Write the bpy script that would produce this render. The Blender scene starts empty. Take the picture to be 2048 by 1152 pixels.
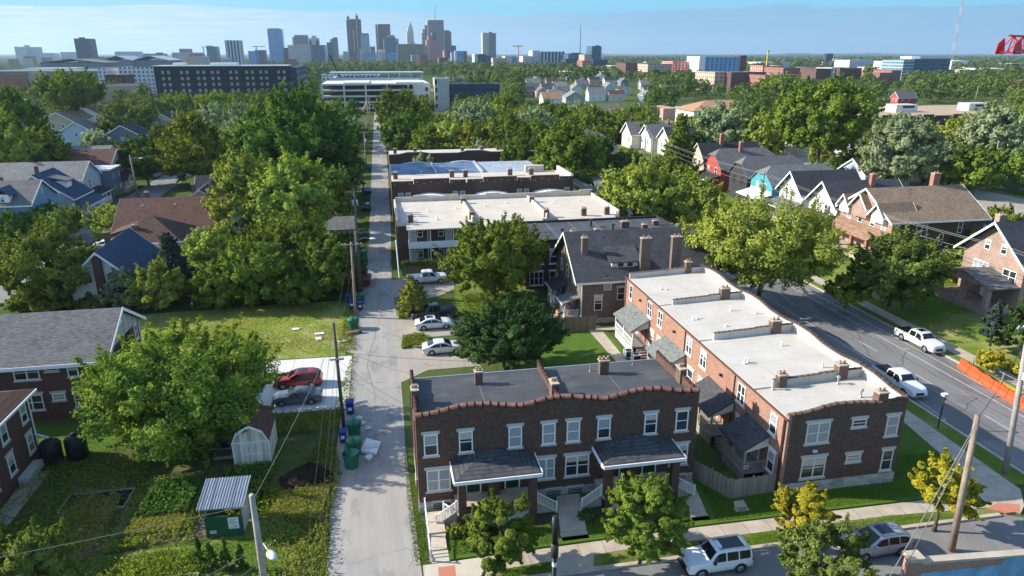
import bpy, math, random
import numpy as np
from mathutils import Vector, Matrix
R = math.radians
C = bpy.context.scene.collection
scn = bpy.context.scene
rng = random.Random(7)
FPX, PITCH = 1400.0, math.atan(469 / 1400.0)
YAW = math.atan(278 / math.hypot(1400, 469))
CAMZ = 32.0
cam = bpy.data.objects.new('camera', bpy.data.cameras.new('camera'))
C.objects.link(cam)
cam.location = (0, 0, CAMZ)
cam.rotation_euler = (R(90) - PITCH, 0, -YAW)
cam.data.sensor_width = 36
cam.data.lens = FPX / 2048 * 36
cam.data.clip_start = 0.5
cam.data.clip_end = 60000
scn.camera = cam
_sy, _cy, _sp, _cp = math.sin(YAW), math.cos(YAW), math.sin(PITCH), math.cos(PITCH)
FWD, RGT = Vector((_sy * _cp, _cy * _cp, -_sp)), Vector((_cy, -_sy, 0))
UPV = RGT.cross(FWD)
def ray(px, py):
 return FWD + (px - 1024) / FPX * RGT - (py - 576) / FPX * UPV
def at(px, py, z=0.0):
 """point of the level z that is seen in direction (px, py) of the 2048 px survey photo"""
 d = ray(px, py)
 t = (z - CAMZ) / d.z
 return d.x * t, d.y * t
def on_y(px, py, y):
 d = ray(px, py)
 t = y / d.y
 return d.x * t, CAMZ + d.z * t
def to_px(x, y, z):
 v = Vector((x, y, z - CAMZ))
 w = v.dot(FWD)
 return (1024 + FPX * v.dot(RGT) / w, 576 - FPX * v.dot(UPV) / w, w)
SUN_EL = R(28)
SUN_DIR = Vector((-0.962, 0.272, 0)).normalized() * math.cos(SUN_EL) + Vector((0, 0, math.sin(SUN_EL)))
sun = bpy.data.objects.new('sun', bpy.data.lights.new('sun', 'SUN'))
C.objects.link(sun)
sun.data.energy = 4.4
sun.data.angle = R(0.53)
sun.data.color = (1.0, 0.93, 0.80)
sun.rotation_euler = (-SUN_DIR).to_track_quat('-Z', 'Y').to_euler()
sun.location = (-200, 100, 300)
world = bpy.data.worlds.new('World')
scn.world = world
world.use_nodes = True
wn, wl = world.node_tree.nodes, world.node_tree.links
wn.clear()
w_out = wn.new('ShaderNodeOutputWorld')
w_bg = wn.new('ShaderNodeBackground')
w_sky = wn.new('ShaderNodeTexSky')
w_sky.sky_type = 'NISHITA'
w_sky.sun_disc = False
w_sky.sun_elevation = SUN_EL
w_sky.sun_rotation = math.atan2(SUN_DIR.x, SUN_DIR.y)
w_sky.altitude = 250
w_sky.air_density = 1.0
w_sky.dust_density = 0.4
w_sky.ozone_density = 1.6
w_bg.inputs['Strength'].default_value = 0.15
w_tc = wn.new('ShaderNodeTexCoord')
w_sep = wn.new('ShaderNodeSeparateXYZ')
wl.new(w_tc.outputs['Generated'], w_sep.inputs[0])
def wmath(op, a, b=None, c=None, clamp=False):
 n = wn.new('ShaderNodeMath')
 n.operation = op
 n.use_clamp = clamp
 for i, v in enumerate((a, b, c)):
  if v is None:
   continue
  if isinstance(v, (int, float)):
   n.inputs[i].default_value = v
  else:
   wl.new(v, n.inputs[i])
 return n.outputs[0]
def wnoise(scale3, detail=4.0, rough=0.55, loc=(0, 0, 0)):
 m = wn.new('ShaderNodeMapping')
 m.inputs['Scale'].default_value = scale3
 m.inputs['Location'].default_value = loc
 wl.new(w_tc.outputs['Generated'], m.inputs[0])
 n = wn.new('ShaderNodeTexNoise')
 n.inputs['Scale'].default_value = 1.0
 n.inputs['Detail'].default_value = detail
 n.inputs['Roughness'].default_value = rough
 wl.new(m.outputs[0], n.inputs[0])
 return n.outputs['Fac']
def wmap(v, a, b, c=0.0, d=1.0):
 n = wn.new('ShaderNodeMapRange')
 n.interpolation_type = 'SMOOTHSTEP'
 wl.new(v, n.inputs[0])
 for i, k in enumerate((a, b, c, d)):
  n.inputs[i + 1].default_value = k
 return n.outputs[0]
def wmix(f, a, b):
 n = wn.new('ShaderNodeMix')
 n.data_type = 'RGBA'
 for s, v in ((0, f), (6, a), (7, b)):
  if isinstance(v, (int, float)):
   n.inputs[s].default_value = v
  elif isinstance(v, tuple):
   n.inputs[s].default_value = (*v, 1)
  else:
   wl.new(v, n.inputs[s])
 return n.outputs[2]
w_z = w_sep.outputs['Z']
edge = wmath('MULTIPLY_ADD', wnoise((9, 9, 60), 3), 0.016, -0.008)
edge2 = wmath('MULTIPLY_ADD', wnoise((2.2, 2.2, 3), 2, loc=(3, 1, 0)), 0.03, -0.015)
elev = wmath('ADD', wmath('ADD', w_z, edge), edge2)
deck = wmap(elev, 0.0525, 0.0490)
streak = wmap(wnoise((14, 14, 330), 5, 0.6), 0.35, 0.72)
streak2 = wmap(wnoise((7, 7, 210), 4, 0.6, (5, 2, 1)), 0.56, 0.66)
gap = wmath('MULTIPLY', streak2, wmap(w_z, 0.030, 0.046))
deck = wmath('SUBTRACT', deck, wmath('MULTIPLY', gap, 0.55), clamp=True)
deck = wmath('MULTIPLY', deck, wmath('MULTIPLY_ADD', streak, 0.42, 0.58), clamp=True)
az = wmap(w_sep.outputs['X'], -0.42, 0.42)
cloud_col = wmix(az, (2.4, 2.95, 3.3), (0.86, 1.58, 2.35))
cloud_col = wmix(wmath('MULTIPLY', streak, wmath('MULTIPLY_ADD', az, -0.45, 0.6)), cloud_col, (2.5, 3.0, 3.3))
clear_col = wmix(az, (0.95, 2.35, 3.2), (0.75, 2.15, 3.05))
low = wmap(w_z, 0.35, 0.03)
sky_col = wmix(low, w_sky.outputs[0], clear_col)
col = wmix(deck, sky_col, cloud_col)
wl.new(col, w_bg.inputs['Color'])
wl.new(w_bg.outputs[0], w_out.inputs[0])
scn.view_settings.view_transform = 'Standard'
scn.view_settings.look = 'None'
scn.view_settings.exposure = 1.0
scn.view_settings.gamma = 1.0
scn.cycles.max_bounces = 6
scn.cycles.diffuse_bounces = 3
scn.cycles.glossy_bounces = 2
scn.cycles.transmission_bounces = 4
scn.cycles.volume_bounces = 0
scn.cycles.transparent_max_bounces = 4
scn.cycles.caustics_reflective = False
scn.cycles.caustics_refractive = False
scn.cycles.use_denoising = True
class NT:
 """small helper round one material's node tree"""
 def __init__(s, name):
  s.m = bpy.data.materials.new(name)
  s.m.use_nodes = True
  s.n, s.l = s.m.node_tree.nodes, s.m.node_tree.links
  s.b = s.n['Principled BSDF']
  s.tc = s.n.new('ShaderNodeTexCoord')
 def put(s, sock, v):
  if isinstance(v, (int, float)):
   sock.default_value = v
  elif isinstance(v, tuple):
   sock.default_value = (*v, 1) if len(v) == 3 and len(sock.default_value) == 4 else v
  else:
   s.l.new(v, sock)
 def math(s, op, a, b=0.0, c=0.0, clamp=False):
  n = s.n.new('ShaderNodeMath')
  n.operation = op
  n.use_clamp = clamp
  for i, v in enumerate((a, b, c)):
   s.put(n.inputs[i], v)
  return n.outputs[0]
 def noise(s, scale, detail=3.0, rough=0.6, co=None, sc3=None):
  n = s.n.new('ShaderNodeTexNoise')
  n.inputs['Scale'].default_value = scale
  n.inputs['Detail'].default_value = detail
  n.inputs['Roughness'].default_value = rough
  c = co or s.tc.outputs['Object']
  if sc3:
   m = s.n.new('ShaderNodeMapping')
   m.inputs['Scale'].default_value = sc3
   s.l.new(c, m.inputs[0])
   c = m.outputs[0]
  s.l.new(c, n.inputs[0])
  return n.outputs['Fac']
 def ramp(s, v, a, b, c=0.0, d=1.0):
  n = s.n.new('ShaderNodeMapRange')
  s.l.new(v, n.inputs[0])
  for i, k in enumerate((a, b, c, d)):
   n.inputs[i + 1].default_value = k
  return n.outputs[0]
 def mix(s, f, a, b, mode='MIX'):
  n = s.n.new('ShaderNodeMix')
  n.data_type = 'RGBA'
  n.blend_type = mode
  s.put(n.inputs[0], f)
  s.put(n.inputs[6], a)
  s.put(n.inputs[7], b)
  return n.outputs[2]
 def bump(s, h, strength=0.4, dist=0.02):
  n = s.n.new('ShaderNodeBump')
  n.inputs['Strength'].default_value = strength
  n.inputs['Distance'].default_value = dist
  s.l.new(h, n.inputs['Height'])
  s.l.new(n.outputs[0], s.b.inputs['Normal'])
 def along(s):
  """(run along the face, height, 0) from object coordinates and the object-space normal"""
  so = s.n.new('ShaderNodeSeparateXYZ')
  s.l.new(s.tc.outputs['Object'], so.inputs[0])
  sn = s.n.new('ShaderNodeSeparateXYZ')
  s.l.new(s.tc.outputs['Normal'], sn.inputs[0])
  ax = s.math('ABSOLUTE', sn.outputs[0])
  ay = s.math('ABSOLUTE', sn.outputs[1])
  f = s.math('GREATER_THAN', ax, ay)
  run = s.math('ADD', s.math('MULTIPLY', f, so.outputs[1]), s.math('MULTIPLY', s.math('SUBTRACT', 1.0, f), so.outputs[0]))
  cb = s.n.new('ShaderNodeCombineXYZ')
  s.l.new(run, cb.inputs[0])
  s.l.new(so.outputs[2], cb.inputs[1])
  return cb.outputs[0], run, so.outputs[2]
 def done(s, col, rough=0.8, spec=0.3, metal=0.0):
  s.put(s.b.inputs['Base Color'], col)
  s.put(s.b.inputs['Roughness'], rough)
  s.b.inputs['Specular IOR Level'].default_value = spec
  s.b.inputs['Metallic'].default_value = metal
  return s.m
def sc(c, k):
 return tuple(min(1.0, x * k) for x in c)
def plain(name, c, rough=0.7, var=0.18, scale=1.5, spec=0.3, metal=0.0, bump=0.0):
 t = NT(name)
 f = t.ramp(t.noise(scale, 5), 0.3, 0.7)
 f2 = t.ramp(t.noise(scale * 9, 3), 0.3, 0.7)
 col = t.mix(f, sc(c, 1 - var), sc(c, 1 + var))
 col = t.mix(t.math('MULTIPLY', f2, 0.35), col, sc(c, 1 - var * 1.3))
 if bump:
  t.bump(t.noise(scale * 14, 3), bump, 0.03)
 return t.done(col, rough, spec, metal)
def brick(name, c, mortar, c2=None, stain=(0.05, 0.045, 0.04), stain_amt=0.35):
 t = NT(name)
 v, run, z = t.along()
 b = t.n.new('ShaderNodeTexBrick')
 t.l.new(v, b.inputs['Vector'])
 b.inputs['Color1'].default_value = (*sc(c, 0.78), 1)
 b.inputs['Color2'].default_value = (*(c2 or sc(c, 1.35)), 1)
 b.inputs['Mortar'].default_value = (*mortar, 1)
 b.inputs['Scale'].default_value = 1.0
 b.inputs['Mortar Size'].default_value = 0.012
 b.inputs['Brick Width'].default_value = 0.24
 b.inputs['Row Height'].default_value = 0.085
 b.inputs['Bias'].default_value = -0.1
 big = t.ramp(t.noise(0.35, 5, 0.65), 0.35, 0.75)
 col = t.mix(t.math('MULTIPLY', big, stain_amt), b.outputs['Color'], stain)
 streak = t.ramp(t.noise(1.0, 4, 0.6, sc3=(1.6, 1.6, 0.18)), 0.52, 0.8)
 col = t.mix(t.math('MULTIPLY', streak, 0.35), col, sc(c, 1.7))
 t.bump(b.outputs['Fac'], -0.25, 0.01)
 return t.done(col, 0.85, 0.2)
def shingle(name, c, var=0.35, row=0.16, patch=None):
 t = NT(name)
 v, run, z = t.along()
 b = t.n.new('ShaderNodeTexBrick')
 t.l.new(v, b.inputs['Vector'])
 b.inputs['Color1'].default_value = (*sc(c, 1 - var), 1)
 b.inputs['Color2'].default_value = (*sc(c, 1 + var), 1)
 b.inputs['Mortar'].default_value = (*sc(c, 0.45), 1)
 b.inputs['Scale'].default_value = 1.0
 b.inputs['Mortar Size'].default_value = 0.012
 b.inputs['Brick Width'].default_value = 0.34
 b.inputs['Row Height'].default_value = row * 0.55
 big = t.ramp(t.noise(0.5, 5, 0.65), 0.3, 0.75)
 col = t.mix(t.math('MULTIPLY', big, 0.45), b.outputs['Color'], patch or sc(c, 1.45))
 st = t.ramp(t.noise(0.9, 4, 0.6, sc3=(1.5, 1.5, 0.4)), 0.5, 0.8)
 col = t.mix(t.math('MULTIPLY', st, 0.3), col, sc(c, 0.6))
 t.bump(t.noise(16, 2), 0.25, 0.02)
 return t.done(col, 0.9, 0.2)
def siding(name, c, row=0.14):
 t = NT(name)
 v, run, z = t.along()
 w = t.math('FRACT', t.math('DIVIDE', z, row))
 line = t.math('GREATER_THAN', w, 0.86)
 f = t.ramp(t.noise(0.8, 4), 0.3, 0.75)
 col = t.mix(f, sc(c, 0.88), sc(c, 1.06))
 col = t.mix(t.math('MULTIPLY', line, 0.55), col, sc(c, 0.5))
 t.bump(w, 0.35, 0.02)
 return t.done(col, 0.6, 0.3)
def planks(name, c, w=0.14, vertical=True, gap=0.5):
 t = NT(name)
 v, run, z = t.along()
 q = t.math('DIVIDE', run if vertical else z, w)
 fr = t.math('FRACT', q)
 line = t.math('GREATER_THAN', fr, 0.88)
 idn = t.n.new('ShaderNodeTexWhiteNoise')
 idn.noise_dimensions = '1D'
 t.l.new(t.math('FLOOR', q), idn.inputs['W'])
 col = t.mix(idn.outputs['Value'], sc(c, 0.7), sc(c, 1.25))
 col = t.mix(t.math('MULTIPLY', t.ramp(t.noise(1.2, 4, sc3=(3, 3, .5)), .45, .8), 0.5), col, sc(c, 0.55))
 col = t.mix(t.math('MULTIPLY', line, gap), col, sc(c, 0.25))
 return t.done(col, 0.8, 0.2)
def facade(name, wall, glass, floor=3.6, bay=3.0, fu=0.62, fv=0.55, gl2=None, rough=0.35, lit=0.0):
 """far facades: window grid as part of the skin"""
 t = NT(name)
 v, run, z = t.along()
 qu, qv = t.math('DIVIDE', run, bay), t.math('DIVIDE', z, floor)
 u, w = t.math('FRACT', qu), t.math('FRACT', qv)
 cw = t.n.new('ShaderNodeCombineXYZ')
 t.l.new(t.math('FLOOR', qu), cw.inputs[0])
 t.l.new(t.math('FLOOR', qv), cw.inputs[1])
 wn_ = t.n.new('ShaderNodeTexWhiteNoise')
 wn_.noise_dimensions = '2D'
 t.l.new(cw.outputs[0], wn_.inputs['Vector'])
 iu = t.math('LESS_THAN', t.math('ABSOLUTE', t.math('SUBTRACT', u, 0.5)), fu / 2)
 iv = t.math('LESS_THAN', t.math('ABSOLUTE', t.math('SUBTRACT', w, 0.5)), fv / 2)
 m = t.math('MULTIPLY', iu, iv)
 g = t.mix(wn_.outputs['Value'], glass, gl2 or sc(glass, 1.7))
 f = t.ramp(t.noise(0.05, 4), 0.3, 0.75)
 wc = t.mix(f, sc(wall, 0.9), sc(wall, 1.08))
 col = t.mix(m, wc, g)
 r = t.math('SUBTRACT', 0.8, t.math('MULTIPLY', m, 0.8 - rough))
 return t.done(col, r, 0.4)
M = {}
M['brick_dark'] = brick('dark brown brick', (0.078, 0.040, 0.029), (0.125, 0.092, 0.074), (0.155, 0.08, 0.056), stain_amt=0.15)
M['brick_pier'] = brick('porch pier brick', (0.07, 0.036, 0.03), (0.125, 0.095, 0.08), (0.15, 0.072, 0.055), stain_amt=0.15)
M['brick_corner'] = brick('street front brick', (0.078, 0.043, 0.034), (0.14, 0.11, 0.095), (0.155, 0.085, 0.066), stain_amt=0.15)
M['brick_orange'] = brick('orange common brick', (0.29, 0.128, 0.086), (0.37, 0.275, 0.215), (0.40, 0.205, 0.145), stain=(0.22, 0.09, 0.065))
M['brick_left'] = brick('red brown brick', (0.125, 0.05, 0.04), (0.12, 0.09, 0.08), (0.17, 0.07, 0.055))
M['brick_gray'] = brick('gray brown brick', (0.155, 0.11, 0.09), (0.20, 0.165, 0.14), (0.22, 0.155, 0.125))
M['brick_tan'] = brick('tan red brick', (0.34, 0.205, 0.155), (0.40, 0.33, 0.28), (0.42, 0.275, 0.215))
M['brick_red'] = brick('red brick', (0.36, 0.12, 0.085), (0.36, 0.25, 0.2), (0.42, 0.17, 0.12))
M['brick_chim'] = brick('chimney brick', (0.13, 0.066, 0.05), (0.2, 0.165, 0.14), (0.19, 0.1, 0.075))
M['brick_wall'] = brick('boundary wall brick', (0.38, 0.17, 0.11), (0.42, 0.34, 0.28), (0.45, 0.22, 0.15))
M['stone'] = brick('pale rubble stone', (0.50, 0.47, 0.42), (0.33, 0.31, 0.28), (0.62, 0.59, 0.53))
M['stone'].node_tree.nodes['Brick Texture'].inputs['Brick Width'].default_value = 0.55
M['stone'].node_tree.nodes['Brick Texture'].inputs['Row Height'].default_value = 0.26
M['lintel'] = plain('lintel stone', (0.50, 0.49, 0.46), 0.8, 0.12, 3)
M['concrete'] = plain('concrete', (0.54, 0.48, 0.40), 0.85, 0.12, 0.8, bump=0.15)
M['concrete_old'] = plain('old concrete', (0.46, 0.39, 0.31), 0.88, 0.2, 0.8, bump=0.2)
M['concrete_new'] = plain('new concrete', (0.60, 0.58, 0.54), 0.85, 0.06, 0.5, bump=0.1)
M['white'] = plain('white paint', (0.80, 0.80, 0.79), 0.5, 0.05, 2)
M['white_metal'] = plain('white metal', (0.75, 0.76, 0.77), 0.4, 0.05, 2)
M['cream'] = plain('cream paint', (0.70, 0.66, 0.56), 0.6, 0.06, 2)
M['tan_paint'] = plain('tan paint', (0.40, 0.32, 0.25), 0.65, 0.1, 2)
M['gray_paint'] = plain('gray paint', (0.45, 0.44, 0.42), 0.6, 0.1, 2)
M['roof_black'] = plain('black roof membrane', (0.062, 0.066, 0.072), 0.7, 0.22, 0.5, bump=0.1)
M['coping'] = plain('glazed coping tile', (0.092, 0.043, 0.038), 0.6, 0.4, 2.0, spec=0.25)
M['coping_dark'] = plain('brown coping tile', (0.10, 0.066, 0.056), 0.7, 0.4, 2.5, spec=0.2)
M['terracotta'] = plain('terracotta', (0.46, 0.24, 0.15), 0.8, 0.3, 4)
M['flash'] = plain('sheet metal', (0.42, 0.43, 0.44), 0.45, 0.2, 4, metal=0.6)
M['dark_metal'] = plain('dark metal', (0.035, 0.035, 0.038), 0.5, 0.2, 3)
M['black_plastic'] = plain('black plastic', (0.018, 0.018, 0.02), 0.45, 0.2, 2)
M['brown_pipe'] = plain('brown downspout', (0.12, 0.06, 0.05), 0.5, 0.1, 2)
M['wood_gray'] = planks('weathered boards', (0.34, 0.29, 0.235))
M['wood_dark'] = planks('old dark boards', (0.20, 0.165, 0.12))
M['deck'] = planks('deck boards', (0.46, 0.40, 0.32), 0.15, False, 0.4)
M['deck_x'] = planks('porch boards', (0.36, 0.34, 0.32), 0.12, True, 0.4)
M['green_door'] = plain('dark green door', (0.012, 0.05, 0.02), 0.4, 0.2, 2)
M['pole'] = plain('weathered pole wood', (0.30, 0.23, 0.175), 0.9, 0.3, 1.0, bump=0.3)
M['pole_gray'] = plain('gray pole wood', (0.36, 0.33, 0.30), 0.9, 0.25, 1.0, bump=0.3)
M['pole_dark'] = plain('dark pole wood', (0.10, 0.085, 0.07), 0.9, 0.25, 1.0)
M['wire'] = plain('wire', (0.03, 0.03, 0.03), 0.6, 0.1, 1)
M['wire_pale'] = plain('pale cable', (0.2, 0.195, 0.19), 0.6, 0.1, 1)
M['bark'] = plain('bark', (0.10, 0.078, 0.06), 0.95, 0.35, 2.0, bump=0.5)
M['soil'] = plain('dark compost', (0.035, 0.024, 0.018), 1.0, 0.5, 3, bump=0.8)
M['soil'].node_tree.nodes['Principled BSDF'].inputs['Specular IOR Level'].default_value = 0.05
M['mulch'] = plain('bark mulch', (0.075, 0.052, 0.042), 1.0, 0.4, 6, bump=0.6)
M['tyre'] = plain('tyre rubber', (0.02, 0.02, 0.021), 0.8, 0.2, 4)
M['rim'] = plain('alloy rim', (0.45, 0.46, 0.47), 0.35, 0.1, 4, metal=0.7)
M['car_glass'] = plain('car glass', (0.012, 0.014, 0.017), 0.08, 0.1, 2, spec=0.6)
M['lamp_red'] = plain('tail lamp', (0.35, 0.02, 0.02), 0.25, 0.1, 4, spec=0.5)
M['lamp_clear'] = plain('head lamp', (0.65, 0.66, 0.68), 0.2, 0.1, 4, spec=0.6)
M['orange'] = plain('orange plastic', (0.72, 0.095, 0.03), 0.5, 0.12, 2)
M['drum_orange'] = plain('drum orange', (0.75, 0.13, 0.03), 0.5, 0.1, 2)
M['yellow'] = plain('yellow paint', (0.62, 0.40, 0.03), 0.5, 0.15, 2)
M['crane_red'] = plain('red crane paint', (0.50, 0.02, 0.03), 0.45, 0.15, 1)
M['bin_green'] = plain('green bin plastic', (0.025, 0.16, 0.085), 0.5, 0.2, 2)
M['bin_blue'] = plain('blue cart plastic', (0.012, 0.03, 0.20), 0.5, 0.15, 2)
M['rust_red'] = plain('rusty red steel', (0.22, 0.06, 0.05), 0.75, 0.35, 2)
M['corrugated'] = planks('corrugated metal', (0.26, 0.30, 0.34), 0.18, True, 0.12)
M['corrugated'].node_tree.nodes['Principled BSDF'].inputs['Roughness'].default_value = 0.45
M['kiosk_green'] = plain('kiosk green', (0.015, 0.085, 0.05), 0.55, 0.15, 2)
M['paper'] = plain('white sheet', (0.75, 0.75, 0.73), 0.8, 0.08, 4)
M['ink'] = plain('gray lettering', (0.16, 0.17, 0.18), 0.8, 0.05, 4)
M['mural'] = plain('blue mural paint', (0.22, 0.42, 0.62), 0.6, 0.45, 0.6)
M['ac_white'] = plain('ac housing', (0.62, 0.62, 0.60), 0.5, 0.05, 3)
M['tactile'] = plain('brick red paving', (0.50, 0.19, 0.12), 0.85, 0.1, 6)
M['paint_line'] = plain('road paint', (0.45, 0.445, 0.43), 0.7, 0.3, 3)
M['seal'] = plain('crack sealant', (0.02, 0.02, 0.022), 0.6, 0.2, 3)
for _n, _c in dict(navy=(0.045, 0.075, 0.13), slate=(0.055, 0.058, 0.065), dark=(0.045, 0.045, 0.05), gray=(0.155, 0.15, 0.148), lgray=(0.22, 0.215, 0.205),
    brown=(0.125, 0.068, 0.052), dbrown=(0.10, 0.062, 0.048), tan=(0.26, 0.185, 0.125), green=(0.165, 0.178, 0.172), orange=(0.34, 0.205, 0.13), charcoal=(0.07, 0.072, 0.078)).items():
 M['sh_' + _n] = shingle(_n + ' shingles', _c)
for _n, _c in dict(white=(0.74, 0.74, 0.72), cream=(0.66, 0.62, 0.50), blue=(0.17, 0.30, 0.45), sky=(0.42, 0.50, 0.60), red=(0.40, 0.075, 0.065), black=(0.045, 0.047, 0.05),
    turquoise=(0.06, 0.31, 0.39), tan=(0.48, 0.42, 0.33), gray=(0.36, 0.37, 0.38), steel=(0.13, 0.18, 0.25), beige=(0.50, 0.40, 0.30), yellow=(0.62, 0.52, 0.22), peach=(0.6, 0.36, 0.26)).items():
 M['si_' + _n] = siding(_n + ' siding', _c)
def roof_black():
 t = NT('black roof membrane')
 col = t.mix(t.ramp(t.noise(0.35, 6, 0.7), 0.3, 0.75), (0.048, 0.051, 0.056), (0.085, 0.089, 0.095))
 pond = t.ramp(t.noise(0.28, 3, 0.5, sc3=(1, 1.6, 1)), 0.56, 0.62)
 col = t.mix(t.math('MULTIPLY', pond, 0.3), col, (0.14, 0.135, 0.125))
 sp = t.n.new('ShaderNodeSeparateXYZ')
 t.l.new(t.tc.outputs['Object'], sp.inputs[0])
 for axis, per in ((1, 2.1), (0, 5.3)):
  q = t.math('ADD', sp.outputs[axis], t.math('MULTIPLY', t.noise(0.9, 2), 0.12))
  ln = t.math('LESS_THAN', t.math('FRACT', t.math('DIVIDE', q, per)), 0.022)
  col = t.mix(t.math('MULTIPLY', ln, 0.55), col, (0.17, 0.165, 0.16))
 t.bump(t.noise(4, 4), 0.15, 0.03)
 return t.done(col, 0.7, 0.3)
M['roof_black'] = roof_black()
def roof_white():
 t = NT('white roof coating')
 v = t.tc.outputs['Object']
 f = t.ramp(t.noise(0.3, 6, 0.65), 0.3, 0.75)
 col = t.mix(f, (0.46, 0.425, 0.37), (0.55, 0.52, 0.47))
 dirt = t.ramp(t.noise(1.3, 6, 0.7), 0.52, 0.8)
 col = t.mix(t.math('MULTIPLY', dirt, 0.55), col, (0.34, 0.31, 0.255))
 sp = t.n.new('ShaderNodeSeparateXYZ')
 t.l.new(v, sp.inputs[0])
 for axis, per in ((0, 2.9), (1, 4.7)):
  q = t.math('ADD', sp.outputs[axis], t.math('MULTIPLY', t.noise(0.7, 3), 0.25))
  fr = t.math('FRACT', t.math('DIVIDE', q, per))
  ln = t.math('LESS_THAN', fr, 0.022)
  col = t.mix(t.math('MULTIPLY', ln, 0.5), col, (0.36, 0.33, 0.28))
 t.bump(t.noise(3, 4), 0.15, 0.03)
 return t.done(col, 0.75, 0.3)
M['roof_white'] = roof_white()
def glassmat(name, c, rough=0.1, blind=None):
 t = NT(name)
 f = t.noise(0.9, 2)
 col = t.mix(t.ramp(f, 0.35, 0.7), sc(c, 0.6), sc(c, 1.5))
 if blind:
  v, run, z = t.along()
  w = t.math('FRACT', t.math('DIVIDE', z, 0.06))
  col = t.mix(t.math('MULTIPLY', t.math('GREATER_THAN', w, 0.6), 0.35), blind, sc(blind, 0.55))
 return t.done(col, rough, 0.6)
M['glass'] = glassmat('window glass', (0.03, 0.037, 0.045))
M['glass_blind'] = glassmat('glass over blinds', (0.2, 0.2, 0.2), 0.25, (0.33, 0.35, 0.37))
M['cream_blind'] = glassmat('glass over cream shade', (0.3, 0.3, 0.27), 0.3, (0.5, 0.48, 0.42))
M['glass_green'] = glassmat('greenish glass', (0.05, 0.12, 0.12))
def asphalt(name, c, c2, worn, patch=None):
 t = NT(name)
 f = t.ramp(t.noise(0.16, 6, 0.65), 0.32, 0.7)
 col = t.mix(f, c, c2)
 tr = t.ramp(t.noise(1.0, 5, 0.6, sc3=(1.1, 0.07, 1)), 0.42, 0.72)
 col = t.mix(t.math('MULTIPLY', tr, 0.6), col, worn)
 if patch:
  for s_, th, k_, pc in ((0.11, .56, .55, patch), (0.3, .60, .4, patch), (0.22, .40, .0, worn)):
   pm = t.ramp(t.noise(s_, 8, .62, sc3=(1.5, .6, 1)), th, th + .03)
   col = t.mix(t.math('MULTIPLY', pm, k_), col, pc)
 g = t.noise(22, 3)
 col = t.mix(t.math('MULTIPLY', t.ramp(g, 0.35, 0.7), 0.25), col, sc(c, 0.55))
 vo = t.n.new('ShaderNodeTexVoronoi')
 vo.feature = 'DISTANCE_TO_EDGE'
 vo.inputs['Scale'].default_value = 0.35
 d = t.n.new('ShaderNodeMapping')
 t.l.new(t.tc.outputs['Object'], d.inputs[0])
 wv = t.n.new('ShaderNodeVectorMath')
 wv.operation = 'ADD'
 t.l.new(d.outputs[0], wv.inputs[0])
 nz = t.n.new('ShaderNodeTexNoise')
 nz.inputs['Scale'].default_value = 0.6
 nz.inputs['Detail'].default_value = 4
 t.l.new(t.tc.outputs['Object'], nz.inputs[0])
 t.l.new(nz.outputs['Color'], wv.inputs[1])
 t.l.new(wv.outputs[0], vo.inputs['Vector'])
 crack = t.math('LESS_THAN', vo.outputs['Distance'], 0.008)
 msk = t.ramp(t.noise(0.12, 3), 0.5, 0.6)
 col = t.mix(t.math('MULTIPLY', t.math('MULTIPLY', crack, msk), 0.7), col, sc(c, 0.3))
 t.bump(g, 0.2, 0.01)
 return t.done(col, 0.9, 0.2)
M['alley'] = asphalt('worn alley paving', (0.285, 0.27, 0.25), (0.36, 0.345, 0.32), (0.46, 0.415, 0.355), (0.19, 0.185, 0.178))
M['asphalt'] = asphalt('road asphalt', (0.17, 0.168, 0.166), (0.215, 0.211, 0.207), (0.27, 0.262, 0.252), (0.125, 0.125, 0.126))
M['asphalt_side'] = asphalt('side street asphalt', (0.19, 0.188, 0.185), (0.23, 0.225, 0.22), (0.28, 0.27, 0.26))
M['lot'] = asphalt('broken lot paving', (0.34, 0.30, 0.25), (0.42, 0.37, 0.31), (0.30, 0.28, 0.25))
def turf(name, a, b, dry=None, dry_lo=0.55, dirt=None, scale=1.0):
 t = NT(name)
 f = t.ramp(t.noise(0.9 * scale, 6, 0.7), 0.3, 0.72)
 col = t.mix(f, a, b)
 f2 = t.ramp(t.noise(9, 4, 0.7), 0.3, 0.7)
 col = t.mix(t.math('MULTIPLY', f2, 0.5), col, sc(a, 0.55))
 if dry:
  d = t.ramp(t.noise(0.17 * scale, 6, 0.7), dry_lo, dry_lo + 0.18)
  col = t.mix(d, col, dry)
 if dirt:
  d = t.ramp(t.noise(0.32 * scale, 6, 0.72, sc3=(0.6, 1.2, 1)), 0.58, 0.68)
  col = t.mix(t.math('MULTIPLY', d, 0.8), col, dirt)
 t.bump(t.noise(30, 3), 0.6, 0.06)
 return t.done(col, 0.95, 0.1)
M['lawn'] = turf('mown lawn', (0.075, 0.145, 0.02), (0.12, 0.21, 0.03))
M['lawn_rough'] = turf('rough grass', (0.085, 0.15, 0.018), (0.16, 0.23, 0.03), (0.24, 0.23, 0.08), 0.46)
M['lawn_lot'] = turf('dry lot grass', (0.145, 0.215, 0.025), (0.245, 0.31, 0.045), (0.33, 0.32, 0.12), 0.44, (0.44, 0.38, 0.26))
M['lawn_garden'] = turf('garden ground', (0.065, 0.10, 0.022), (0.10, 0.135, 0.03), (0.15, 0.13, 0.07), 0.5, (0.16, 0.115, 0.08), 1.4)  # browner than the mown lawn, with dry and bare patches
M['dirt'] = turf('bare dirt', (0.36, 0.30, 0.225), (0.43, 0.365, 0.28), (0.27, 0.25, 0.12), 0.6)
M['path_dirt'] = turf('mulched path', (0.17, 0.12, 0.09), (0.22, 0.16, 0.12), (0.12, 0.12, 0.05), 0.62)
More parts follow.
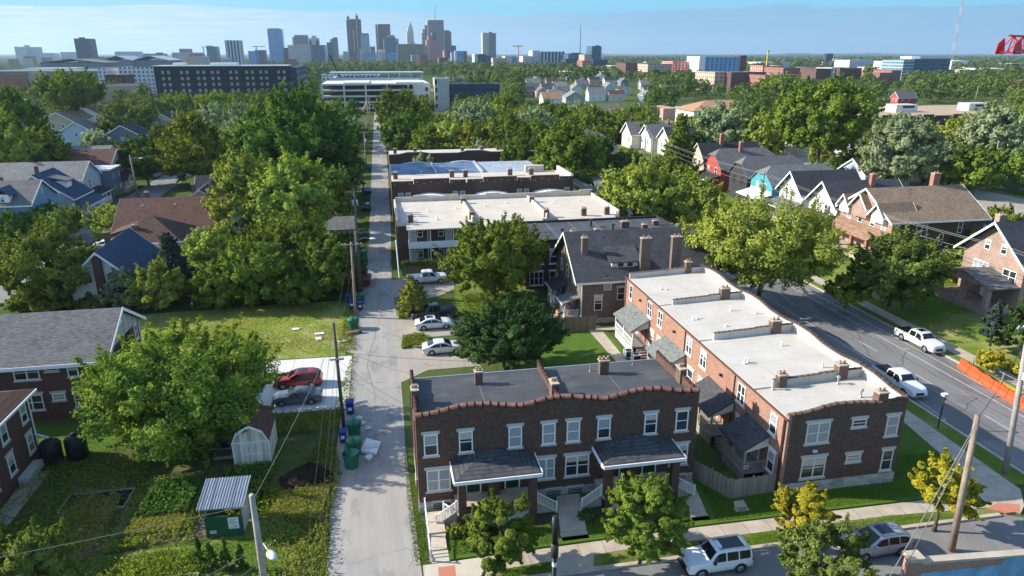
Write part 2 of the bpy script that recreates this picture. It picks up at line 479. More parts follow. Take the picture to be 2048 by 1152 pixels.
def ground_mat():
 t = NT('neighbourhood ground')
 f = t.ramp(t.noise(0.02, 6, 0.7), 0.35, 0.68)
 col = t.mix(f, (0.065, 0.11, 0.025), (0.11, 0.13, 0.05))
 d = t.ramp(t.noise(0.035, 5, 0.7), 0.55, 0.68)
 col = t.mix(d, col, (0.22, 0.2, 0.17))
 fine = t.ramp(t.noise(1.5, 4, 0.7), 0.3, 0.7)
 col = t.mix(t.math('MULTIPLY', fine, 0.4), col, (0.04, 0.065, 0.018))
 ln = t.n.new('ShaderNodeVectorMath')
 ln.operation = 'LENGTH'
 t.l.new(t.tc.outputs['Object'], ln.inputs[0])
 far = t.ramp(ln.outputs['Value'], 700, 1600)
 w = t.ramp(t.noise(0.012, 8, 0.75, sc3=(1, 0.35, 1)), 0.35, 0.7)
 wood = t.mix(w, (0.018, 0.045, 0.016), (0.05, 0.085, 0.03))
 pale = t.math('GREATER_THAN', t.noise(0.0035, 6, 0.7, sc3=(1, 0.3, 1)), 0.67)
 wood = t.mix(t.math('MULTIPLY', pale, 0.5), wood, (0.3, 0.28, 0.24))
 col = t.mix(far, col, wood)
 return t.done(col, 1.0, 0.0)
M['ground'] = ground_mat()
def leafmat(name, c, c2, trans=0.22, gloss=0.25):
 m = bpy.data.materials.new(name)
 m.use_nodes = True
 n, l = m.node_tree.nodes, m.node_tree.links
 n.clear()
 out = n.new('ShaderNodeOutputMaterial')
 at_ = n.new('ShaderNodeAttribute')
 at_.attribute_name = 'tint'
 oi = n.new('ShaderNodeObjectInfo')
 mx = n.new('ShaderNodeMix')
 mx.data_type = 'RGBA'
 l.new(at_.outputs['Fac'], mx.inputs[0])
 mx.inputs[6].default_value = (*c, 1)
 mx.inputs[7].default_value = (*c2, 1)
 hs = n.new('ShaderNodeHueSaturation')
 l.new(mx.outputs[2], hs.inputs['Color'])
 mr = n.new('ShaderNodeMapRange')
 l.new(oi.outputs['Random'], mr.inputs[0])
 mr.inputs[3].default_value = 0.80
 mr.inputs[4].default_value = 1.15
 l.new(mr.outputs[0], hs.inputs['Value'])
 mh = n.new('ShaderNodeMapRange')
 l.new(oi.outputs['Random'], mh.inputs[0])
 mh.inputs[3].default_value = 0.487
 mh.inputs[4].default_value = 0.512
 l.new(mh.outputs[0], hs.inputs['Hue'])
 d = n.new('ShaderNodeBsdfDiffuse')
 tr = n.new('ShaderNodeBsdfTranslucent')
 l.new(hs.outputs[0], d.inputs[0])
 br = n.new('ShaderNodeMix')
 br.data_type = 'RGBA'
 br.blend_type = 'MULTIPLY'
 br.inputs[0].default_value = 1
 l.new(hs.outputs[0], br.inputs[6])
 br.inputs[7].default_value = (1.5, 1.45, 0.6, 1)
 l.new(br.outputs[2], tr.inputs[0])
 a = n.new('ShaderNodeMixShader')
 a.inputs[0].default_value = trans
 l.new(d.outputs[0], a.inputs[1])
 l.new(tr.outputs[0], a.inputs[2])
 l.new(a.outputs[0], out.inputs[0])
 return m
LEAF = {
 'dark': leafmat('dark green leaves', (0.0486, 0.0991, 0.0202), (0.162, 0.235, 0.0405)),
 'mid': leafmat('green leaves', (0.078, 0.14, 0.0244), (0.242, 0.311, 0.052)),
 'light': leafmat('light green leaves', (0.136, 0.182, 0.0298), (0.389, 0.408, 0.081)),
 'bright': leafmat('pale bright leaves', (0.15, 0.21, 0.035), (0.40, 0.46, 0.095)),
 'yellow': leafmat('yellow green leaves', (0.12, 0.17, 0.02), (0.30, 0.36, 0.045)),
 'gold': leafmat('turning golden leaves', (0.22, 0.22, 0.022), (0.50, 0.44, 0.05)),
 'silver': leafmat('silver green leaves', (0.138, 0.198, 0.0935), (0.396, 0.462, 0.264), 0.25, 0.5),
 'olive': leafmat('olive leaves', (0.075, 0.125, 0.0275), (0.237, 0.294, 0.0688)),
 'needle': leafmat('dark needles', (0.0286, 0.065, 0.0208), (0.078, 0.13, 0.039), 0.15),
 'spruce': leafmat('blue needles', (0.035, 0.06, 0.045), (0.085, 0.12, 0.10), 0.12),
 'rust': leafmat('bronze tinged leaves', (0.085, 0.125, 0.022), (0.23, 0.25, 0.05)),
 'grass': leafmat('grass blades', (0.09, 0.163, 0.0175), (0.168, 0.255, 0.0375), 0.4, 0.15),
 'weed': leafmat('weedy leaves', (0.096, 0.153, 0.0225), (0.252, 0.286, 0.0562), 0.4, 0.15),
 'straw': leafmat('seeding grass', (0.24, 0.27, 0.06), (0.42, 0.41, 0.15), 0.4, 0.1),
 'ivy': leafmat('ivy leaves', (0.0432, 0.104, 0.0225), (0.13, 0.196, 0.045)),
}
def paint(name, c, metal=0.0):
 t = NT(name)
 f = t.ramp(t.noise(1.2, 3), 0.3, 0.8)
 t.b.inputs['Coat Weight'].default_value = 0.6
 t.b.inputs['Coat Roughness'].default_value = 0.08
 return t.done(t.mix(f, sc(c, 0.93), sc(c, 1.04)), 0.38, 0.4, metal)
CARP = dict(white=paint('white car paint', (0.72, 0.73, 0.74)), red=paint('dark red car paint', (0.24, 0.012, 0.018), 0.1), gray=paint('gray car paint', (0.16, 0.165, 0.17), 0.35),
   black=paint('black car paint', (0.012, 0.013, 0.016)), silver=paint('silver car paint', (0.42, 0.43, 0.44), 0.4), blue=paint('dark blue car paint', (0.03, 0.06, 0.14)))
ROOT = {}          # object name -> world origin of the thing it belongs to
LAND = []          # landmarks the labels of repeats may refer to: (phrase, x, y)
class F:
 """a wall frame: u runs left to right as seen from outside, d out of the wall"""
 def __init__(s, x, y, ux, uy):
  s.x, s.y, s.ux, s.uy, s.nx, s.ny = x, y, ux, uy, uy, -ux
 def p(s, u, d, z):
  return (s.x + s.ux * u + s.nx * d, s.y + s.uy * u + s.ny * d, z)
class MB:
 def __init__(s):
  s.v, s.f, s.mi, s.cur = [], [], [], 0
 def face(s, *pts):
  i = len(s.v)
  s.v.extend(pts)
  s.f.append(tuple(range(i, i + len(pts))))
  s.mi.append(s.cur)
  return s
 def hexa(s, b, t):
  """8 corners: bottom ring b, top ring t, both counter-clockwise from above"""
  i = len(s.v)
  s.v.extend(b)
  s.v.extend(t)
  for q in ((3, 2, 1, 0), (4, 5, 6, 7), (0, 1, 5, 4), (1, 2, 6, 5), (2, 3, 7, 6), (3, 0, 4, 7)):
   s.f.append(tuple(i + k for k in q))
   s.mi.append(s.cur)
  return s
 def box(s, x0, x1, y0, y1, z0, z1):
  return s.hexa([(x0, y0, z0), (x1, y0, z0), (x1, y1, z0), (x0, y1, z0)], [(x0, y0, z1), (x1, y0, z1), (x1, y1, z1), (x0, y1, z1)])
 def fbox(s, fr, u0, u1, d0, d1, z0, z1):
  q = [(u0, d1), (u1, d1), (u1, d0), (u0, d0)]
  return s.hexa([fr.p(u, d, z0) for u, d in q], [fr.p(u, d, z1) for u, d in q])
 def fsolid(s, fr, prof, d0, d1):
  """a (u, z) outline with depth d0..d1 in wall frame fr; outline counter-clockwise as seen from outside"""
  n, i = len(prof), len(s.v)
  s.v.extend(fr.p(u, d1, z) for u, z in prof)
  s.v.extend(fr.p(u, d0, z) for u, z in prof)
  s.f.append(tuple(range(i, i + n)))
  s.f.append(tuple(range(i + 2 * n - 1, i + n - 1, -1)))
  s.mi += [s.cur] * 2
  for k in range(n):
   j = (k + 1) % n
   s.f.append((i + k, i + n + k, i + n + j, i + j))
   s.mi.append(s.cur)
  return s
 def prism(s, pts, z0, z1):
  n, i = len(pts), len(s.v)
  z1 = z1 if isinstance(z1, (list, tuple)) else [z1] * n
  s.v.extend((x, y, z0) for x, y in pts)
  s.v.extend((x, y, z) for (x, y), z in zip(pts, z1))
  s.f.append(tuple(range(i + n - 1, i - 1, -1)))
  s.f.append(tuple(range(i + n, i + 2 * n)))
  s.mi += [s.cur] * 2
  for k in range(n):
   j = (k + 1) % n
   s.f.append((i + k, i + j, i + n + j, i + n + k))
   s.mi.append(s.cur)
  return s
 def slab(s, p4, t):
  """a plate under four top corners (counter-clockwise from above), t thick downwards"""
  return s.hexa([(x, y, z - t) for x, y, z in p4], list(p4))
 def tube(s, pts, r, n=6, cap=True):
  pts = [Vector(p) for p in pts]
  rr = r if isinstance(r, (list, tuple)) else [r] * len(pts)
  i0 = len(s.v)
  for k, p in enumerate(pts):
   a = pts[max(k - 1, 0)]
   b = pts[min(k + 1, len(pts) - 1)]
   t = (b - a).normalized()
   ref = Vector((0, 0, 1)) if abs(t.z) < 0.9 else Vector((1, 0, 0))
   e1 = t.cross(ref).normalized()
   e2 = t.cross(e1)
   for j in range(n):
    an = 2 * math.pi * j / n
    s.v.append(tuple(p + rr[k] * (math.cos(an) * e1 + math.sin(an) * e2)))
  for k in range(len(pts) - 1):
   for j in range(n):
    a, b = i0 + k * n + j, i0 + k * n + (j + 1) % n
    s.f.append((a, a + n, b + n, b))
    s.mi.append(s.cur)
  if cap:
   s.f.append(tuple(i0 + j for j in range(n)))
   s.f.append(tuple(i0 + (len(pts) - 1) * n + j for j in range(n - 1, -1, -1)))
   s.mi += [s.cur] * 2
  return s
 def lathe(s, cx, cy, prof, n=16, sx=1.0, sy=1.0):
  i0 = len(s.v)
  for r, z in prof:
   for j in range(n):
    a = 2 * math.pi * j / n
    s.v.append((cx + r * sx * math.cos(a), cy + r * sy * math.sin(a), z))
  for k in range(len(prof) - 1):
   for j in range(n):
    a, b = i0 + k * n + j, i0 + k * n + (j + 1) % n
    s.f.append((a, b, b + n, a + n))
    s.mi.append(s.cur)
  s.f.append(tuple(i0 + j for j in range(n - 1, -1, -1)))
  s.f.append(tuple(i0 + (len(prof) - 1) * n + j for j in range(n)))
  s.mi += [s.cur] * 2
  return s
 def build(s, name, mat, parent=None, smooth=False):
  o0 = ROOT.get(parent.name, (0, 0, 0)) if parent else (0, 0, 0)
  me = bpy.data.meshes.new(name)
  me.from_pydata([(x - o0[0], y - o0[1], z - o0[2]) for x, y, z in s.v], [], s.f)
  for m in (mat if isinstance(mat, list) else [mat]):
   me.materials.append(m)
  if len(me.materials) > 1:
   me.polygons.foreach_set('material_index', s.mi)
  if smooth:
   me.polygons.foreach_set('use_smooth', [True] * len(me.polygons))
  o = bpy.data.objects.new(name, me)
  C.objects.link(o)
  if parent:
   o.parent = parent
   ROOT[o.name] = o0
  return o
def tag(o, label=None, cat=None, group=None, kind=None):
 for k, v in (('label', label), ('category', cat), ('group', group), ('kind', kind)):
  if v:
   o[k] = v
 return o
def thing(name, label, cat, loc=(0, 0, 0), rotz=0.0, group=None, land=None):
 o = bpy.data.objects.new(name, None)
 C.objects.link(o)
 o.location = loc
 o.rotation_euler = (0, 0, rotz)
 ROOT[o.name] = tuple(loc) if not rotz else (0, 0, 0)
 if rotz:
  ROOT[o.name] = (0, 0, 0)
 tag(o, label, cat, group)
 if land:
  LAND.append((land, loc[0], loc[1], loc[2]))
 return o
def struct(name, mb, mat):
 return tag(mb.build(name, mat), kind='structure')
def copy_tree(o, parent=None):
 c = o.copy()
 C.objects.link(c)
 if parent:
  c.parent = parent
 for ch in list(o.children):
  copy_tree(ch, c)
 return c
def window(root, fr, u0, u1, z0, z1, n=1, frame='white', pane='glass', rail=True, lintel=None, sill=None, d=0.0, fw=0.09, lh=0.24, over=0.14):
 m = MB()
 m.fbox(fr, u0, u0 + fw, d, d + .07, z0, z1)
 m.fbox(fr, u1 - fw, u1, d, d + .07, z0, z1)
 m.fbox(fr, u0 + fw, u1 - fw, d, d + .07, z0, z0 + fw)
 m.fbox(fr, u0 + fw, u1 - fw, d, d + .07, z1 - fw, z1)
 w = (u1 - u0 - fw) / n
 for k in range(1, n):
  m.fbox(fr, u0 + w * k, u0 + w * k + fw * 1.3, d, d + .068, z0 + fw, z1 - fw)
 if rail:
  zm = (z0 + z1) / 2
  for k in range(n):
   m.fbox(fr, u0 + w * k + fw * (1.3 if k else 1), u0 + w * (k + 1), d, d + .062, zm - .03, zm + .03)
 o = m.build('window', M[frame], root)
 MB().fbox(fr, u0 + fw * .5, u1 - fw * .5, d - .02, d + .03, z0 + fw * .5, z1 - fw * .5).build('pane', M[pane], o)
 bl = rng.random()
 if pane == 'glass' and bl < .5 and z1 - z0 > .9:
  zb_ = z1 - fw - (z1 - z0) * (.22 + bl * .75)
  MB().fbox(fr, u0 + fw * 1.05, u1 - fw * 1.05, d + .031, d + .036, zb_, z1 - fw * 1.05).build('blind', M[('glass_blind', 'cream_blind')[bl < .2]], o)
 if lintel:
  MB().fbox(fr, u0 - over, u1 + over, d - .02, d + .05, z1 + .002, z1 + lh).build('lintel', M[lintel], o)
 if sill:
  MB().fbox(fr, u0 - over * .8, u1 + over * .8, d - .02, d + .11, z0 - .15, z0 - .002).build('sill', M[sill], o)
 return o
def door(root, fr, u0, u1, z0, z1, mat='green_door', frame='white', d=0.0):
 m = MB().fbox(fr, u0, u1, d - .02, d + .03, z0, z1)
 o = m.build('door', M[mat], root)
 f = MB()
 f.fbox(fr, u0 - .1, u0, d, d + .06, z0, z1 + .1).fbox(fr, u1, u1 + .1, d, d + .06, z0, z1 + .1).fbox(fr, u0, u1, d, d + .06, z1, z1 + .1)
 f.build('door_frame', M[frame], o)
 MB().fbox(fr, u1 - .14, u1 - .08, d + .03, d + .08, z0 + .95, z0 + 1.1).build('handle', M['flash'], o)
 return o
def gable_roof(m, x0, x1, y0, y1, ze, zr, axis='x', ov=.45, g=.4, t=.14):
 if axis == 'x':
  ym = (y0 + y1) / 2
  k = (zr - ze) / (ym - y0)
  zl = ze - ov * k
  m.slab([(x0 - g, y0 - ov, zl + t), (x1 + g, y0 - ov, zl + t), (x1 + g, ym, zr + t), (x0 - g, ym, zr + t)], t)
  m.slab([(x0 - g, ym, zr + t), (x1 + g, ym, zr + t), (x1 + g, y1 + ov, zl + t), (x0 - g, y1 + ov, zl + t)], t)
 else:
  xm = (x0 + x1) / 2
  k = (zr - ze) / (xm - x0)
  zl = ze - ov * k
  m.slab([(x0 - ov, y0 - g, zl + t), (xm, y0 - g, zr + t), (xm, y1 + g, zr + t), (x0 - ov, y1 + g, zl + t)], t)
  m.slab([(xm, y0 - g, zr + t), (x1 + ov, y0 - g, zl + t), (x1 + ov, y1 + g, zl + t), (xm, y1 + g, zr + t)], t)
 return m
def gable_trim(m, x0, x1, y0, y1, ze, zr, axis='x', ov=.45, g=.4, t=.14, h=.2):
 """rake boards along the gable ends and fascia along the eaves"""
 if axis == 'x':
  ym = (y0 + y1) / 2
  k = (zr - ze) / (ym - y0)
  zl = ze - ov * k
  for xa, xb in ((x0 - g - .06, x0 - g - .003), (x1 + g + .003, x1 + g + .06)):
   for ya, za, yb, zb in ((y0 - ov, zl, ym, zr), (ym, zr, y1 + ov, zl)):
    m.slab([(xa, ya, za + t + .03), (xb, ya, za + t + .03), (xb, yb, zb + t + .03), (xa, yb, zb + t + .03)], h + t)
  for ya, yb in ((y0 - ov - .07, y0 - ov - .003), (y1 + ov + .003, y1 + ov + .07)):
   m.box(x0 - g, x1 + g, ya, yb, zl - .08, zl + t)
 else:
  xm = (x0 + x1) / 2
  k = (zr - ze) / (xm - x0)
  zl = ze - ov * k
  for ya, yb in ((y0 - g - .06, y0 - g - .003), (y1 + g + .003, y1 + g + .06)):
   for xa, za, xb, zb in ((x0 - ov, zl, xm, zr), (xm, zr, x1 + ov, zl)):
    m.slab([(xa, ya, za + t + .03), (xb, ya, zb + t + .03), (xb, yb, zb + t + .03), (xa, yb, za + t + .03)], h + t)
  for xa, xb in ((x0 - ov - .07, x0 - ov - .003), (x1 + ov + .003, x1 + ov + .07)):
   m.box(xa, xb, y0 - g, y1 + g, zl - .08, zl + t)
 return m
def gable_wall(m, x0, x1, y0, y1, z0, ze, zr, axis='x'):
 if axis == 'x':
  ym = (y0 + y1) / 2
  m.fsolid(F(x0, y1, 0, -1), [(0, z0), (y1 - y0, z0), (y1 - y0, ze), (y1 - ym, zr), (0, ze)], -(x1 - x0), 0)
 else:
  xm = (x0 + x1) / 2
  m.fsolid(F(x0, y0, 1, 0), [(0, z0), (x1 - x0, z0), (x1 - x0, ze), (xm - x0, zr), (0, ze)], -(y1 - y0), 0)
 return m
def hip_roof(m, x0, x1, y0, y1, ze, zr, axis='x', ov=.5, t=.16, in0=None, in1=None, gz=None):
 a, b, c, d = x0 - ov, x1 + ov, y0 - ov, y1 + ov
 hw = (d - c) / 2 if axis == 'x' else (b - a) / 2
 i0 = hw if in0 is None else in0
 i1 = hw if in1 is None else in1
 if axis == 'x':
  r0, r1 = (a + i0, (c + d) / 2, zr), (b - i1, (c + d) / 2, zr)
 else:
  r0, r1 = ((a + b) / 2, c + i0, zr), ((a + b) / 2, d - i1, zr)
 A, B, Cc, D = (a, c, ze), (b, c, ze), (b, d, ze), (a, d, ze)
 lo = [(x, y, ze - t) for x, y, _ in (A, B, Cc, D)]
 if axis == 'x':
  m.face(A, B, r1, r0).face(B, Cc, r1).face(Cc, D, r0, r1).face(D, A, r0)
 else:
  m.face(A, B, r0).face(B, Cc, r1, r0).face(Cc, D, r1).face(D, A, r0, r1)
 for k, (p, q) in enumerate(((A, B), (B, Cc), (Cc, D), (D, A))):
  m.face(lo[k], lo[(k + 1) % 4], q, p)
 m.face(*reversed(lo))
 return m
def clipped_gable_roof(m, x0, x1, y0, y1, ze, zr, clip=1.6, ov=.5, g=.5, t=.16):
 """ridge along x, both gable peaks cut off by a small hip"""
 ym = (y0 + y1) / 2
 k = (zr - ze) / (ym - y0)
 zl = ze - ov * k
 hw = clip / k
 zc = zr - clip
 a, b = x0 - g, x1 + g
 A0, A1 = (a, y0 - ov, zl), (a, y1 + ov, zl)
 B0, B1 = (b, y0 - ov, zl), (b, y1 + ov, zl)
 a0, a1, b0, b1 = (a, ym - hw, zc), (a, ym + hw, zc), (b, ym - hw, zc), (b, ym + hw, zc)
 r0, r1 = (a + hw * 1.1, ym, zr), (b - hw * 1.1, ym, zr)
 def up(p):
  return (p[0], p[1], p[2] + t)
 for poly in ((A0, B0, b0, r1, r0, a0), (B1, A1, a1, r0, r1, b1), (a1, a0, r0), (b0, b1, r1)):
  m.face(*[up(p) for p in poly])
  m.face(*reversed(poly))
 for p, q in ((A0, B0), (B0, b0), (b0, b1), (b1, B1), (B1, A1), (A1, a1), (a1, a0), (a0, A0)):
  m.face(p, q, up(q), up(p))
 return m
def chimney(root, x, y, z0, z1, w=.62, d=.5, mat='brick_chim', pots=2, cap='concrete_old'):
 o = MB().box(x - w / 2, x + w / 2, y - d / 2, y + d / 2, z0, z1).build('chimney', M[mat], root)
 MB().box(x - w / 2 - .06, x + w / 2 + .06, y - d / 2 - .06, y + d / 2 + .06, z1 + .002, z1 + .1).build('chimney_cap', M[cap], o)
 for k in range(pots):
  px = x + (k - (pots - 1) / 2) * w * .48
  MB().lathe(px, y, [(.1, z1 + .1), (.12, z1 + .2), (.09, z1 + .22), (.09, z1 + .36), (.11, z1 + .38)], 8).build('chimney_pot', M['terracotta'], o)
 return o
def roof_vent(root, x, y, z, h=.55, r=.07, mat='white_metal', hood=False):
 prof = [(r * 2, z), (r * 1.2, z + .08), (r, z + .1), (r, z + h)]
 if hood:
  prof += [(r * 2.1, z + h + .02), (r * 2.1, z + h + .12), (r * .6, z + h + .22)]
 return MB().lathe(x, y, prof, 10).build('roof_vent', M[mat], root)
def railing(root, pts, h=.9, mat='white', step=.14, post=True):
 """pts: 3-D foot points of the rail"""
 m = MB()
 for a, b in zip(pts[:-1], pts[1:]):
  a, b = Vector(a), Vector(b)
  L = (b - a).length
  d = (b - a) / L
  up = Vector((0, 0, 1))
  side = d.cross(up).normalized() * .03
  for z0, z1 in ((h - .07, h), (.08, .14)):
   q = [a - side, a + side, b + side, b - side]
   m.hexa([tuple(p + up * z0) for p in q], [tuple(p + up * z1) for p in q])
  n = max(2, int(L / step))
  for k in range(1, n):
   c = a + d * (L * k / n)
   m.box(c.x - .018, c.x + .018, c.y - .018, c.y + .018, c.z + .14, c.z + h - .07)
 if post:
  for p in pts:
   m.box(p[0] - .055, p[0] + .055, p[1] - .055, p[1] + .055, p[2], p[2] + h + .08)
 return m.build('railing', M[mat], root)
def steps(root, fr, u0, u1, d0, z0, z1, n, run=.3, mat='concrete', name='steps'):
 """flight that climbs towards the wall: d0 is the far (lowest) edge"""
 m = MB()
 for k in range(n):
  m.fbox(fr, u0, u1, d0 - run * n, d0 - run * k, z0 + (z1 - z0) * k / n + (.001 if k else 0), z0 + (z1 - z0) * (k + 1) / n)
 return m.build(name, M[mat], root)
def shed_roof(m, fr, u0, u1, d0, d1, zw, zo, t=.14):
 return m.hexa([fr.p(u0, d1, zo - t), fr.p(u1, d1, zo - t), fr.p(u1, d0, zw - t), fr.p(u0, d0, zw - t)],
    [fr.p(u0, d1, zo), fr.p(u1, d1, zo), fr.p(u1, d0, zw), fr.p(u0, d0, zw)])
def porch(root, fr, u0, u1, dep, zf, zo, zw, roof='sh_gray', post='white', base='concrete_old', style='shed', ncol=3, rail=True, z0=0.0, col=.14, rails=(0, 1)):
 m = MB()
 o = .3
 if style == 'shed':
  shed_roof(m, fr, u0 - o, u1 + o, .01, dep + o, zw, zo)
  pr = m.build('porch_roof', M[roof], root)
  MB().fbox(fr, u0 - o, u1 + o, dep + o + .004, dep + o + .07, zo - .2, zo - .01).build('gutter', M[post], pr)
 elif style == 'hip':
  a, b, c, w = fr.p(u0 - o, dep + o, zo), fr.p(u1 + o, dep + o, zo), fr.p(u1 + o, .02, zo), fr.p(u0 - o, .02, zo)
  ins = min((u1 - u0) / 2 - .1, dep * 1.1)
  r0, r1 = fr.p(u0 + ins, .02, zw), fr.p(u1 - ins, .02, zw)
  lo = [(x, y, z - .22) for x, y, z in (a, b, c, w)]
  m.face(a, b, r1, r0).face(b, c, r1).face(w, a, r0).face(c, w, r0, r1)
  m.face(*reversed(lo))
  pr = m.build('porch_roof', M[roof], root)
  g = MB().fbox(fr, u0 - o - .01, u1 + o + .01, dep + o - .1, dep + o + .06, zo - .24, zo - .02)
  g.fbox(fr, u0 - o - .06, u0 - o + .06, .05, dep + o - .1, zo - .24, zo - .02).fbox(fr, u1 + o - .06, u1 + o + .06, .05, dep + o - .1, zo - .24, zo - .02)
  g.build('gutter', M[post], pr)
 else:
  um = (u0 + u1) / 2
  pts = [(u0 - o, zo), (um, zw), (u1 + o, zo)]
  for (ua, za), (ub, zb) in zip(pts[:-1], pts[1:]):
   m.hexa([fr.p(ua, dep + o, za - .14), fr.p(ub, dep + o, zb - .14), fr.p(ub, .01, zb - .14), fr.p(ua, .01, za - .14)],
    [fr.p(ua, dep + o, za), fr.p(ub, dep + o, zb), fr.p(ub, .01, zb), fr.p(ua, .01, za)])
  pr = m.build('porch_roof', M[roof], root)
  MB().fsolid(fr, [(u0, zo - .1), (u1, zo - .1), (um, zw - .2)], dep - .15, dep - .05).build('pediment', M[post], pr)
 fl = MB().fbox(fr, u0, u1, .01, dep, z0, zf)
 fl.build('porch_floor', M[base], root)
 for k in range(ncol):
  u = u0 + col + (u1 - u0 - 2 * col) * k / (ncol - 1)
  MB().fbox(fr, u - col / 2, u + col / 2, dep - .08 - col, dep - .08, zf, zo - .12).build('column', M[post], root)
 if rail:
  pts = [fr.p(u0 + col, dep - .1, zf), fr.p(u1 - col, dep - .1, zf)]
  if 0 in rails:
   pts = [fr.p(u0 + col, .1, zf)] + pts
  if 1 in rails:
   pts = pts + [fr.p(u1 - col, .1, zf)]
  railing(root, pts, .85, post)
def house(name, label, cat, x0, x1, y0, y1, z0, ze, zr, axis='x', style='gable', wall='si_white', roof='sh_gray', trim='white', wins=(), land=None, group=None, ov=.45, g=.4,
  base=None, chims=(), clip=1.6, rotz=0.0, gable_mat=None):
 """wins: (face, u-fraction or metres list, z0, z1, width, n) with face in 'S','W','E' (towards camera, left, right)"""
 r = thing(name, label, cat, (x0, y0, z0), 0, group, land)
 w = MB()
 if style == 'gable':
  gable_wall(w, x0, x1, y0, y1, z0, ze, zr - .05, axis)
 elif style == 'clip':
  ym = (y0 + y1) / 2
  k = (zr - ze) / (ym - y0)
  hw = clip / k
  w.fsolid(F(x0, y1, 0, -1), [(0, z0), (y1 - y0, z0), (y1 - y0, ze), (y1 - ym + hw, zr - clip), (y1 - ym - hw, zr - clip), (0, ze)], -(x1 - x0), 0)
 else:
  w.box(x0, x1, y0, y1, z0, ze)
 wo = w.build('wall', M[wall], r)
 if base:
  MB().box(x0 - .03, x1 + .03, y0 - .03, y1 + .03, z0 - .01, z0 + .7).build('foundation', M[base], r)
 m = MB()
 t = MB()
 if style == 'gable':
  gable_roof(m, x0, x1, y0, y1, ze, zr, axis, ov, g)
  ro = m.build('roof', M[roof], r)
  gable_trim(t, x0, x1, y0, y1, ze, zr, axis, ov, g)
  t.build('rake_board', M[trim], ro)
 elif style == 'clip':
  ro = clipped_gable_roof(m, x0, x1, y0, y1, ze, zr, clip, ov, g).build('roof', M[roof], r)
 else:
  ro = hip_roof(m, x0, x1, y0, y1, ze, zr, axis, ov).build('roof', M[roof], r)
  t.box(x0 - ov - .07, x1 + ov + .07, y0 - ov - .07, y0 - ov - .003, ze - .2, ze - .02)
  t.box(x0 - ov - .07, x0 - ov - .003, y0 - ov, y1 + ov, ze - .2, ze - .02).box(x1 + ov + .003, x1 + ov + .07, y0 - ov, y1 + ov, ze - .2, ze - .02)
  t.build('fascia', M[trim], ro)
 fs = {'S': F(x0, y0, 1, 0), 'W': F(x0, y1, 0, -1), 'E': F(x1, y0, 0, 1)}
 for wd in wins:
  face, us, wz0, wz1, ww = wd[:5]
  n = wd[5] if len(wd) > 5 else 1
  for u in us:
   window(r, fs[face], u - ww / 2, u + ww / 2, z0 + wz0, z0 + wz1, n, trim if trim in M else 'white', rng.choice(['glass', 'glass', 'glass_blind']))
 for c in chims:
  chimney(r, *c[:4], **(c[4] if len(c) > 4 else {}))
 return r, ro, fs
def cards(P, N, L, W, nprng, tint, spread=0.6):
 """leaf cards at points P with normals N: arrays of 4 corners"""
 n = len(P)
 N = N + nprng.normal(0, spread, (n, 3))
 N /= np.linalg.norm(N, axis=1)[:, None] + 1e-9
 A = np.cross(N, nprng.normal(0, 1, (n, 3)))
 A /= np.linalg.norm(A, axis=1)[:, None] + 1e-9
 B = np.cross(N, A)
 l = (L * nprng.uniform(.6, 1.3, n))[:, None]
 w = (W * nprng.uniform(.6, 1.3, n))[:, None]
 V = np.empty((n, 4, 3))
 V[:, 0] = P - A * l
 V[:, 1] = P + B * w + N * w * .25
 V[:, 2] = P + A * l
 V[:, 3] = P - B * w + N * w * .25
 return V, tint
def card_mesh(name, V, tint, mat):
 n = len(V)
 me = bpy.data.meshes.new(name)
 me.vertices.add(n * 4)
 me.vertices.foreach_set('co', V.reshape(-1).astype(np.float32))
 me.loops.add(n * 4)
 me.loops.foreach_set('vertex_index', np.arange(n * 4, dtype=np.int32))
 me.polygons.add(n)
 me.polygons.foreach_set('loop_start', np.arange(0, n * 4, 4, dtype=np.int32))
 a = me.attributes.new('tint', 'FLOAT', 'FACE')
 a.data.foreach_set('value', np.clip(tint, 0, 1).astype(np.float32))
 me.materials.append(mat)
 me.update(calc_edges=True)
 return me
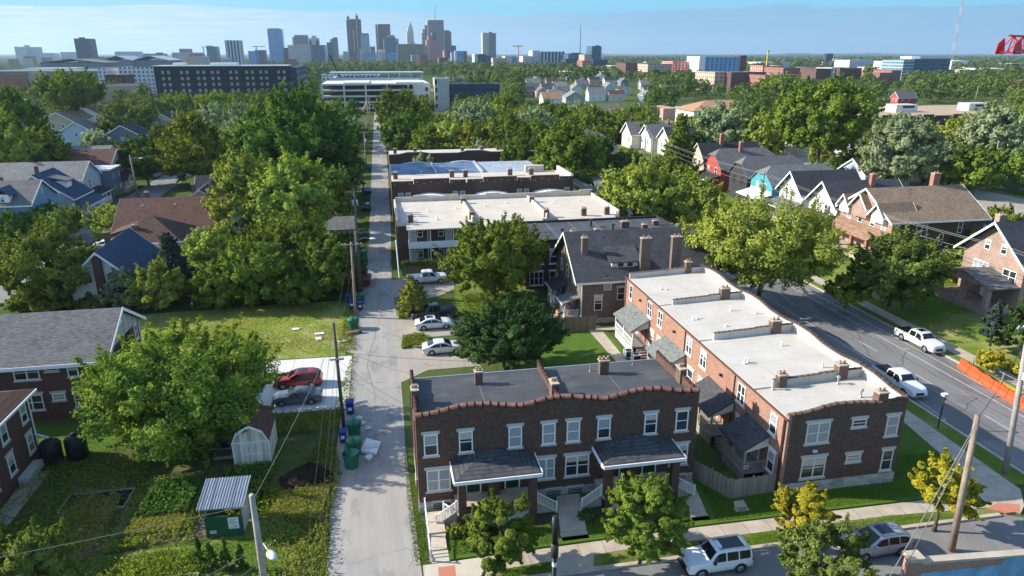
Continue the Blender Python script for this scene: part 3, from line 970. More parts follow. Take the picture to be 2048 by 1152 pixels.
def crown_mesh(name, seed, rx, rz, nclump, per, leaf, mat, shape='round', cr=.30, fill=.35, droop=0.0, asp=.55, zsq=1.0):
 """crown centred on the origin, radius rx across and rz high; leaf clumps spread through its volume"""
 g = np.random.default_rng(seed)
 c = g.normal(0, 1, (nclump, 3))
 c /= np.linalg.norm(c, axis=1)[:, None]
 rad = fill + (1 - fill) * g.uniform(0, 1, nclump) ** .55
 c *= rad[:, None]
 if shape == 'cone':
  h = g.uniform(-1, 1, nclump) ** 1.0
  ra = (1 - (h + 1) / 2) ** .85 * g.uniform(.35, 1, nclump) ** .6 + .04
  an = g.uniform(0, 2 * math.pi, nclump)
  c = np.stack([ra * np.cos(an), ra * np.sin(an), h], 1)
 elif shape == 'egg':
  c[:, :2] *= np.clip(1.12 - .45 * c[:, 2:3], .4, 1.3) * .86
 elif shape == 'vase':
  c[:, :2] *= np.clip(.86 + .3 * c[:, 2:3], .4, 1.2)
  c[:, 2] = np.where(c[:, 2] < -.55, -.55 + (c[:, 2] + .55) * .4, c[:, 2])
 elif shape == 'wide':
  c[:, 2] = np.where(c[:, 2] < -.3, -.3 + (c[:, 2] + .3) * .5, c[:, 2])
 elif shape == 'column':
  h = g.uniform(-1, 1, nclump)
  ra = np.sqrt(np.clip(1 - np.abs(h) ** 2.6, .02, 1)) * g.uniform(.45, 1, nclump) ** .5
  an = g.uniform(0, 2 * math.pi, nclump)
  c = np.stack([ra * np.cos(an), ra * np.sin(an), h], 1)
 nl = max(5, int(nclump / 9))
 ld = g.normal(0, 1, (nl, 3))
 ld /= np.linalg.norm(ld, axis=1)[:, None]
 cn = c / (np.linalg.norm(c, axis=1)[:, None] + 1e-6)
 near = (cn @ ld.T).max(1)
 c = c * (.80 + .30 * np.clip((near - .55) / .42, 0, 1))[:, None] * np.array([rx, rx, rz])
 r = cr * rx * g.uniform(.5, 1.2, nclump)
 ci = np.repeat(np.arange(nclump), per)
 n = len(ci)
 d = g.normal(0, 1, (n, 3))
 d /= np.linalg.norm(d, axis=1)[:, None] + 1e-9
 out = c[ci] / (np.linalg.norm(c[ci], axis=1)[:, None] + 1e-6)
 s = g.uniform(.1, 1, n) ** .5
 P = c[ci] + d * (r[ci] * s)[:, None] * np.array([1, 1, .75 * zsq])
 sh = g.uniform(0, 1, n) < .22
 ax = cn + np.array([0, 0, .7]) + g.normal(0, .35, (nclump, 3))
 ax /= np.linalg.norm(ax, axis=1)[:, None]
 P[sh] = (c[ci] + ax[ci] * (r[ci] * g.uniform(.5, 1.75, n))[:, None] + g.normal(0, .09, (n, 3)) * r[ci][:, None])[sh]
 P[:, 2] -= droop * (np.linalg.norm(P[:, :2], axis=1) / rx) ** 2 * rz
 N = d * .8 + out * .55 + np.array([0, 0, .45])
 ctint = g.uniform(0, 1, nclump)
 tint = ctint[ci] * .55 + g.uniform(0, 1, n) * .45
 V, tint = cards(P, N, leaf, leaf * asp, g, tint, .42)
 return card_mesh(name, V, tint, mat), c
def trunk_mb(h, r, cz, c, seed, limbs=6, lean=0.0):
 """trunk from the ground to the crown, limbs out to some of the clump centres (crown centre at height cz)"""
 g = random.Random(seed)
 m = MB()
 k = 6
 pts = [(lean * (i / k) ** 2 + g.uniform(-.02, .02) * h * .2 * (i > 0), g.uniform(-.02, .02) * h * .2 * (i > 0), h * i / k) for i in range(k + 1)]
 m.tube([(p[0], p[1], p[2] - .1 if i == 0 else p[2]) for i, p in enumerate(pts)], [r * (1.35 if i == 0 else 1 - .6 * i / k) for i in range(k + 1)], 8)
 top = pts[-1]
 idx = list(range(len(c)))
 g.shuffle(idx)
 for i in idx[:limbs]:
  e = (c[i][0] * .85, c[i][1] * .85, cz + c[i][2] * .85)
  s = pts[g.randint(3, k)]
  if e[2] < s[2]:
   continue
  mid = ((s[0] + e[0]) / 2 + g.uniform(-.1, .1) * h * .3, (s[1] + e[1]) / 2 + g.uniform(-.1, .1) * h * .3, s[2] + (e[2] - s[2]) * .62)
  m.tube([s, mid, e], [r * .42, r * .27, r * .08], 6)
 return m
def tree(label, x, y, z, h, w, leaf='mid', shape='round', seed=1, nclump=60, per=260, ls=.17, trunk=None, cr=.30, fill=.35, droop=0.0, cat='tree', name='tree', base=None, asp=.55, land=None, r=None, limbs=7, zsq=1.0, lean=0.0):
 """one tree with its own crown; h full height, w crown width, base height of the crown's underside"""
 b = h * .25 if base is None else base
 rz, rx = (h - b) / 2 / 1.12, w / 2 / 1.15
 cz = (h + b) / 2
 t = thing(name, label, cat, (x, y, z), 0, None, land)
 me, c = crown_mesh('crown', seed, rx, rz, nclump, per, ls, LEAF[leaf], shape, cr, fill, droop, asp, zsq)
 o = bpy.data.objects.new('crown', me)
 C.objects.link(o)
 o.parent = t
 o.location = (0, 0, cz)
 ROOT[o.name] = (0, 0, 0)
 ROOT[t.name] = (0, 0, 0)
 m = trunk_mb(cz if shape != 'cone' else h * .8, r or max(.09, h * .022), cz, c, seed, limbs if shape not in ('cone', 'column') else 0, lean)
 m.build('trunk', M['bark'], t, True)
 return t
def scatter_cards(name, polys, n, size, mat, seed, hgt=(0.02, .25), label=None, z=0.0, upright=.2, asp=.4, clump=None, clump_r=.4):
 g = np.random.default_rng(seed)
 allP = []
 for (pl, k) in polys:
  pl = np.array(pl)
  lo, hi = pl.min(0), pl.max(0)
  need = int(n * k)
  got = []
  while need > 0:
   q = g.uniform(lo, hi, (need * 2 + 20, 2))
   if clump:
    cen = g.uniform(lo, hi, (clump, 2))
    q = cen[g.integers(0, clump, len(q))] + g.normal(0, clump_r, (len(q), 2))
   ins = np.zeros(len(q), bool)
   j = len(pl) - 1
   for i in range(len(pl)):
    a, b = pl[i], pl[j]
    cond = ((a[1] > q[:, 1]) != (b[1] > q[:, 1])) & (q[:, 0] < (b[0] - a[0]) * (q[:, 1] - a[1]) / (b[1] - a[1] + 1e-12) + a[0])
    ins ^= cond
    j = i
   q = q[ins][:need]
   need -= len(q)
   got.append(q)
   if not len(q):
    break
  allP.append(np.concatenate(got))
 Q = np.concatenate(allP)
 m = len(Q)
 P = np.column_stack([Q, z + g.uniform(hgt[0], hgt[1], m)])
 N = np.tile(np.array([0., 0., upright]), (m, 1))
 V, t = cards(P, N, size, size * asp, g, g.uniform(0, 1, m), 1.0)
 V[:, :, 2] = np.maximum(V[:, :, 2], z + .003)
 me = card_mesh(name, V, t, LEAF[mat])
 o = bpy.data.objects.new(name, me)
 C.objects.link(o)
 tag(o, label, 'ground cover', None, 'stuff')
 return o
def interp(prof, x):
 for (a, va), (b, vb) in zip(prof[:-1], prof[1:]):
  if x <= b:
   f = (x - a) / (b - a) if b > a else 0
   return va + (vb - va) * max(0, min(1, f))
 return prof[-1][1]
CARS = {  # half length, half width, wheel x front/back, wheel r; top line, shoulder line, cabin half width (x forward, front at +)
 'sedan': dict(L=2.3, W=.90, wx=(1.4, -1.35), wr=.33, gr=.2,
    top=[(-2.3, .72), (-2.25, .98), (-1.75, 1.06), (-1.0, 1.40), (-.45, 1.46), (.1, 1.43), (.95, 1.02), (1.7, .94), (2.15, .80), (2.3, .55)],
    sh=[(-2.3, .72), (-2.2, .93), (-1.6, .98), (.9, .94), (2.0, .82), (2.3, .52)], cab=(-1.85, 1.05), ws=(.18, .92), rw=(-1.72, -1.05), side=(-1.5, .75), zs=.97, pil=(-.35,)),
 'suv': dict(L=2.35, W=.93, wx=(1.42, -1.4), wr=.36, gr=.24,
    top=[(-2.35, .8), (-2.3, 1.1), (-2.0, 1.48), (-1.5, 1.62), (-.4, 1.66), (.15, 1.60), (.95, 1.14), (1.75, 1.04), (2.2, .88), (2.35, .6)],
    sh=[(-2.35, .8), (-2.25, 1.04), (-1.5, 1.08), (.9, 1.04), (2.05, .92), (2.35, .58)], cab=(-2.2, 1.0), ws=(.22, .90), rw=(-2.22, -1.92), side=(-1.95, .75), zs=1.09, pil=(-1.15, -.3)),
 'boxy': dict(L=2.25, W=.92, wx=(1.4, -1.3), wr=.38, gr=.3,
    top=[(-2.25, .85), (-2.22, 1.2), (-2.12, 1.62), (-1.9, 1.76), (0, 1.80), (.28, 1.74), (.8, 1.2), (1.0, 1.14), (2.0, 1.08), (2.2, 1.0), (2.25, .6)],
    sh=[(-2.25, .85), (-2.2, 1.08), (.8, 1.08), (2.0, 1.0), (2.25, .6)], cab=(-2.2, .95), ws=(.34, .78), rw=(-2.22, -2.14), side=(-2.0, .62), zs=1.14, pil=(-1.15, -.28)),
 'cab': dict(L=2.95, W=.98, wx=(1.85, -1.75), wr=.41, gr=.36,
    top=[(-.95, 1.2), (-.92, 1.5), (-.8, 1.84), (-.5, 1.92), (.45, 1.92), (.75, 1.86), (1.3, 1.32), (1.5, 1.27), (2.6, 1.20), (2.88, 1.08), (2.95, .62)],
    sh=[(-.95, 1.2), (1.2, 1.18), (2.6, 1.1), (2.95, .62)], cab=(-.94, 1.4), ws=(.8, 1.28), rw=(-.93, -.83), side=(-.75, 1.05), zs=1.24, pil=(.2,)),
}
def car(label, kind, paint, x, y, rot, cat, z=0.0, roofglass=False, rack=False, cargo=None, name=None, door_lines=True):
 S = CARS[kind]
 L, W, gr = S['L'], S['W'], S['gr']
 t = thing(name or {'cab': 'pickup_truck', 'sedan': 'parked_car', 'suv': 'parked_car', 'boxy': 'parked_car'}[kind], label, cat, (x, y, z), rot)
 P = CARP[paint]
 xs0 = S['top'][0][0]
 xs = [xs0 + (L - xs0) * k / 46 for k in range(47)]
 def plan(xx):           # plan taper at the ends
  e = max(0, abs(xx - 0) - L * .72) / (L * .28)
  return W * (1 - .16 * e * e)
 def hw(xx, zz):         # half width at height zz
  zt, zs = interp(S['top'], xx), interp(S['sh'], xx)
  pw = plan(xx)
  if zz <= zs:
   return pw * (1 - .05 * max(0, (zs - zz - .25)) - (.06 if zz < gr + .12 else 0))
  inc = max(0.0, min(1, (zt - zs) / .45))
  f = (zz - zs) / max(.02, zt - zs)
  return pw * (1 - (.04 + .20 * inc) * f)
 m = MB()
 rows = []
 for xx in xs:
  zt, zs = interp(S['top'], xx), interp(S['sh'], xx)
  zt = max(zt, zs + .015)
  ring = [(hw(xx, gr) * .92, gr), (hw(xx, gr + .12), gr + .12), (hw(xx, (gr + zs) / 2) * 1.01, (gr + zs) / 2), (hw(xx, zs - .05) * 1.005, zs - .05), (hw(xx, zs), zs),
    (hw(xx, zs + (zt - zs) * .5), zs + (zt - zs) * .5), (hw(xx, zt - .07 * min(1, (zt - zs) / .3)), zt - .07 * min(1, (zt - zs) / .3)), (hw(xx, zt) * .90, zt - .012), (hw(xx, zt) * .45, zt + .012)]
  rows.append([(xx, yy, zz) for yy, zz in ring] + [(xx, -yy, zz) for yy, zz in reversed(ring)])
 n = len(rows[0])
 for r_ in rows:
  m.v.extend(r_)
 for k in range(len(rows) - 1):
  for j in range(n):
   a, b = k * n + j, k * n + (j + 1) % n
   m.f.append((a, a + n, b + n, b))
   m.mi.append(0)
 m.f.append(tuple(range(n)))
 m.f.append(tuple((len(rows) - 1) * n + j for j in range(n - 1, -1, -1)))
 m.mi += [0, 0]
 body = m.build('body', P, t, True)
 G_ = M['car_glass']
 def top_patch(name, x0, x1, f, off, mat, nx=5, ny=5, parent=t):
  q = MB()
  pts = [[(xx, hw(xx, interp(S['top'], xx)) * f * (2 * j / ny - 1), max(interp(S['top'], xx), interp(S['sh'], xx) + .015) + off) for j in range(ny + 1)] for xx in [x0 + (x1 - x0) * i / nx for i in range(nx + 1)]]
  for i in range(nx):
   for j in range(ny):
    q.face(pts[i][j], pts[i + 1][j], pts[i + 1][j + 1], pts[i][j + 1])
  return q.build(name, mat, parent, True)
 top_patch('windshield', S['ws'][0], S['ws'][1], .86, .014, G_)
 top_patch('rear_window', S['rw'][0], S['rw'][1], .82, .016, G_)
 if roofglass:
  top_patch('sunroof', S['ws'][0] - (2.0 if kind == 'boxy' else 1.25), S['ws'][0] - .25, .74 if kind == 'boxy' else .62, .016, G_)
 x0, x1 = S['side']
 cuts = [x0] + list(S['pil']) + [x1]
 for sgn in (1, -1):
  for a, b in zip(cuts[:-1], cuts[1:]):
   a_, b_ = a + .045, b - .045
   q = MB()
   nx = 6
   cols_ = []
   for i in range(nx + 1):
    xx = a_ + (b_ - a_) * i / nx
    zt = interp(S['top'], xx) - .13
    zb = S['zs'] - .01
    zt = max(zt, zb + .02)
    cols_.append([(xx, sgn * (hw(xx, zb + (zt - zb) * j / 3) + .012), zb + (zt - zb) * j / 3) for j in range(4)])
   for i in range(nx):
    for j in range(3):
     p4 = (cols_[i][j], cols_[i + 1][j], cols_[i + 1][j + 1], cols_[i][j + 1])
     q.face(*(p4 if sgn < 0 else p4[::-1]))
   q.build('side_window', G_, t, True)
  xm = x1 - .02
  MB().box(xm - .08, xm + .1, sgn * (W + .02) - .0 if sgn > 0 else -(W + .2), (W + .2) if sgn > 0 else -(W + .02), S['zs'] - .02, S['zs'] + .14).build('mirror', P if paint != 'white' else M['black_plastic'], t)
  q = MB()
  for xx in cuts[1:-1] + [x1 + .12, x0 + .25]:
   zz = S['zs'] - .05
   yy = hw(xx, zz) + .006
   q.box(xx - .008, xx + .008, min(sgn * yy, sgn * (yy - .03)), max(sgn * yy, sgn * (yy - .03)), gr + .2, zz)
  q.build('door_seam', M['dark_metal'], body)
 for wx in S['wx']:
  for sgn in (1, -1):
   wy = sgn * (plan(wx) - .10)
   q = MB()
   ring = 18
   prof = [(S['wr'] * .62, -.115), (S['wr'] * .95, -.115), (S['wr'], -.07), (S['wr'], .07), (S['wr'] * .95, .115), (S['wr'] * .62, .115)]
   i0 = len(q.v)
   for rr, oo in prof:
    for j in range(ring):
     an = 2 * math.pi * j / ring
     q.v.append((wx + rr * math.cos(an), wy + sgn * oo, S['wr'] + rr * math.sin(an)))
   for k in range(len(prof) - 1):
    for j in range(ring):
     a, b = i0 + k * ring + j, i0 + k * ring + (j + 1) % ring
     q.f.append((a, b, b + ring, a + ring))
     q.mi.append(0)
   wheel = q.build('wheel', M['tyre'], t, True)
   rm = MB()
   rr = S['wr'] * .62
   for k in range(5):
    an = 2 * math.pi * k / 5
    ca, sa = math.cos(an), math.sin(an)
    e = Vector((ca, 0, sa)) * rr * 1.02
    sd = Vector((-sa, 0, ca)) * rr * .17
    c0 = Vector((wx, wy + sgn * .10, S['wr']))
    rm.face(*[tuple(v) for v in (c0 - sd, c0 + e - sd * 1.3, c0 + e + sd * 1.3, c0 + sd)])
   for j in range(14):
    a0, a1 = 2 * math.pi * j / 14, 2 * math.pi * (j + 1) / 14
    rm.face(*[(wx + q_ * rr * math.cos(a), wy + sgn * .108, S['wr'] + q_ * rr * math.sin(a)) for q_, a in ((.86, a0), (1.04, a0), (1.04, a1), (.86, a1))])
    rm.face((wx, wy + sgn * .111, S['wr']), (wx + .3 * rr * math.cos(a0), wy + sgn * .111, S['wr'] + .3 * rr * math.sin(a0)), (wx + .3 * rr * math.cos(a1), wy + sgn * .111, S['wr'] + .3 * rr * math.sin(a1)))
   rm.build('rim', M['rim'], wheel)
   hb = MB()
   for j in range(16):
    a0, a1 = math.pi * j / 16 * 1.0, math.pi * (j + 1) / 16
    R1, R0 = S['wr'] * 1.2, 0.02
    yy = sgn * (plan(wx) + .008)
    hb.face(*[(wx + q_ * math.cos(a), yy, S['wr'] - .02 + q_ * math.sin(a)) for q_, a in ((S['wr'] * .99, a0), (R1, a0), (R1, a1), (S['wr'] * .99, a1))])
   hb.build('wheel_arch', M['black_plastic'], t)
 for sgn in (1, -1):
  xf, xr = L - .16, xs0 + .05
  zf, zr_ = interp(S['sh'], xf) - .10, interp(S['sh'], xr) - .06
  MB().box(xf - .12, xf + .13, min(sgn * W * .46, sgn * W * .86), max(sgn * W * .46, sgn * W * .86), zf - .06, zf + .07).build('headlight', M['lamp_clear'], t)
  if kind != 'cab':
   MB().box(xr - .07, xr + .16, min(sgn * W * .55, sgn * W * .90), max(sgn * W * .55, sgn * W * .90), zr_ - .16, zr_ + .03).build('taillight', M['lamp_red'], t)
 MB().box(L - .1, L + .03, -W * .42, W * .42, gr + .22, gr + .45).build('grille', M['black_plastic'], t)
 MB().box(L - .12, L + .06, -W * .86, W * .86, gr + .02, gr + .18).build('bumper', M['black_plastic'] if kind in ('boxy',) else (M['rim'] if kind == 'cab' else P), t)
 if rack:
  for sgn in (1, -1):
   a, b = S['side'][0] + .1, S['ws'][0] - .2
   MB().tube([(a, sgn * W * .66, interp(S['top'], a) + .06), ((a + b) / 2, sgn * W * .66, interp(S['top'], (a + b) / 2) + .07), (b, sgn * W * .66, interp(S['top'], b) + .06)], .022, 6).build('roof_rail', M['rim'], t)
 if kind == 'cab':
  q = MB()
  zb, zt = gr + .05, 1.2
  for sgn in (1, -1):
   a, b = sorted((sgn * (W - .13), sgn * W))
   q.box(-2.9, -.97, a, b, zb, zt)
  q.box(-2.95, -2.83, -W, W, zb + .1, zt - .01)
  q.box(-2.83, -.97, -W + .13, W - .13, zb + .25, zb + .4)
  q.build('truck_bed', P, t)
  MB().box(-3.02, -2.951, -W * .9, W * .9, gr + .02, gr + .2).build('rear_bumper', M['rim'], t)
  for sgn in (1, -1):
   a, b = sorted((sgn * W * .84, sgn * W * .99))
   MB().box(-2.975, -2.94, a, b, .8, 1.14).build('taillight', M['lamp_red'], t)
  if cargo:
   MB().box(-2.84, -1.0, -W + .14, W - .14, zt - .18, zt + .04).build('bed_cover', M[cargo], t)
 return t
def sheet(name, pts, z, mat, kind='structure', under=.3):
 return struct(name, MB().prism(pts, z - under, z), M[mat] if isinstance(mat, str) else mat)
g0 = MB()
g0.face((-30000, -2000, -.02), (30000, -2000, -.02), (30000, 30000, -.02), (-30000, 30000, -.02))
struct('ground', g0, M['ground'])
hm = MB()
for k, (yy, hh) in enumerate(((9000, 26), (13000, 52))):
 n = 90
 row = []
 for i in range(n + 1):
  xx = -11000 + 27000 * i / n
  zz = hh * (.45 + .3 * math.sin(i * .37 + k * 2) + .2 * math.sin(i * .91 + k) + .12 * math.sin(i * 2.3)) * min(1, i / 10) * (0.35 + .65 * min(1, max(0, (i - 32) / 30)))
  row.append((xx, max(zz, -5)))
 for (xa, za), (xb, zb) in zip(row[:-1], row[1:]):
  hm.face((xa, yy - 600, -10), (xb, yy - 600, -10), (xb, yy, zb), (xa, yy, za))
  hm.face((xa, yy, za), (xb, yy, zb), (xb, yy + 600, -10), (xa, yy + 600, -10))
wd = plain('far woods', (0.03, 0.055, 0.025), 1.0, 0.5, 0.01, 0.0)
struct('hills', hm, wd)
sheet('street', [(-120, 28.6), (49.4, 28.6), (49.4, 35.3), (44.6, 35.3), (43.2, 36.0), (3.0, 36.0), (1.2, 35.6), (-5.0, 35.6), (-7, 36.0), (-120, 36.0)], .004, 'asphalt_side')
sheet('avenue', [(49.4, -40), (60.6, -40), (60.6, 700), (49.4, 700)], .008, 'asphalt')
sheet('alley', [(-5.0, 35.6), (1.2, 35.6), (.95, 44), (.6, 60), (.55, 90), (1.6, 145), (2.6, 250), (3.4, 420), (-1.2, 420), (-2.2, 250), (-2.6, 146), (-3.6, 95), (-4.1, 75), (-4.9, 46)], .012, 'alley')
sheet('alley_shoulder', [(.55, 44), (.85, 60), (.85, 66), (3.8, 68.5), (9.5, 68.5), (9.5, 73.6), (3.5, 74.2), (1.6, 75.5), (2.2, 77.6), (9.5, 77.8), (9.5, 82.0), (6, 84), (1.6, 84.5), (1.2, 90), (7, 92.3), (9.5, 95), (10, 101), (1.6, 101), (.5, 101), (.3, 60)], .006, 'lot')
sheet('alley_edge', [(-4.6, 38.5), (-5.2, 46), (-4.9, 60.9), (-4.05, 61.2), (-3.9, 74), (-5.6, 76), (-5.2, 90), (-3.0, 100), (-2.5, 60), (-3.8, 38)], .006, 'dirt')
sheet('left_street', [(-58.6, 36), (-51.0, 36), (-52.2, 420), (-59.8, 420)], .005, 'asphalt_side')
sheet('driveway', [(-13.6, 73.9), (-4.25, 73.7), (-4.3, 61.3), (-13.4, 61.6), (-13.3, 66.5), (-12.6, 70.5), (-13.3, 71.9), (-18, 72.6), (-18, 74.2)], .05, 'concrete_new')
jl = MB()
for xx in (-7.4, -10.4):
 jl.box(xx - .012, xx + .012, 61.7, 73.6, .04, .054)
jl.box(-13.2, -4.3, 67.4, 67.424, .04, .054)
struct('driveway_joints', jl, M['seal'])
sheet('sidewalk', [(1.25, 36.0), (1.25, 38.25), (2.95, 38.25), (20.6, 38.55), (44.0, 38.35), (45.6, 49), (45.6, 300), (47.5, 300), (47.5, 50), (47.1, 38.2), (45.6, 36.4), (44.6, 35.7), (42.8, 36.7), (35, 37.2), (15, 37.25), (6.2, 36.9), (6.2, 36.2)], .13, 'concrete_old')
sheet('sidewalk_new', [(1.3, 36.05), (1.35, 38.2), (5.4, 38.3), (5.9, 36.1)], .136, 'concrete')
sheet('ramp_paving', [(2.15, 36.05), (2.2, 37.85), (3.3, 37.85), (3.25, 36.05)], .141, 'tactile')
sheet('corner_ramp', [(43.6, 35.9), (42.6, 36.65), (44.0, 37.05), (45.4, 36.6), (44.7, 35.85)], .137, 'tactile')
km = MB()
km.box(5.4, 43.0, 35.72, 36.02, -.1, .15)
km.box(49.1, 49.42, 38.6, 320, -.1, .15)
km.box(60.6, 60.9, -40, 420, -.1, .15)
struct('kerb', km, M['concrete_old'])
sl = MB()
for xx in np.arange(6.5, 43, 1.75):
 sl.box(xx - .012, xx + .012, 37.0, 38.4, .1, .1345)
for yy in np.arange(40, 90, 1.75):
 sl.box(45.6, 47.5, yy - .012, yy + .012, .1, .1345)
struct('sidewalk_joints', sl, M['pole_dark'])
sheet('verge', [(6.2, 36.0), (6.2, 36.9), (15, 37.25), (35, 37.2), (42.7, 36.65), (43.3, 36.0)], .11, 'lawn_rough')
sheet('verge_avenue', [(47.5, 50), (47.5, 300), (49.1, 300), (49.1, 40), (48.3, 38.6), (47.2, 38.9)], .11, 'lawn_rough')
sheet('verge_path', [(9.6, 36.02), (9.9, 37.15), (12.6, 37.2), (12.2, 36.02)], .12, 'concrete_old')
sheet('front_lawn', [(3.0, 38.35), (20.6, 38.62), (44.0, 38.45), (45.5, 49), (45.5, 80), (38.2, 80), (38.2, 41.1), (28, 41.1), (28, 44.6), (3.0, 44.6)], .22, 'lawn')
sheet('far_verge', [(60.9, 30), (62.0, 30), (62.4, 420), (60.9, 420)], .12, 'lawn_rough')
sheet('far_sidewalk', [(62.0, 30), (63.8, 30), (64.2, 420), (62.4, 420)], .13, 'concrete_old')
tm = MB()
n = 40
prev = None
for i in range(n + 1):
 yy = 30 + 390 * i / n
 rr = [(63.8, .1), (65.0, .35), (67.5, .95), (70.0, 1.2), (140, 1.2), (150, -.1)]
 rr = [(x_ + .4 * (yy - 30) / 390, yy, z_ + (0 if k in (0, 5) else .08 * math.sin(yy * .8 + k))) for k, (x_, z_) in enumerate(rr)]
 if prev:
  for k in range(5):
   tm.face(prev[k], prev[k + 1], rr[k + 1], rr[k])
 prev = rr
struct('raised_lawn', tm, M['lawn_rough'])
sheet('gravel_yard', [(88, 84), (140, 84), (140, 200), (99, 200), (96, 110)], 1.32, 'lot')
sheet('vacant_lot', [(-29, 74.3), (-13.5, 74.2), (-5.0, 74.0), (-4.8, 92.5), (-12, 93.0), (-32, 92.0)], .02, 'lawn_lot')
sheet('garden_lot', [(-34, 36.4), (-5.0, 36.2), (-5.2, 61.1), (-13.6, 61.4), (-13.4, 66), (-26, 66), (-26, 75), (-34, 75)], .016, 'lawn_garden')
sheet('garden_grass', [(-20, 36.3), (-5.1, 36.2), (-5.2, 47.5), (-9.5, 47.0), (-13.2, 43.2), (-18.5, 43.4)], .03, 'lawn_rough')
sheet('garden_path', [(-25, 43.2), (-18.5, 43.9), (-13.4, 44.2), (-13.9, 46), (-14.6, 49.6), (-13.2, 52.0), (-19.5, 52.4), (-19.4, 51.3), (-15.2, 51.5), (-15.6, 49.0), (-16.0, 45.6), (-19.0, 44.9), (-18.9, 50.9), (-19.6, 51.0), (-20.0, 44.6), (-25, 44.4)], .034, 'path_dirt')
sheet('garden_lawn', [(-33, 56.5), (-20, 58), (-20, 62), (-33, 63)], .024, 'lawn')  # patch of mown lawn laid over the garden ground
sheet('drive_strip', [(-13.2, 58.2), (-5.2, 57.8), (-5.0, 61.0), (-13.2, 61.3)], .026, 'lawn_rough')
sheet('back_lawn', [(14.5, 64), (25.9, 64), (25.9, 76), (17.5, 76.2), (12, 73)], .03, 'lawn')
sheet('back_walk', [(24.3, 64), (25.4, 64), (25.4, 75.6), (28, 75.7), (28, 76.5), (23.8, 76.4)], .045, 'concrete_old')
sheet('yard_grass', [(8.6, 85), (20, 84), (20, 102), (10.5, 102), (9.2, 92)], .022, 'lawn_rough')
def line(pts, w=.12, z=.014, mat='paint_line'):
 m = MB()
 for a, b in zip(pts[:-1], pts[1:]):
  a, b = Vector((*a, 0)), Vector((*b, 0))
  d = (b - a).normalized()
  s_ = Vector((-d.y, d.x, 0)) * w / 2
  m.hexa([tuple(p + Vector((0, 0, z - .01))) for p in (a - s_, b - s_, b + s_, a + s_)], [tuple(p + Vector((0, 0, z))) for p in (a - s_, b - s_, b + s_, a + s_)])
 return m
lm = MB()
for q in ([(59.0, 20), (59.0, 200)], [(57.4, 30), (57.4, 200)], [(49.9, 48.9), (47.9 + 1.6, 48.9)], [(49.9, 48.9), (50.2, 53.5)], [(51.6, 56.5), (51.6, 200)], [(56.0, 28), (52.6, 41.6)]):
 k = line(q)
 o_ = len(lm.v)
 lm.v += k.v
 lm.f += [tuple(i + o_ for i in f) for f in k.f]
 lm.mi += k.mi
for yy in range(46, 190, 9):
 k = line([(54.1, yy), (54.1, yy + 3)])
 o_ = len(lm.v)
 lm.v += k.v
 lm.f += [tuple(i + o_ for i in f) for f in k.f]
 lm.mi += k.mi
for yy in (64, 70.5, 77):
 k = line([(57.4, yy), (58.2, yy)])
 o_ = len(lm.v)
 lm.v += k.v
 lm.f += [tuple(i + o_ for i in f) for f in k.f]
 lm.mi += k.mi
struct('road_markings', lm, M['paint_line'])
g_ = random.Random(5)
cm = MB()
def crack(x, y, dx, dy, n, w, z):
 pts = [(x, y)]
 for i in range(n):
  x += dx + g_.uniform(-.35, .35)
  y += dy + g_.uniform(-.35, .35)
  pts.append((x, y))
 k = line(pts, w, z, 'seal')
 o_ = len(cm.v)
 cm.v.extend(k.v)
 cm.f.extend(tuple(i + o_ for i in f) for f in k.f)
 cm.mi.extend(k.mi)
for (x, y, dx, dy, n_) in ((55.3, 36, .02, 1.4, 34), (53.0, 44, .03, 1.5, 18), (57.0, 40, -.5, .9, 7), (56.2, 52, -.6, .5, 6), (52.2, 50, .7, .4, 6), (55.0, 47, .5, -.6, 5), (58.2, 47, -.2, 1.1, 9), (54.2, 60, .6, .6, 5), (52.4, 62, .4, 1.2, 8)):
 crack(x, y, dx, dy, n_, .05, .0135)
for (x, y, dx, dy, n_) in ((-2.4, 55.6, .75, .25, 5), (-4.6, 37.2, 1.2, .05, 4), (-1.9, 62, .05, 1.5, 18), (-3.6, 66, 1.0, .1, 3)):
 crack(x, y, dx, dy, n_, .035, .0155)
struct('crack_sealant', cm, M['seal'])
def coped_wall(root, fr, prof, d0, d1, zb, wall, coping, name='parapet', cw=.2, seg=.62, mat_in=None):
 """a wall with a shaped top: prof = (u, z) along the top; half-round coping tiles sit on it"""
 w = MB().fsolid(fr, [(prof[0][0], zb), (prof[-1][0], zb)] + [p for p in reversed(prof)], d0, d1)
 o = w.build(name, M[wall], root)
 m = MB()
 dm = (d0 + d1) / 2
 for (ua, za), (ub, zb_) in zip(prof[:-1], prof[1:]):
  L = math.hypot(ub - ua, zb_ - za)
  n = max(1, round(L / seg))
  for k in range(n):
   f0, f1 = k / n, (k + 1) / n
   pa = fr.p(ua + (ub - ua) * (f0 + .02 / n), dm, za + (zb_ - za) * f0 + .01)
   pb = fr.p(ua + (ub - ua) * (f1 - .02 / n), dm, za + (zb_ - za) * f1 + .01)
   pm = tuple(.86 * b + .14 * a for a, b in zip(pa, pb))
   m.tube([pa, pm, pm, pb], [cw, cw * .95, cw * 1.14, cw * 1.14], 8)
 m.build('coping', M[coping], o, True)
 return o
FB = thing('row_house', 'dark brown brick row house with two hipped porches, curved tiled parapet and black roof', 'row house', (1.4, 43.9, 0), land='the dark brick row house with two porches')
S = F(1.4, 43.9, 1, 0)
W_ = 21.2
fbw = MB().box(1.4, 22.6, 43.9, 51.8, .95, 6.95)
fbw.build('wall', M['brick_dark'], FB)
MB().box(1.37, 22.63, 43.87, 51.83, -.1, .949).build('foundation', M['stone'], FB)
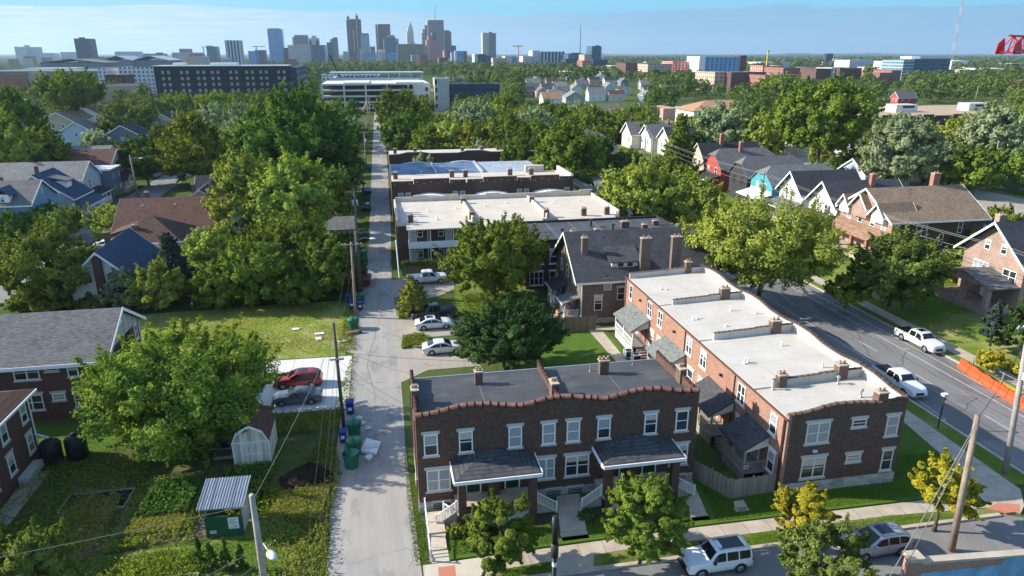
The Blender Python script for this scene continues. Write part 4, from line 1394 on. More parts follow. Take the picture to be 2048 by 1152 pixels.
MB().hexa([(1.65, 44.15, 6.96), (22.35, 44.15, 6.96), (22.35, 51.95, 6.96), (1.65, 51.95, 6.96)], [(1.65, 44.15, 7.45), (22.35, 44.15, 7.45), (22.35, 51.95, 7.02), (1.65, 51.95, 7.02)]).build('roof', M['roof_black'], FB)
MB().box(1.4, 22.6, 51.96, 52.1, 6.88, 7.05).build('gutter', M['flash'], FB)
pf = [(0, 8.0), (1.0, 8.05), (1.7, 8.15), (2.4, 8.32), (3.1, 8.46), (4.2, 8.5), (5.3, 8.42), (6.4, 8.22), (7.2, 8.1), (7.7, 8.08), (8.6, 8.25), (9.4, 8.45), (10.4, 8.52), (11.3, 8.46), (12.2, 8.28), (13.2, 8.12), (14.1, 8.0),
 (14.8, 8.18), (15.6, 8.38), (16.8, 8.5), (18.1, 8.45), (19.0, 8.25), (19.8, 8.08), (21.2, 8.0)]
coped_wall(FB, S, pf, -.25, 0.0, 6.952, 'brick_dark', 'coping')
for x0, x1, zz, nm in ((1.4, 1.66, 8.0, 'l'), (11.9, 12.1, 7.95, 'm'), (22.34, 22.6, 8.0, 'r')):
 fr = F(x1, 44.16, 0, 1)      # faces right
 coped_wall(FB, fr, [(0, zz), (2.6, zz), (2.7, zz - .12), (5.0, zz - .12), (5.1, zz - .22), (7.75, zz - .24)], -(x1 - x0), 0, 6.9, 'brick_dark', 'coping', 'side_parapet', .14)
for x, y, z1, w, d, p in ((6.7, 49.9, 8.2, .6, .5, 2), (17.0, 49.9, 8.3, .75, .55, 3), (12.0, 46.6, 8.4, .5, .95, 2), (1.55, 47.2, 8.5, .5, .8, 2), (22.45, 47.0, 8.5, .5, .9, 2)):
 chimney(FB, x, y, 7.1, z1, w, d, 'brick_chim', p)
roof_vent(FB, 16.1, 50.6, 7.05, .5, .06, 'flash')
roof_vent(FB, 20.0, 51.2, 7.0, .3, .05, 'flash')
for k, cx in enumerate((2.4, 4.9, 8.5, 11.0, 12.85, 15.2, 18.85, 21.35)):
 window(FB, S, cx - 1.4 - .5, cx - 1.4 + .5, 4.8, 6.5, 1, 'white', 'glass_blind' if k in (3, 4, 2) else 'glass', True, 'lintel', 'lintel')
for x0, x1, n in ((2.0, 3.72, 2), (10.15, 11.5, 2), (12.3, 14.15, 2), (20.6, 22.05, 2)):
 window(FB, S, x0 - 1.4, x1 - 1.4, 1.85, 3.6, n, 'white', 'glass_blind' if x0 < 12 else 'glass', True, 'lintel', 'lintel')
for c in (1.5, 3.2, 5.4, 8.9, 10.6, 12.4, 15.2, 17.2, 19.4):
 MB().fbox(S, c - .55, c + .55, -.02, .03, 7.15, 7.75).build('brick_panel', M['brick_pier'], FB)
for x0, x1 in ((2.4, 3.6), (10.9, 12.0), (12.6, 13.7), (20.9, 22.0)):
 o = MB().fbox(S, x0 - 1.4, x1 - 1.4, -.02, .035, .28, .8).build('basement_window', M['glass'], FB)
 q = MB().fbox(S, x0 - 1.5, x1 - 1.3, 0, .07, .802, 1.0)
 for k in range(3):
  q.fbox(S, x0 - 1.4, x1 - 1.4, .036, .06, .4 + k * .14, .43 + k * .14)
 q.build('grate', M['lintel'], o)
for (x0, x1) in ((3.75, 9.9), (14.4, 20.6)):
 u0, u1 = x0 - 1.4, x1 - 1.4
 a, b, c, w = S.p(u0, 2.75, 4.2), S.p(u1, 2.75, 4.2), S.p(u1, .015, 4.2), S.p(u0, .015, 4.2)
 r0, r1 = S.p((u0 + u1) / 2 - .45, .02, 4.85), S.p((u0 + u1) / 2 + .45, .02, 4.85)
 m = MB().face(a, b, r1, r0).face(b, c, r1).face(w, a, r0).face(c, w, r0, r1)
 m.face(*[(x, y, z - .02) for x, y, z in (w, c, b, a)])
 pr = m.build('porch_roof', M['sh_charcoal'], FB)
 g = MB().fbox(S, u0 - .02, u1 + .02, 2.62, 2.84, 3.95, 4.195)
 g.fbox(S, u0 - .09, u0 + .1, .03, 2.62, 3.95, 4.195).fbox(S, u1 - .1, u1 + .09, .03, 2.62, 3.95, 4.195)
 g.fbox(S, u0 + .1, u1 - .1, .03, 2.62, 3.96, 4.0)
 g.build('gutter', M['white'], pr)
 for uc in (u0 + .55, (u0 + u1) / 2, u1 - .55):
  if uc == (u0 + u1) / 2:
   o = MB().fbox(S, uc - .42, uc + .42, .02, .62, 1.3, 3.85).build('porch_pier', M['brick_pier'], FB)
   MB().fbox(S, uc - .5, uc + .5, .02, .7, 3.851, 3.94).build('pier_cap', M['white'], o)
  else:
   o = MB().fbox(S, uc - .28, uc + .28, 1.95, 2.5, .2, 3.82).build('porch_pier', M['brick_pier'], FB)
   MB().fbox(S, uc - .36, uc + .36, 1.87, 2.58, 3.821, 3.94).build('pier_cap', M['white'], o)
 MB().fbox(S, u0 + .27, u1 - .27, .02, 2.4, .15, 1.2).build('porch_base', M['stone'], FB)
 MB().fbox(S, u0 + .2, u1 - .2, .025, 2.48, 1.202, 1.32).build('porch_floor', M['concrete_old'], FB)
 MB().fbox(S, u0 + .85, u1 - .85, 2.2, 2.42, 1.322, 1.75).build('porch_wall', M['brick_pier'], FB)
 um = (u0 + u1) / 2
 for du in (-1.45, 1.45):
  door(FB, S, um + du - .48, um + du + .48, 1.35, 3.5)
  MB().fbox(S, um + du - .55, um + du + .55, .03, .35, 1.323, 1.4).build('doorstep', M['concrete'], FB)
 for sgn, ue in ((-1, u0 + .2), (1, u1 - .2)):
  q = MB()
  for k in range(5):
   ua, ub = ue + sgn * .28 * k, ue + sgn * .28 * (k + 1)
   q.fbox(S, min(ua, ub), max(ua, ub), .95, 1.9, .1, 1.2 - .2 * k)
  q.build('porch_steps', M['concrete_old'], FB)
  railing(FB, [S.p(ue + sgn * .05, 1.98, 1.2), S.p(ue + sgn * 1.5, 1.98, .22)], .92, 'white', .13)
Wf = F(1.4, 51.8, 0, -1)
q = MB()
for u in (1.0, 7.4):
 q.tube([Wf.p(u, .08, 7.4), Wf.p(u, .08, .4)], .045, 6)
q.build('downspout', M['brown_pipe'], FB)
mb_ = MB()
for k in range(3):
 mb_.fbox(Wf, 5.9 + .35 * k, 6.15 + .35 * k, 0, .16, 1.6, 2.2)
mb_.build('meter_box', M['ac_white'], FB)
q = MB()
for k in range(14):
 an = k * .9
 q.tube([Wf.p(4.6 + .5 * math.cos(an), .15 + .1 * math.sin(an * 2), 6.4 + .5 * math.sin(an)), Wf.p(4.6 + .5 * math.cos(an + .9), .15 + .1 * math.sin(an * 2 + 2), 6.4 + .5 * math.sin(an + .9))], .018, 4)
q.build('cable_coil', M['wire'], FB)
BW = thing('boardwalk', 'wooden boardwalk with stepped flights and white rail beside the alley', 'walkway', (1.7, 38.3, 0))
m = MB().box(1.85, 3.0, 40.9, 42.9, .42, .52)
m.box(1.85, 3.55, 42.0, 43.2, .523, .56)
m.box(1.9, 2.95, 39.3, 40.7, .30, .38)
m.build('deck', M['deck'], BW)
MB().box(1.85, 3.0, 40.65, 40.95, 0, .4).build('step', M['concrete'], BW)
m = MB()
for y0, y1, z in ((39.0, 39.3, .28), (38.75, 39.0, .22), (38.3, 38.75, .16)):
 m.box(1.85, 3.0, y0, y1, 0.0, z)
m.build('steps', M['concrete'], BW)
railing(BW, [(1.78, 38.5, .15), (1.78, 40.8, .35), (1.78, 43.6, .5)], .95, 'white', 3)
railing(BW, [(3.05, 42.9, .55), (3.5, 42.3, .55)], .9, 'white', .14)
wm = MB()
wm.prism([(10.9, 39.5), (12.75, 39.5), (13.4, 43.6), (11.6, 43.6)], .1, .4)
wm.prism([(20.7, 39.9), (21.9, 39.9), (22.6, 43.7), (21.4, 43.7)], .1, .36)
wm.prism([(24.2, 39.9), (25.2, 39.9), (25.3, 40.7), (24.5, 40.7)], .1, .3)
for k in range(2):
 wm.box(10.85, 12.75, 38.75 + .38 * k, 39.13 + .38 * k, .1, .22 + .09 * k)
 wm.box(20.6, 21.9, 39.1 + .4 * k, 39.5 + .4 * k, .1, .22 + .08 * k)
 wm.box(24.1, 25.2, 39.1 + .4 * k, 39.5 + .4 * k, .1, .2 + .05 * k)
struct('front_walks', wm, M['concrete_old'])
bm_ = MB().prism([(3.2, 40.6), (9.9, 40.7), (10.8, 41.2), (11.4, 43.2), (9.8, 43.8), (3.6, 42)], .1, .26)
bm_.prism([(12.9, 41.0), (20.3, 41.0), (20.9, 43.4), (13.3, 43.4)], .1, .26)
struct('planting_bed', bm_, M['mulch'])
RB = thing('corner_row_house', 'long orange brick row house with white stepped roof on the street corner', 'row house', (28.3, 40.9, 0), land='the long white-roofed corner row house')
x0, x1, y0, y1 = 28.3, 38.0, 40.9, 76.3
MB().box(x0, x1 - .25, y0 + .25, y1, .5, 6.45).build('wall', M['brick_orange'], RB)
S2 = F(x0, y0, 1, 0)
E2 = F(x1, y0, 0, 1)
W2 = F(x0, y1, 0, -1)
prof = [(0, 6.95), (1.0, 7.0), (1.9, 7.12), (2.8, 7.35), (3.8, 7.5), (5.2, 7.48), (6.2, 7.42), (7.0, 7.3), (8.3, 7.3), (9.7, 7.55)]
coped_wall(RB, S2, prof, -.26, 0, .8, 'brick_corner', 'coping_dark', 'front_wall', .15)
MB().fbox(S2, -.02, .22, -.4, .012, .0, 6.9).build('corner_pilaster', M['brick_orange'], RB)
MB().fbox(S2, .1, 9.72, -.3, .06, -.1, 1.1).build('foundation', M['stone'], RB)
pe = []
for k in range(4):
 b = [(0, .1), (1.6, .13), (2.6, .28), (3.6, .4), (5.4, .4), (6.4, .3), (7.4, .15), (8.6, .1)]
 pe += [(k * 8.85 + u + (.26 if k == 0 and u == 0 else 0), 7.5 + dz) for u, dz in b]
coped_wall(RB, E2, pe, -.25, 0, .5, 'brick_corner', 'coping_dark', 'street_wall', .16)
ym = [y0 + .27, 45.8, 55.85, 65.65, 75.2]
m = MB()
for k in range(4):
 a, b = ym[k] + (.12 if k else 0), ym[k + 1] - .12
 m.hexa([(x0 + .02, a, 6.46), (x1 - .45, a, 6.46), (x1 - .45, b, 6.46), (x0 + .02, b, 6.46)], [(x0 + .02, a, 6.66), (x1 - .45, a, 7.02), (x1 - .45, b, 7.02), (x0 + .02, b, 6.66)])
m.build('roof', M['roof_white'], RB)
m = MB()
for k in range(len(pe) - 1):
 (ua, za), (ub, zb) = pe[k], pe[k + 1]
 if ua < .3:
  ua = .3
 if ub - ua < .02:
  continue
 m.fsolid(E2, [(ua, 6.6), (ub, 6.6), (ub, zb - .06), (ua, za - .06)], -.44, -.252)
m.build('parapet_flashing', M['roof_white'], RB)
for k, (yy, u0, zz) in enumerate(((45.8, 29.75, .62), (55.85, 29.6, .62), (65.65, 29.7, .5), (75.3, 28.4, .55))):
 fr = F(u0, yy - .13, 1, 0)
 L = x1 - .45 - u0
 q = coped_wall(RB, fr, [(0, 6.72 + zz), (L * .52, 6.9 + zz), (L * .53, 6.98 + zz), (L, 7.1 + zz)], -.26, 0, 6.5, 'roof_white', 'coping_dark', 'party_wall', .12, .5)
for x, y, z1, w, d, p in ((35.6, 65.7, 8.15, 1.0, .7, 2), (35.8, 55.9, 8.15, .95, .7, 2), (30.5, 45.8, 7.75, .7, .6, 2), (35.8, 45.9, 8.15, .85, .7, 2), (35.9, 41.25, 8.0, .8, .65, 2), (35.7, 75.3, 8.3, .7, .6, 2)):
 chimney(RB, x, y, 6.8, z1, w, d, 'brick_chim', p)
for x, y, h, hood in ((29.9, 60.9, .4, 0), (30.4, 61.1, .3, 0), (34.6, 62.2, .5, 0), (29.8, 50.3, .55, 0), (30.2, 50.5, .35, 0), (35.6, 48.0, .5, 0), (34.8, 52.9, .35, 0), (35.0, 45.0, .5, 1), (35.3, 42.6, .5, 1), (29.6, 45.4, .55, 1), (32.2, 58.5, .2, 0), (36.6, 60.8, .45, 0), (30.4, 70.5, .4, 0), (30.9, 70.2, .3, 0)):
 roof_vent(RB, x, y, 6.7 + .36 * (x - 28.3) / 9.7, h, .08, 'white_metal' if not hood else 'flash', bool(hood))
MB().fbox(W2, 0, y1 - y0, .01, .14, 6.5, 6.63).build('gutter', M['brown_pipe'], RB)
for yy in (41.35, 48.9, 58.9, 68.9, 75.9):
 MB().tube([W2.p(y1 - yy, .07, 6.5), W2.p(y1 - yy, .07, .3)], .05, 6).build('downspout', M['brown_pipe'], RB)
for yy, ww, n in ((42.7, .95, 1), (47.7, 1.25, 2), (54.8, 1.25, 2), (57.9, 1.25, 2), (65.2, 1.25, 2), (68.2, 1.25, 2), (74.2, .9, 1)):
 window(RB, W2, y1 - yy - ww / 2, y1 - yy + ww / 2, 4.45, 6.15, n, 'white', 'glass', True, None, 'cream')
for yy, ww in ((42.4, .95), (47.6, 1.1), (55.0, .9), (57.2, 1.2), (65.2, .9), (67.2, 1.2)):
 window(RB, W2, y1 - yy - ww / 2, y1 - yy + ww / 2, 1.35, 3.15, 1, 'white', 'glass', True, 'cream', 'cream')
for yy in (51.2, 61.4, 71.0):
 MB().fbox(W2, y1 - yy - .12, y1 - yy + .12, 0, .25, 5.3, 5.5).build('wall_lamp', M['dark_metal'], RB)
for (a, b, z0, z1, n, p) in ((29.85, 31.75, 4.45, 6.15, 2, 'glass_blind'), (33.55, 34.75, 5.45, 6.1, 1, 'glass'), (36.5, 37.55, 4.4, 6.1, 1, 'glass_blind'), (29.85, 31.85, 1.45, 3.2, 2, 'glass'), (33.55, 34.8, 2.45, 3.1, 1, 'glass_blind'), (36.65, 37.6, 1.35, 3.15, 1, 'glass')):
 window(RB, S2, a - x0, b - x0, z0, z1, n, 'cream', p, True, 'lintel', 'lintel', .0)
MB().fbox(S2, 5.4, 6.8, .061, .09, .3, .95).build('basement_hatch', M['concrete'], RB)
MB().tube([W2.p(y1 - 41.15, .08, 6.5), W2.p(y1 - 41.15, .08, .3)], .06, 6).build('corner_downspout', M['dark_metal'], RB)
MB().fbox(S2, 2.3, 2.6, .0, .2, 3.72, 3.85).build('wall_lamp', M['white_metal'], RB)
for k, (ya, yb, rf, pc, dk) in enumerate(((42.9, 46.6, 'sh_charcoal', 'tan_paint', 'tan_paint'), (48.6, 53.6, 'sh_charcoal', 'tan_paint', 'tan_paint'), (58.4, 63.5, 'sh_green', 'gray_paint', 'gray_paint'), (67.9, 73.8, 'sh_green', 'white', 'white'))):
 ua, ub = y1 - yb, y1 - ya
 m = MB()
 shed_roof(m, W2, ua, ub, .012, 2.25, 4.2, 2.95)
 pr = m.build('porch_roof', M[rf], RB)
 q = MB()
 for u in (ua + .06, ub - .16):
  q.fsolid(W2 if False else F(*W2.p(u, 0, 0)[:2], W2.nx, W2.ny), [(.05, 3.2), (2.0, 2.78), (2.0, 2.95), (.05, 4.02)], -.1, 0)
 q.build('gable_board', M['cream' if k < 2 else 'gray_paint'], pr)
 MB().fbox(W2, ua, ub, .02, 2.0, .95, 1.08).build('porch_floor', M['deck_x'], RB)
 MB().fbox(W2, ua + .05, ub - .05, 1.8, 1.9, .05, .948).build('skirt', M['wood_gray' if k < 2 else 'white'], RB)
 for u in (ua + .1, (ua + ub) / 2, ub - .1):
  MB().fbox(W2, u - .07, u + .07, 1.82, 1.96, 1.082, 2.86).build('column', M[pc], RB)
 rp = [W2.p(ua + .1, .15, 1.08), W2.p(ua + .1, 1.9, 1.08), W2.p(ub - .1, 1.9, 1.08)]
 if k == 0:
  rp.append(W2.p(ub - .1, .15, 1.08))
 railing(RB, rp, .85, dk, .13)
 if k:
  q = MB()
  for j in range(4):
   q.fbox(W2, ub + .28 * j, ub + .28 * (j + 1), .3, 1.5, .05, .85 - .2 * j)
  q.build('porch_steps', M['wood_gray'], RB)
 door(RB, W2, ua + 1.5, ua + 2.4, 1.1, 3.1, 'tan_paint' if k < 2 else 'white')
o = MB().box(26.35, 26.75, 42.86, 42.885, 1.45, 1.75).build('notice', M['paper'], RB)
MB().box(26.42, 26.68, 42.845, 42.858, 1.56, 1.66).build('notice_print', M['lamp_red'], o)
FN = thing('board_fence', 'weathered gray board fence with a corner, closing the gap between the two row houses', 'fence', (22.9, 44.2, 0))
def board_fence(root, pts, h, mat='wood_gray', z=.1):
 for (xa, ya), (xb, yb) in zip(pts[:-1], pts[1:]):
  L = math.hypot(xb - xa, yb - ya)
  fr = F(xa, ya, (xb - xa) / L, (yb - ya) / L)
  q = MB()
  n = int(L / .15)
  for k in range(n):
   hh = h + .03 * math.sin(k * 2.3)
   q.fsolid(fr, [(k * L / n + .006, z), ((k + 1) * L / n - .006, z), ((k + 1) * L / n - .006, z + hh - .06), ((k + .5) * L / n, z + hh), (k * L / n + .006, z + hh - .06)], -.012, .012)
  q.fbox(fr, 0, L, -.06, -.014, z + .35, z + .45).fbox(fr, 0, L, -.06, -.014, z + h - .4, z + h - .3)
  q.build('board_panel', M[mat], root)
  for u in np.arange(0, L + .1, max(1.5, L / max(1, round(L / 2.2)))):
   MB().fbox(fr, u - .05, u + .05, -.14, -.06, z, z + h + .05).build('post', M[mat], root)
board_fence(FN, [(22.75, 44.4), (24.45, 41.15), (28.2, 41.35)], 1.75)
MH, ro, fs = house('brick_house', 'gray brown brick house with big dark gable roof, dormer and tall chimneys', 'house', 23.3, 40.4, 78.3, 90.4, 0, 5.75, 10.25, 'x', 'gable', 'brick_gray', 'sh_charcoal', 'cream',
    [('S', [2.3], 1.7, 3.6, 1.05), ('S', [3.45], 4.3, 5.65, 1.0), ('S', [5.2], 2.9, 4.6, 1.0), ('W', [2.6, 6.0, 9.4], 1.5, 3.2, 1.0), ('W', [3.0, 6.0, 9.0], 4.4, 6.0, 1.0), ('W', [6.05], 7.4, 8.4, 1.4, 2)],
    'the gray-brown brick house with the dormer', ov=.5, g=.75, base='stone')
for (a, b, z) in ((1.65, 2.95, 3.6), (2.85, 4.05, 5.66), (4.55, 5.85, 4.62)):
 MB().fbox(fs['S'], a, b, -.02, .06, z + .002, z + .2).build('lintel', M['lintel'], MH)
dm = MB()
dm.hexa([(27.6, 79.55, 6.55), (31.0, 79.55, 6.55), (31.0, 83.2, 7.2), (27.6, 83.2, 7.2)], [(27.6, 79.55, 7.55), (31.0, 79.55, 7.55), (31.0, 83.2, 8.9), (27.6, 83.2, 8.9)])
d_ = dm.build('dormer', M['cream'], MH)
MB().hexa([(27.2, 79.1, 7.46), (31.4, 79.1, 7.46), (31.4, 83.9, 9.3), (27.2, 83.9, 9.3)], [(27.2, 79.1, 7.6), (31.4, 79.1, 7.6), (31.4, 83.9, 9.44), (27.2, 83.9, 9.44)]).build('dormer_roof', M['sh_charcoal'], d_)
fr = F(27.6, 79.55, 1, 0)
for a, b in ((.65, 1.6), (1.85, 2.8)):
 m = MB().fbox(fr, a, b, 0, .06, 6.75, 7.4)
 o = m.build('dormer_window', M['white'], d_)
 MB().fbox(fr, a + .1, b - .1, .02, .075, 6.83, 7.32).build('pane', M['glass'], o)
for x, y, z0, z1, w, d in ((24.6, 81.6, 7.5, 10.2, .75, .6), (31.6, 78.9, 5.9, 10.5, 1.25, .6), (35.6, 78.9, 5.9, 10.5, 1.2, .6)):
 chimney(MH, x, y, z0, z1, w, d, 'brick_gray', 2)
for x, y in ((27.4, 83.6), (33.0, 83.2)):
 MB().box(x, x + .35, y - .2, y + .2, 9.3, 9.75).build('roof_vent', M['dark_metal'], MH)
for a, b, c, d in ((78.8, 81.2, 2.1, 0), (84.2, 87.6, 2.3, 1)):
 fw_ = fs['W']
 porch(MH, fw_, 90.4 - b, 90.4 - a, 1.9, .9, 2.75, 3.45, 'sh_gray' if d == 0 else 'sh_charcoal', 'white', 'concrete_old', 'shed', 3, True)
MB().fbox(fs['S'], .08, .2, .02, .14, .2, 5.5).build('downspout', M['white_metal'], MH)
drums = []
def drum(label, x, y, z):
 t = thing('traffic_drum', label, 'traffic drum', (x, y, z), 0, 'traffic drums')
 prof = [(.3, 0), (.3, .06), (.27, .08), (.26, .3), (.255, .34), (.245, .6), (.24, .64), (.225, .92), (.15, .98)]
 MB().lathe(x, y, [(r, z + h) for r, h in prof], 14).build('drum_body', M['drum_orange'], t, True)
 for h in (.36, .66):
  MB().lathe(x, y, [(.262, z + h), (.262, z + h + .002), (.255, z + h + .12), (.25, z + h + .122)], 14).build('reflective_band', M['paper'], t)
 return t
drum('orange and white traffic drum in front of the small white porch', 20.9, 79.9, .55)
drum('orange and white traffic drum standing inside the small white porch', 22.1, 79.5, .92)
drum('orange and white traffic drum behind the others against the house wall', 22.6, 80.7, .92)
sl_ = thing('porch_slab', 'white concrete landing under a traffic drum', 'landing', (20.3, 79.2, 0))
MB().box(20.3, 21.35, 79.2, 81.2, 0, .55).build('landing', M['white'], sl_)
FN2 = thing('backyard_fence', 'old gray board fence across the green back lawn', 'fence', (18.0, 76.2, 0))
board_fence(FN2, [(17.2, 76.4), (24.7, 76.1)], 1.9, 'wood_dark', 0)
BB = thing('brick_block', 'dark brick apartment block with black flat roof and paired white windows', 'apartment block', (19.5, 92.8, 0), land='the black flat-roofed block')
MB().box(19.5, 43.0, 92.8, 103.5, 0, 6.75).build('wall', M['brick_dark'], BB)
MB().hexa([(19.7, 93.0, 6.7), (42.8, 93.0, 6.7), (42.8, 103.3, 6.7), (19.7, 103.3, 6.7)], [(19.7, 93.0, 6.95), (42.8, 93.0, 6.95), (42.8, 103.3, 7.15), (19.7, 103.3, 7.15)]).build('roof', M['roof_black'], BB)
q = MB().box(19.45, 43.05, 92.75, 93.02, 6.752, 7.2).box(19.45, 19.7, 93.02, 103.6, 6.752, 7.3).box(42.8, 43.05, 93.02, 103.6, 6.752, 7.5).box(19.7, 42.8, 103.3, 103.6, 6.752, 7.45)
q.build('parapet', M['dark_metal'], BB)
fr = F(19.5, 92.8, 1, 0)
for cx, w in ((21.0, 2.0), (24.2, 2.6), (27.5, 2.0), (32, 2.0), (36, 2.0)):
 for z0, z1 in ((.6, 2.6), (3.7, 5.7)):
  window(BB, fr, cx - 19.5 - w / 2, cx - 19.5 + w / 2, z0, z1, 2 if z0 > 3 else 3, 'white', 'glass', True, 'white', 'white', lh=.2)
for x, y, h in ((21.8, 98, 1.1), (25.0, 94.2, 1.2), (31.0, 99.8, 1.0), (33.6, 97.2, .8)):
 roof_vent(BB, x, y, 7.0, h, .16, 'dark_metal', True)
for x, y, w in ((30.6, 95.5, .7), (35.8, 98.2, 1.2), (41.0, 99.0, .9), (38.5, 97.0, .8), (26.8, 95.0, .6)):
 chimney(BB, x, y, 7.0, 7.7 if w < 1 else 8.0, w, .6, 'brick_chim', 2)
sm = MB()
for xx in (24.5, 28.2, 32.0, 36.2, 39.6):
 sm.hexa([(xx, 93.1, 6.9), (xx + .06, 93.1, 6.9), (xx + .06, 103.2, 7.05), (xx, 103.2, 7.05)], [(xx, 93.1, 6.956), (xx + .06, 93.1, 6.956), (xx + .06, 103.2, 7.154), (xx, 103.2, 7.154)])
sm.build('roof_seam', M['flash'], BB)
WR = thing('courtyard_row_house', 'dark brick row house with cream flat roof and white two-storey rear porch', 'row house', (2.1, 108.2, 0), land='the cream-roofed row house')
M['roof_cream'] = plain('cream roof coating', (0.56, 0.495, 0.41), 0.8, 0.12, 0.5)
MB().box(2.1, 38.3, 108.2, 124.0, 0, 6.4).build('wall', M['brick_dark'], WR)
fr = F(2.1, 108.2, 1, 0)
roof_ = MB()
roof_.hexa([(2.35, 108.1, 6.41), (38.1, 108.1, 6.41), (38.1, 123.8, 6.41), (2.35, 123.8, 6.41)], [(2.35, 108.1, 6.7), (38.1, 108.1, 6.7), (38.1, 123.8, 7.1), (2.35, 123.8, 7.1)])
ro = roof_.build('roof', M['roof_cream'], WR)
q = MB().box(2.05, 2.34, 108.0, 124.0, 6.41, 7.6).box(38.11, 38.4, 108.0, 124.0, 6.41, 7.6).box(2.34, 38.11, 123.81, 124.1, 6.41, 7.9)
q.box(13.9, 14.2, 108.0, 123.8, 6.41, 7.5).box(26.0, 26.3, 108.0, 123.8, 6.41, 7.5)
for c in (5.5, 11.0, 18.5, 30.5, 36):
 q.box(c, c + 2.5, 123.82, 124.09, 7.9, 8.15)
q.build('parapet', M['roof_cream'], WR)
for x, y in ((3.4, 119), (7.5, 116), (12.3, 117), (17.5, 118), (21.5, 119.5), (29.5, 118), (34.5, 119), (8.5, 110), (19, 111)):
 roof_vent(WR, x, y, 6.85, .5, .12, 'white_metal')
for x, y in ((4.3, 109.2), (14.05, 121), (26.15, 120), (14.05, 109.5), (26.2, 109.0), (32.5, 108.9), (36.5, 109)):
 chimney(WR, x, y, 6.7, 7.9, .8, .6, 'brick_chim', 2)
for k, u0 in enumerate((1.4, 13.6, 25.8)):
 u1 = u0 + 9.6
 m = MB()
 shed_roof(m, fr, u0, u1, .02, 2.4, 6.72, 6.35, .16)
 m.build('porch_roof', M['roof_cream'], WR)
 MB().fbox(fr, u0 + .2, u1 - .2, .02, 2.1, 3.2, 3.4).build('upper_deck', M['white'], WR)
 q = MB().fbox(fr, u0 + .2, u1 - .2, 2.05, 2.12, 3.41, 4.3)
 q.fbox(fr, u0 + .2, u0 + .27, .05, 2.05, 3.41, 4.3)
 q.build('porch_rail', M['white'], WR)
 for u in (u0 + .3, u0 + 3.2, u0 + 3.6, u0 + 7.2, u1 - .35):
  MB().fbox(fr, u - .07, u + .07, 1.9, 2.04, .05, 6.3).build('column', M['white' if u != u0 + 3.2 else 'gray_paint'], WR)
 for u in (u0 + 1.7, u0 + 5.0, u0 + 8.0):
  for z in (.5, 3.9):
   window(WR, fr, u, u + .85, z + .6, z + 2.1, 1, 'white', 'glass')
 for u in (u0 + .6, u0 + 6.2):
  door(WR, fr, u, u + .85, .3, 2.4, 'gray_paint')
  door(WR, fr, u, u + .85, 3.42, 5.5, 'gray_paint')
 q = MB()
 for s_ in (2.5, 3.4):
  a, b = Vector(fr.p(u0 + 3.8, s_, 3.2)), Vector(fr.p(u0 + 7.9, s_, .1))
  q.hexa([tuple(a + Vector((0, -.04, -.3))), tuple(b + Vector((0, -.04, -.0))), tuple(b + Vector((0, .04, 0))), tuple(a + Vector((0, .04, -.3)))], [tuple(a + Vector((0, -.04, 0))), tuple(b + Vector((0, -.04, .3))), tuple(b + Vector((0, .04, .3))), tuple(a + Vector((0, .04, 0)))])
  q.tube([tuple(a + Vector((0, 0, .9))), tuple(b + Vector((0, 0, 1.1)))], .04, 4)
 for j in range(14):
  f = j / 13
  q.fbox(fr, u0 + 3.8 + 4.1 * f - .13, u0 + 3.8 + 4.1 * f + .13, 2.54, 3.36, 3.1 - 3.0 * f, 3.14 - 3.0 * f)
 q.build('outside_stair', M['wood_gray'], WR)
FN3 = thing('ivy_fence', 'tall dark board fence overgrown with ivy behind the rear porch', 'fence', (2.5, 102.6, 0))
board_fence(FN3, [(2.4, 102.6), (13.6, 102.4)], 2.2, 'wood_dark', 0)
gg = np.random.default_rng(3)
nn = 2600
uu = gg.uniform(0, 1, nn)
P = np.column_stack([2.4 + 11.2 * uu + gg.normal(0, .1, nn), 102.5 + gg.normal(0, .22, nn), 2.15 + gg.normal(0, .16, nn) - np.abs(gg.normal(0, .5, nn)) * (gg.uniform(0, 1, nn) < .4)])
V, tt = cards(P, np.tile([0, -.4, .6], (nn, 1)), .11, .08, gg, gg.uniform(0, 1, nn), .7)
V -= np.array([2.5, 102.6, 0])
io = bpy.data.objects.new('ivy', card_mesh('ivy', V, tt, LEAF['ivy']))
C.objects.link(io)
io.parent = FN3
MB().tube([(1.9, 101.5, 0), (1.75, 104.5, 5.2)], .09, 8).build('leaning_pipe', M['white_metal'], FN3)
DR = thing('studded_row_house', 'brown brick row house with pale studs in its parapet and white curved porch roofs', 'row house', (2.0, 136, 0), land='the studded brick row house')
MB().box(2.0, 38.2, 136.0, 148.0, 0, 7.6).build('wall', M['brick_dark'], DR)
fr = F(2.0, 136.0, 1, 0)
q = MB()
for a, b, z in ((0, 4.2, 8.6), (4.3, 11.2, 8.95), (11.3, 14.4, 8.6), (14.7, 17.8, 8.6), (17.9, 24.6, 8.95), (24.7, 27.4, 8.6), (27.5, 33.2, 8.95), (33.3, 36.2, 8.6)):
 q.fbox(fr, a, b, -.3, 0, 7.602, z)
q.build('parapet', M['brick_left'], DR)
q = MB()
for a, b, z in ((0, 4.2, 8.6), (4.3, 11.2, 8.95), (11.3, 14.4, 8.6), (14.7, 17.8, 8.6), (17.9, 24.6, 8.95), (24.7, 27.4, 8.6), (27.5, 33.2, 8.95), (33.3, 36.2, 8.6)):
 q.fbox(fr, a - .03, b + .03, -.34, .04, z + .002, z + .12)
q.build('coping', M['roof_cream'], DR)
q = MB()
for k in range(26):
 u = .7 + 1.38 * k
 z = 8.1 + .28 * (k % 2)
 q.fsolid(fr, [(u - .13, z), (u, z - .13), (u + .13, z), (u, z + .13)], .0, .05)
q.build('parapet_stud', M['lintel'], DR)
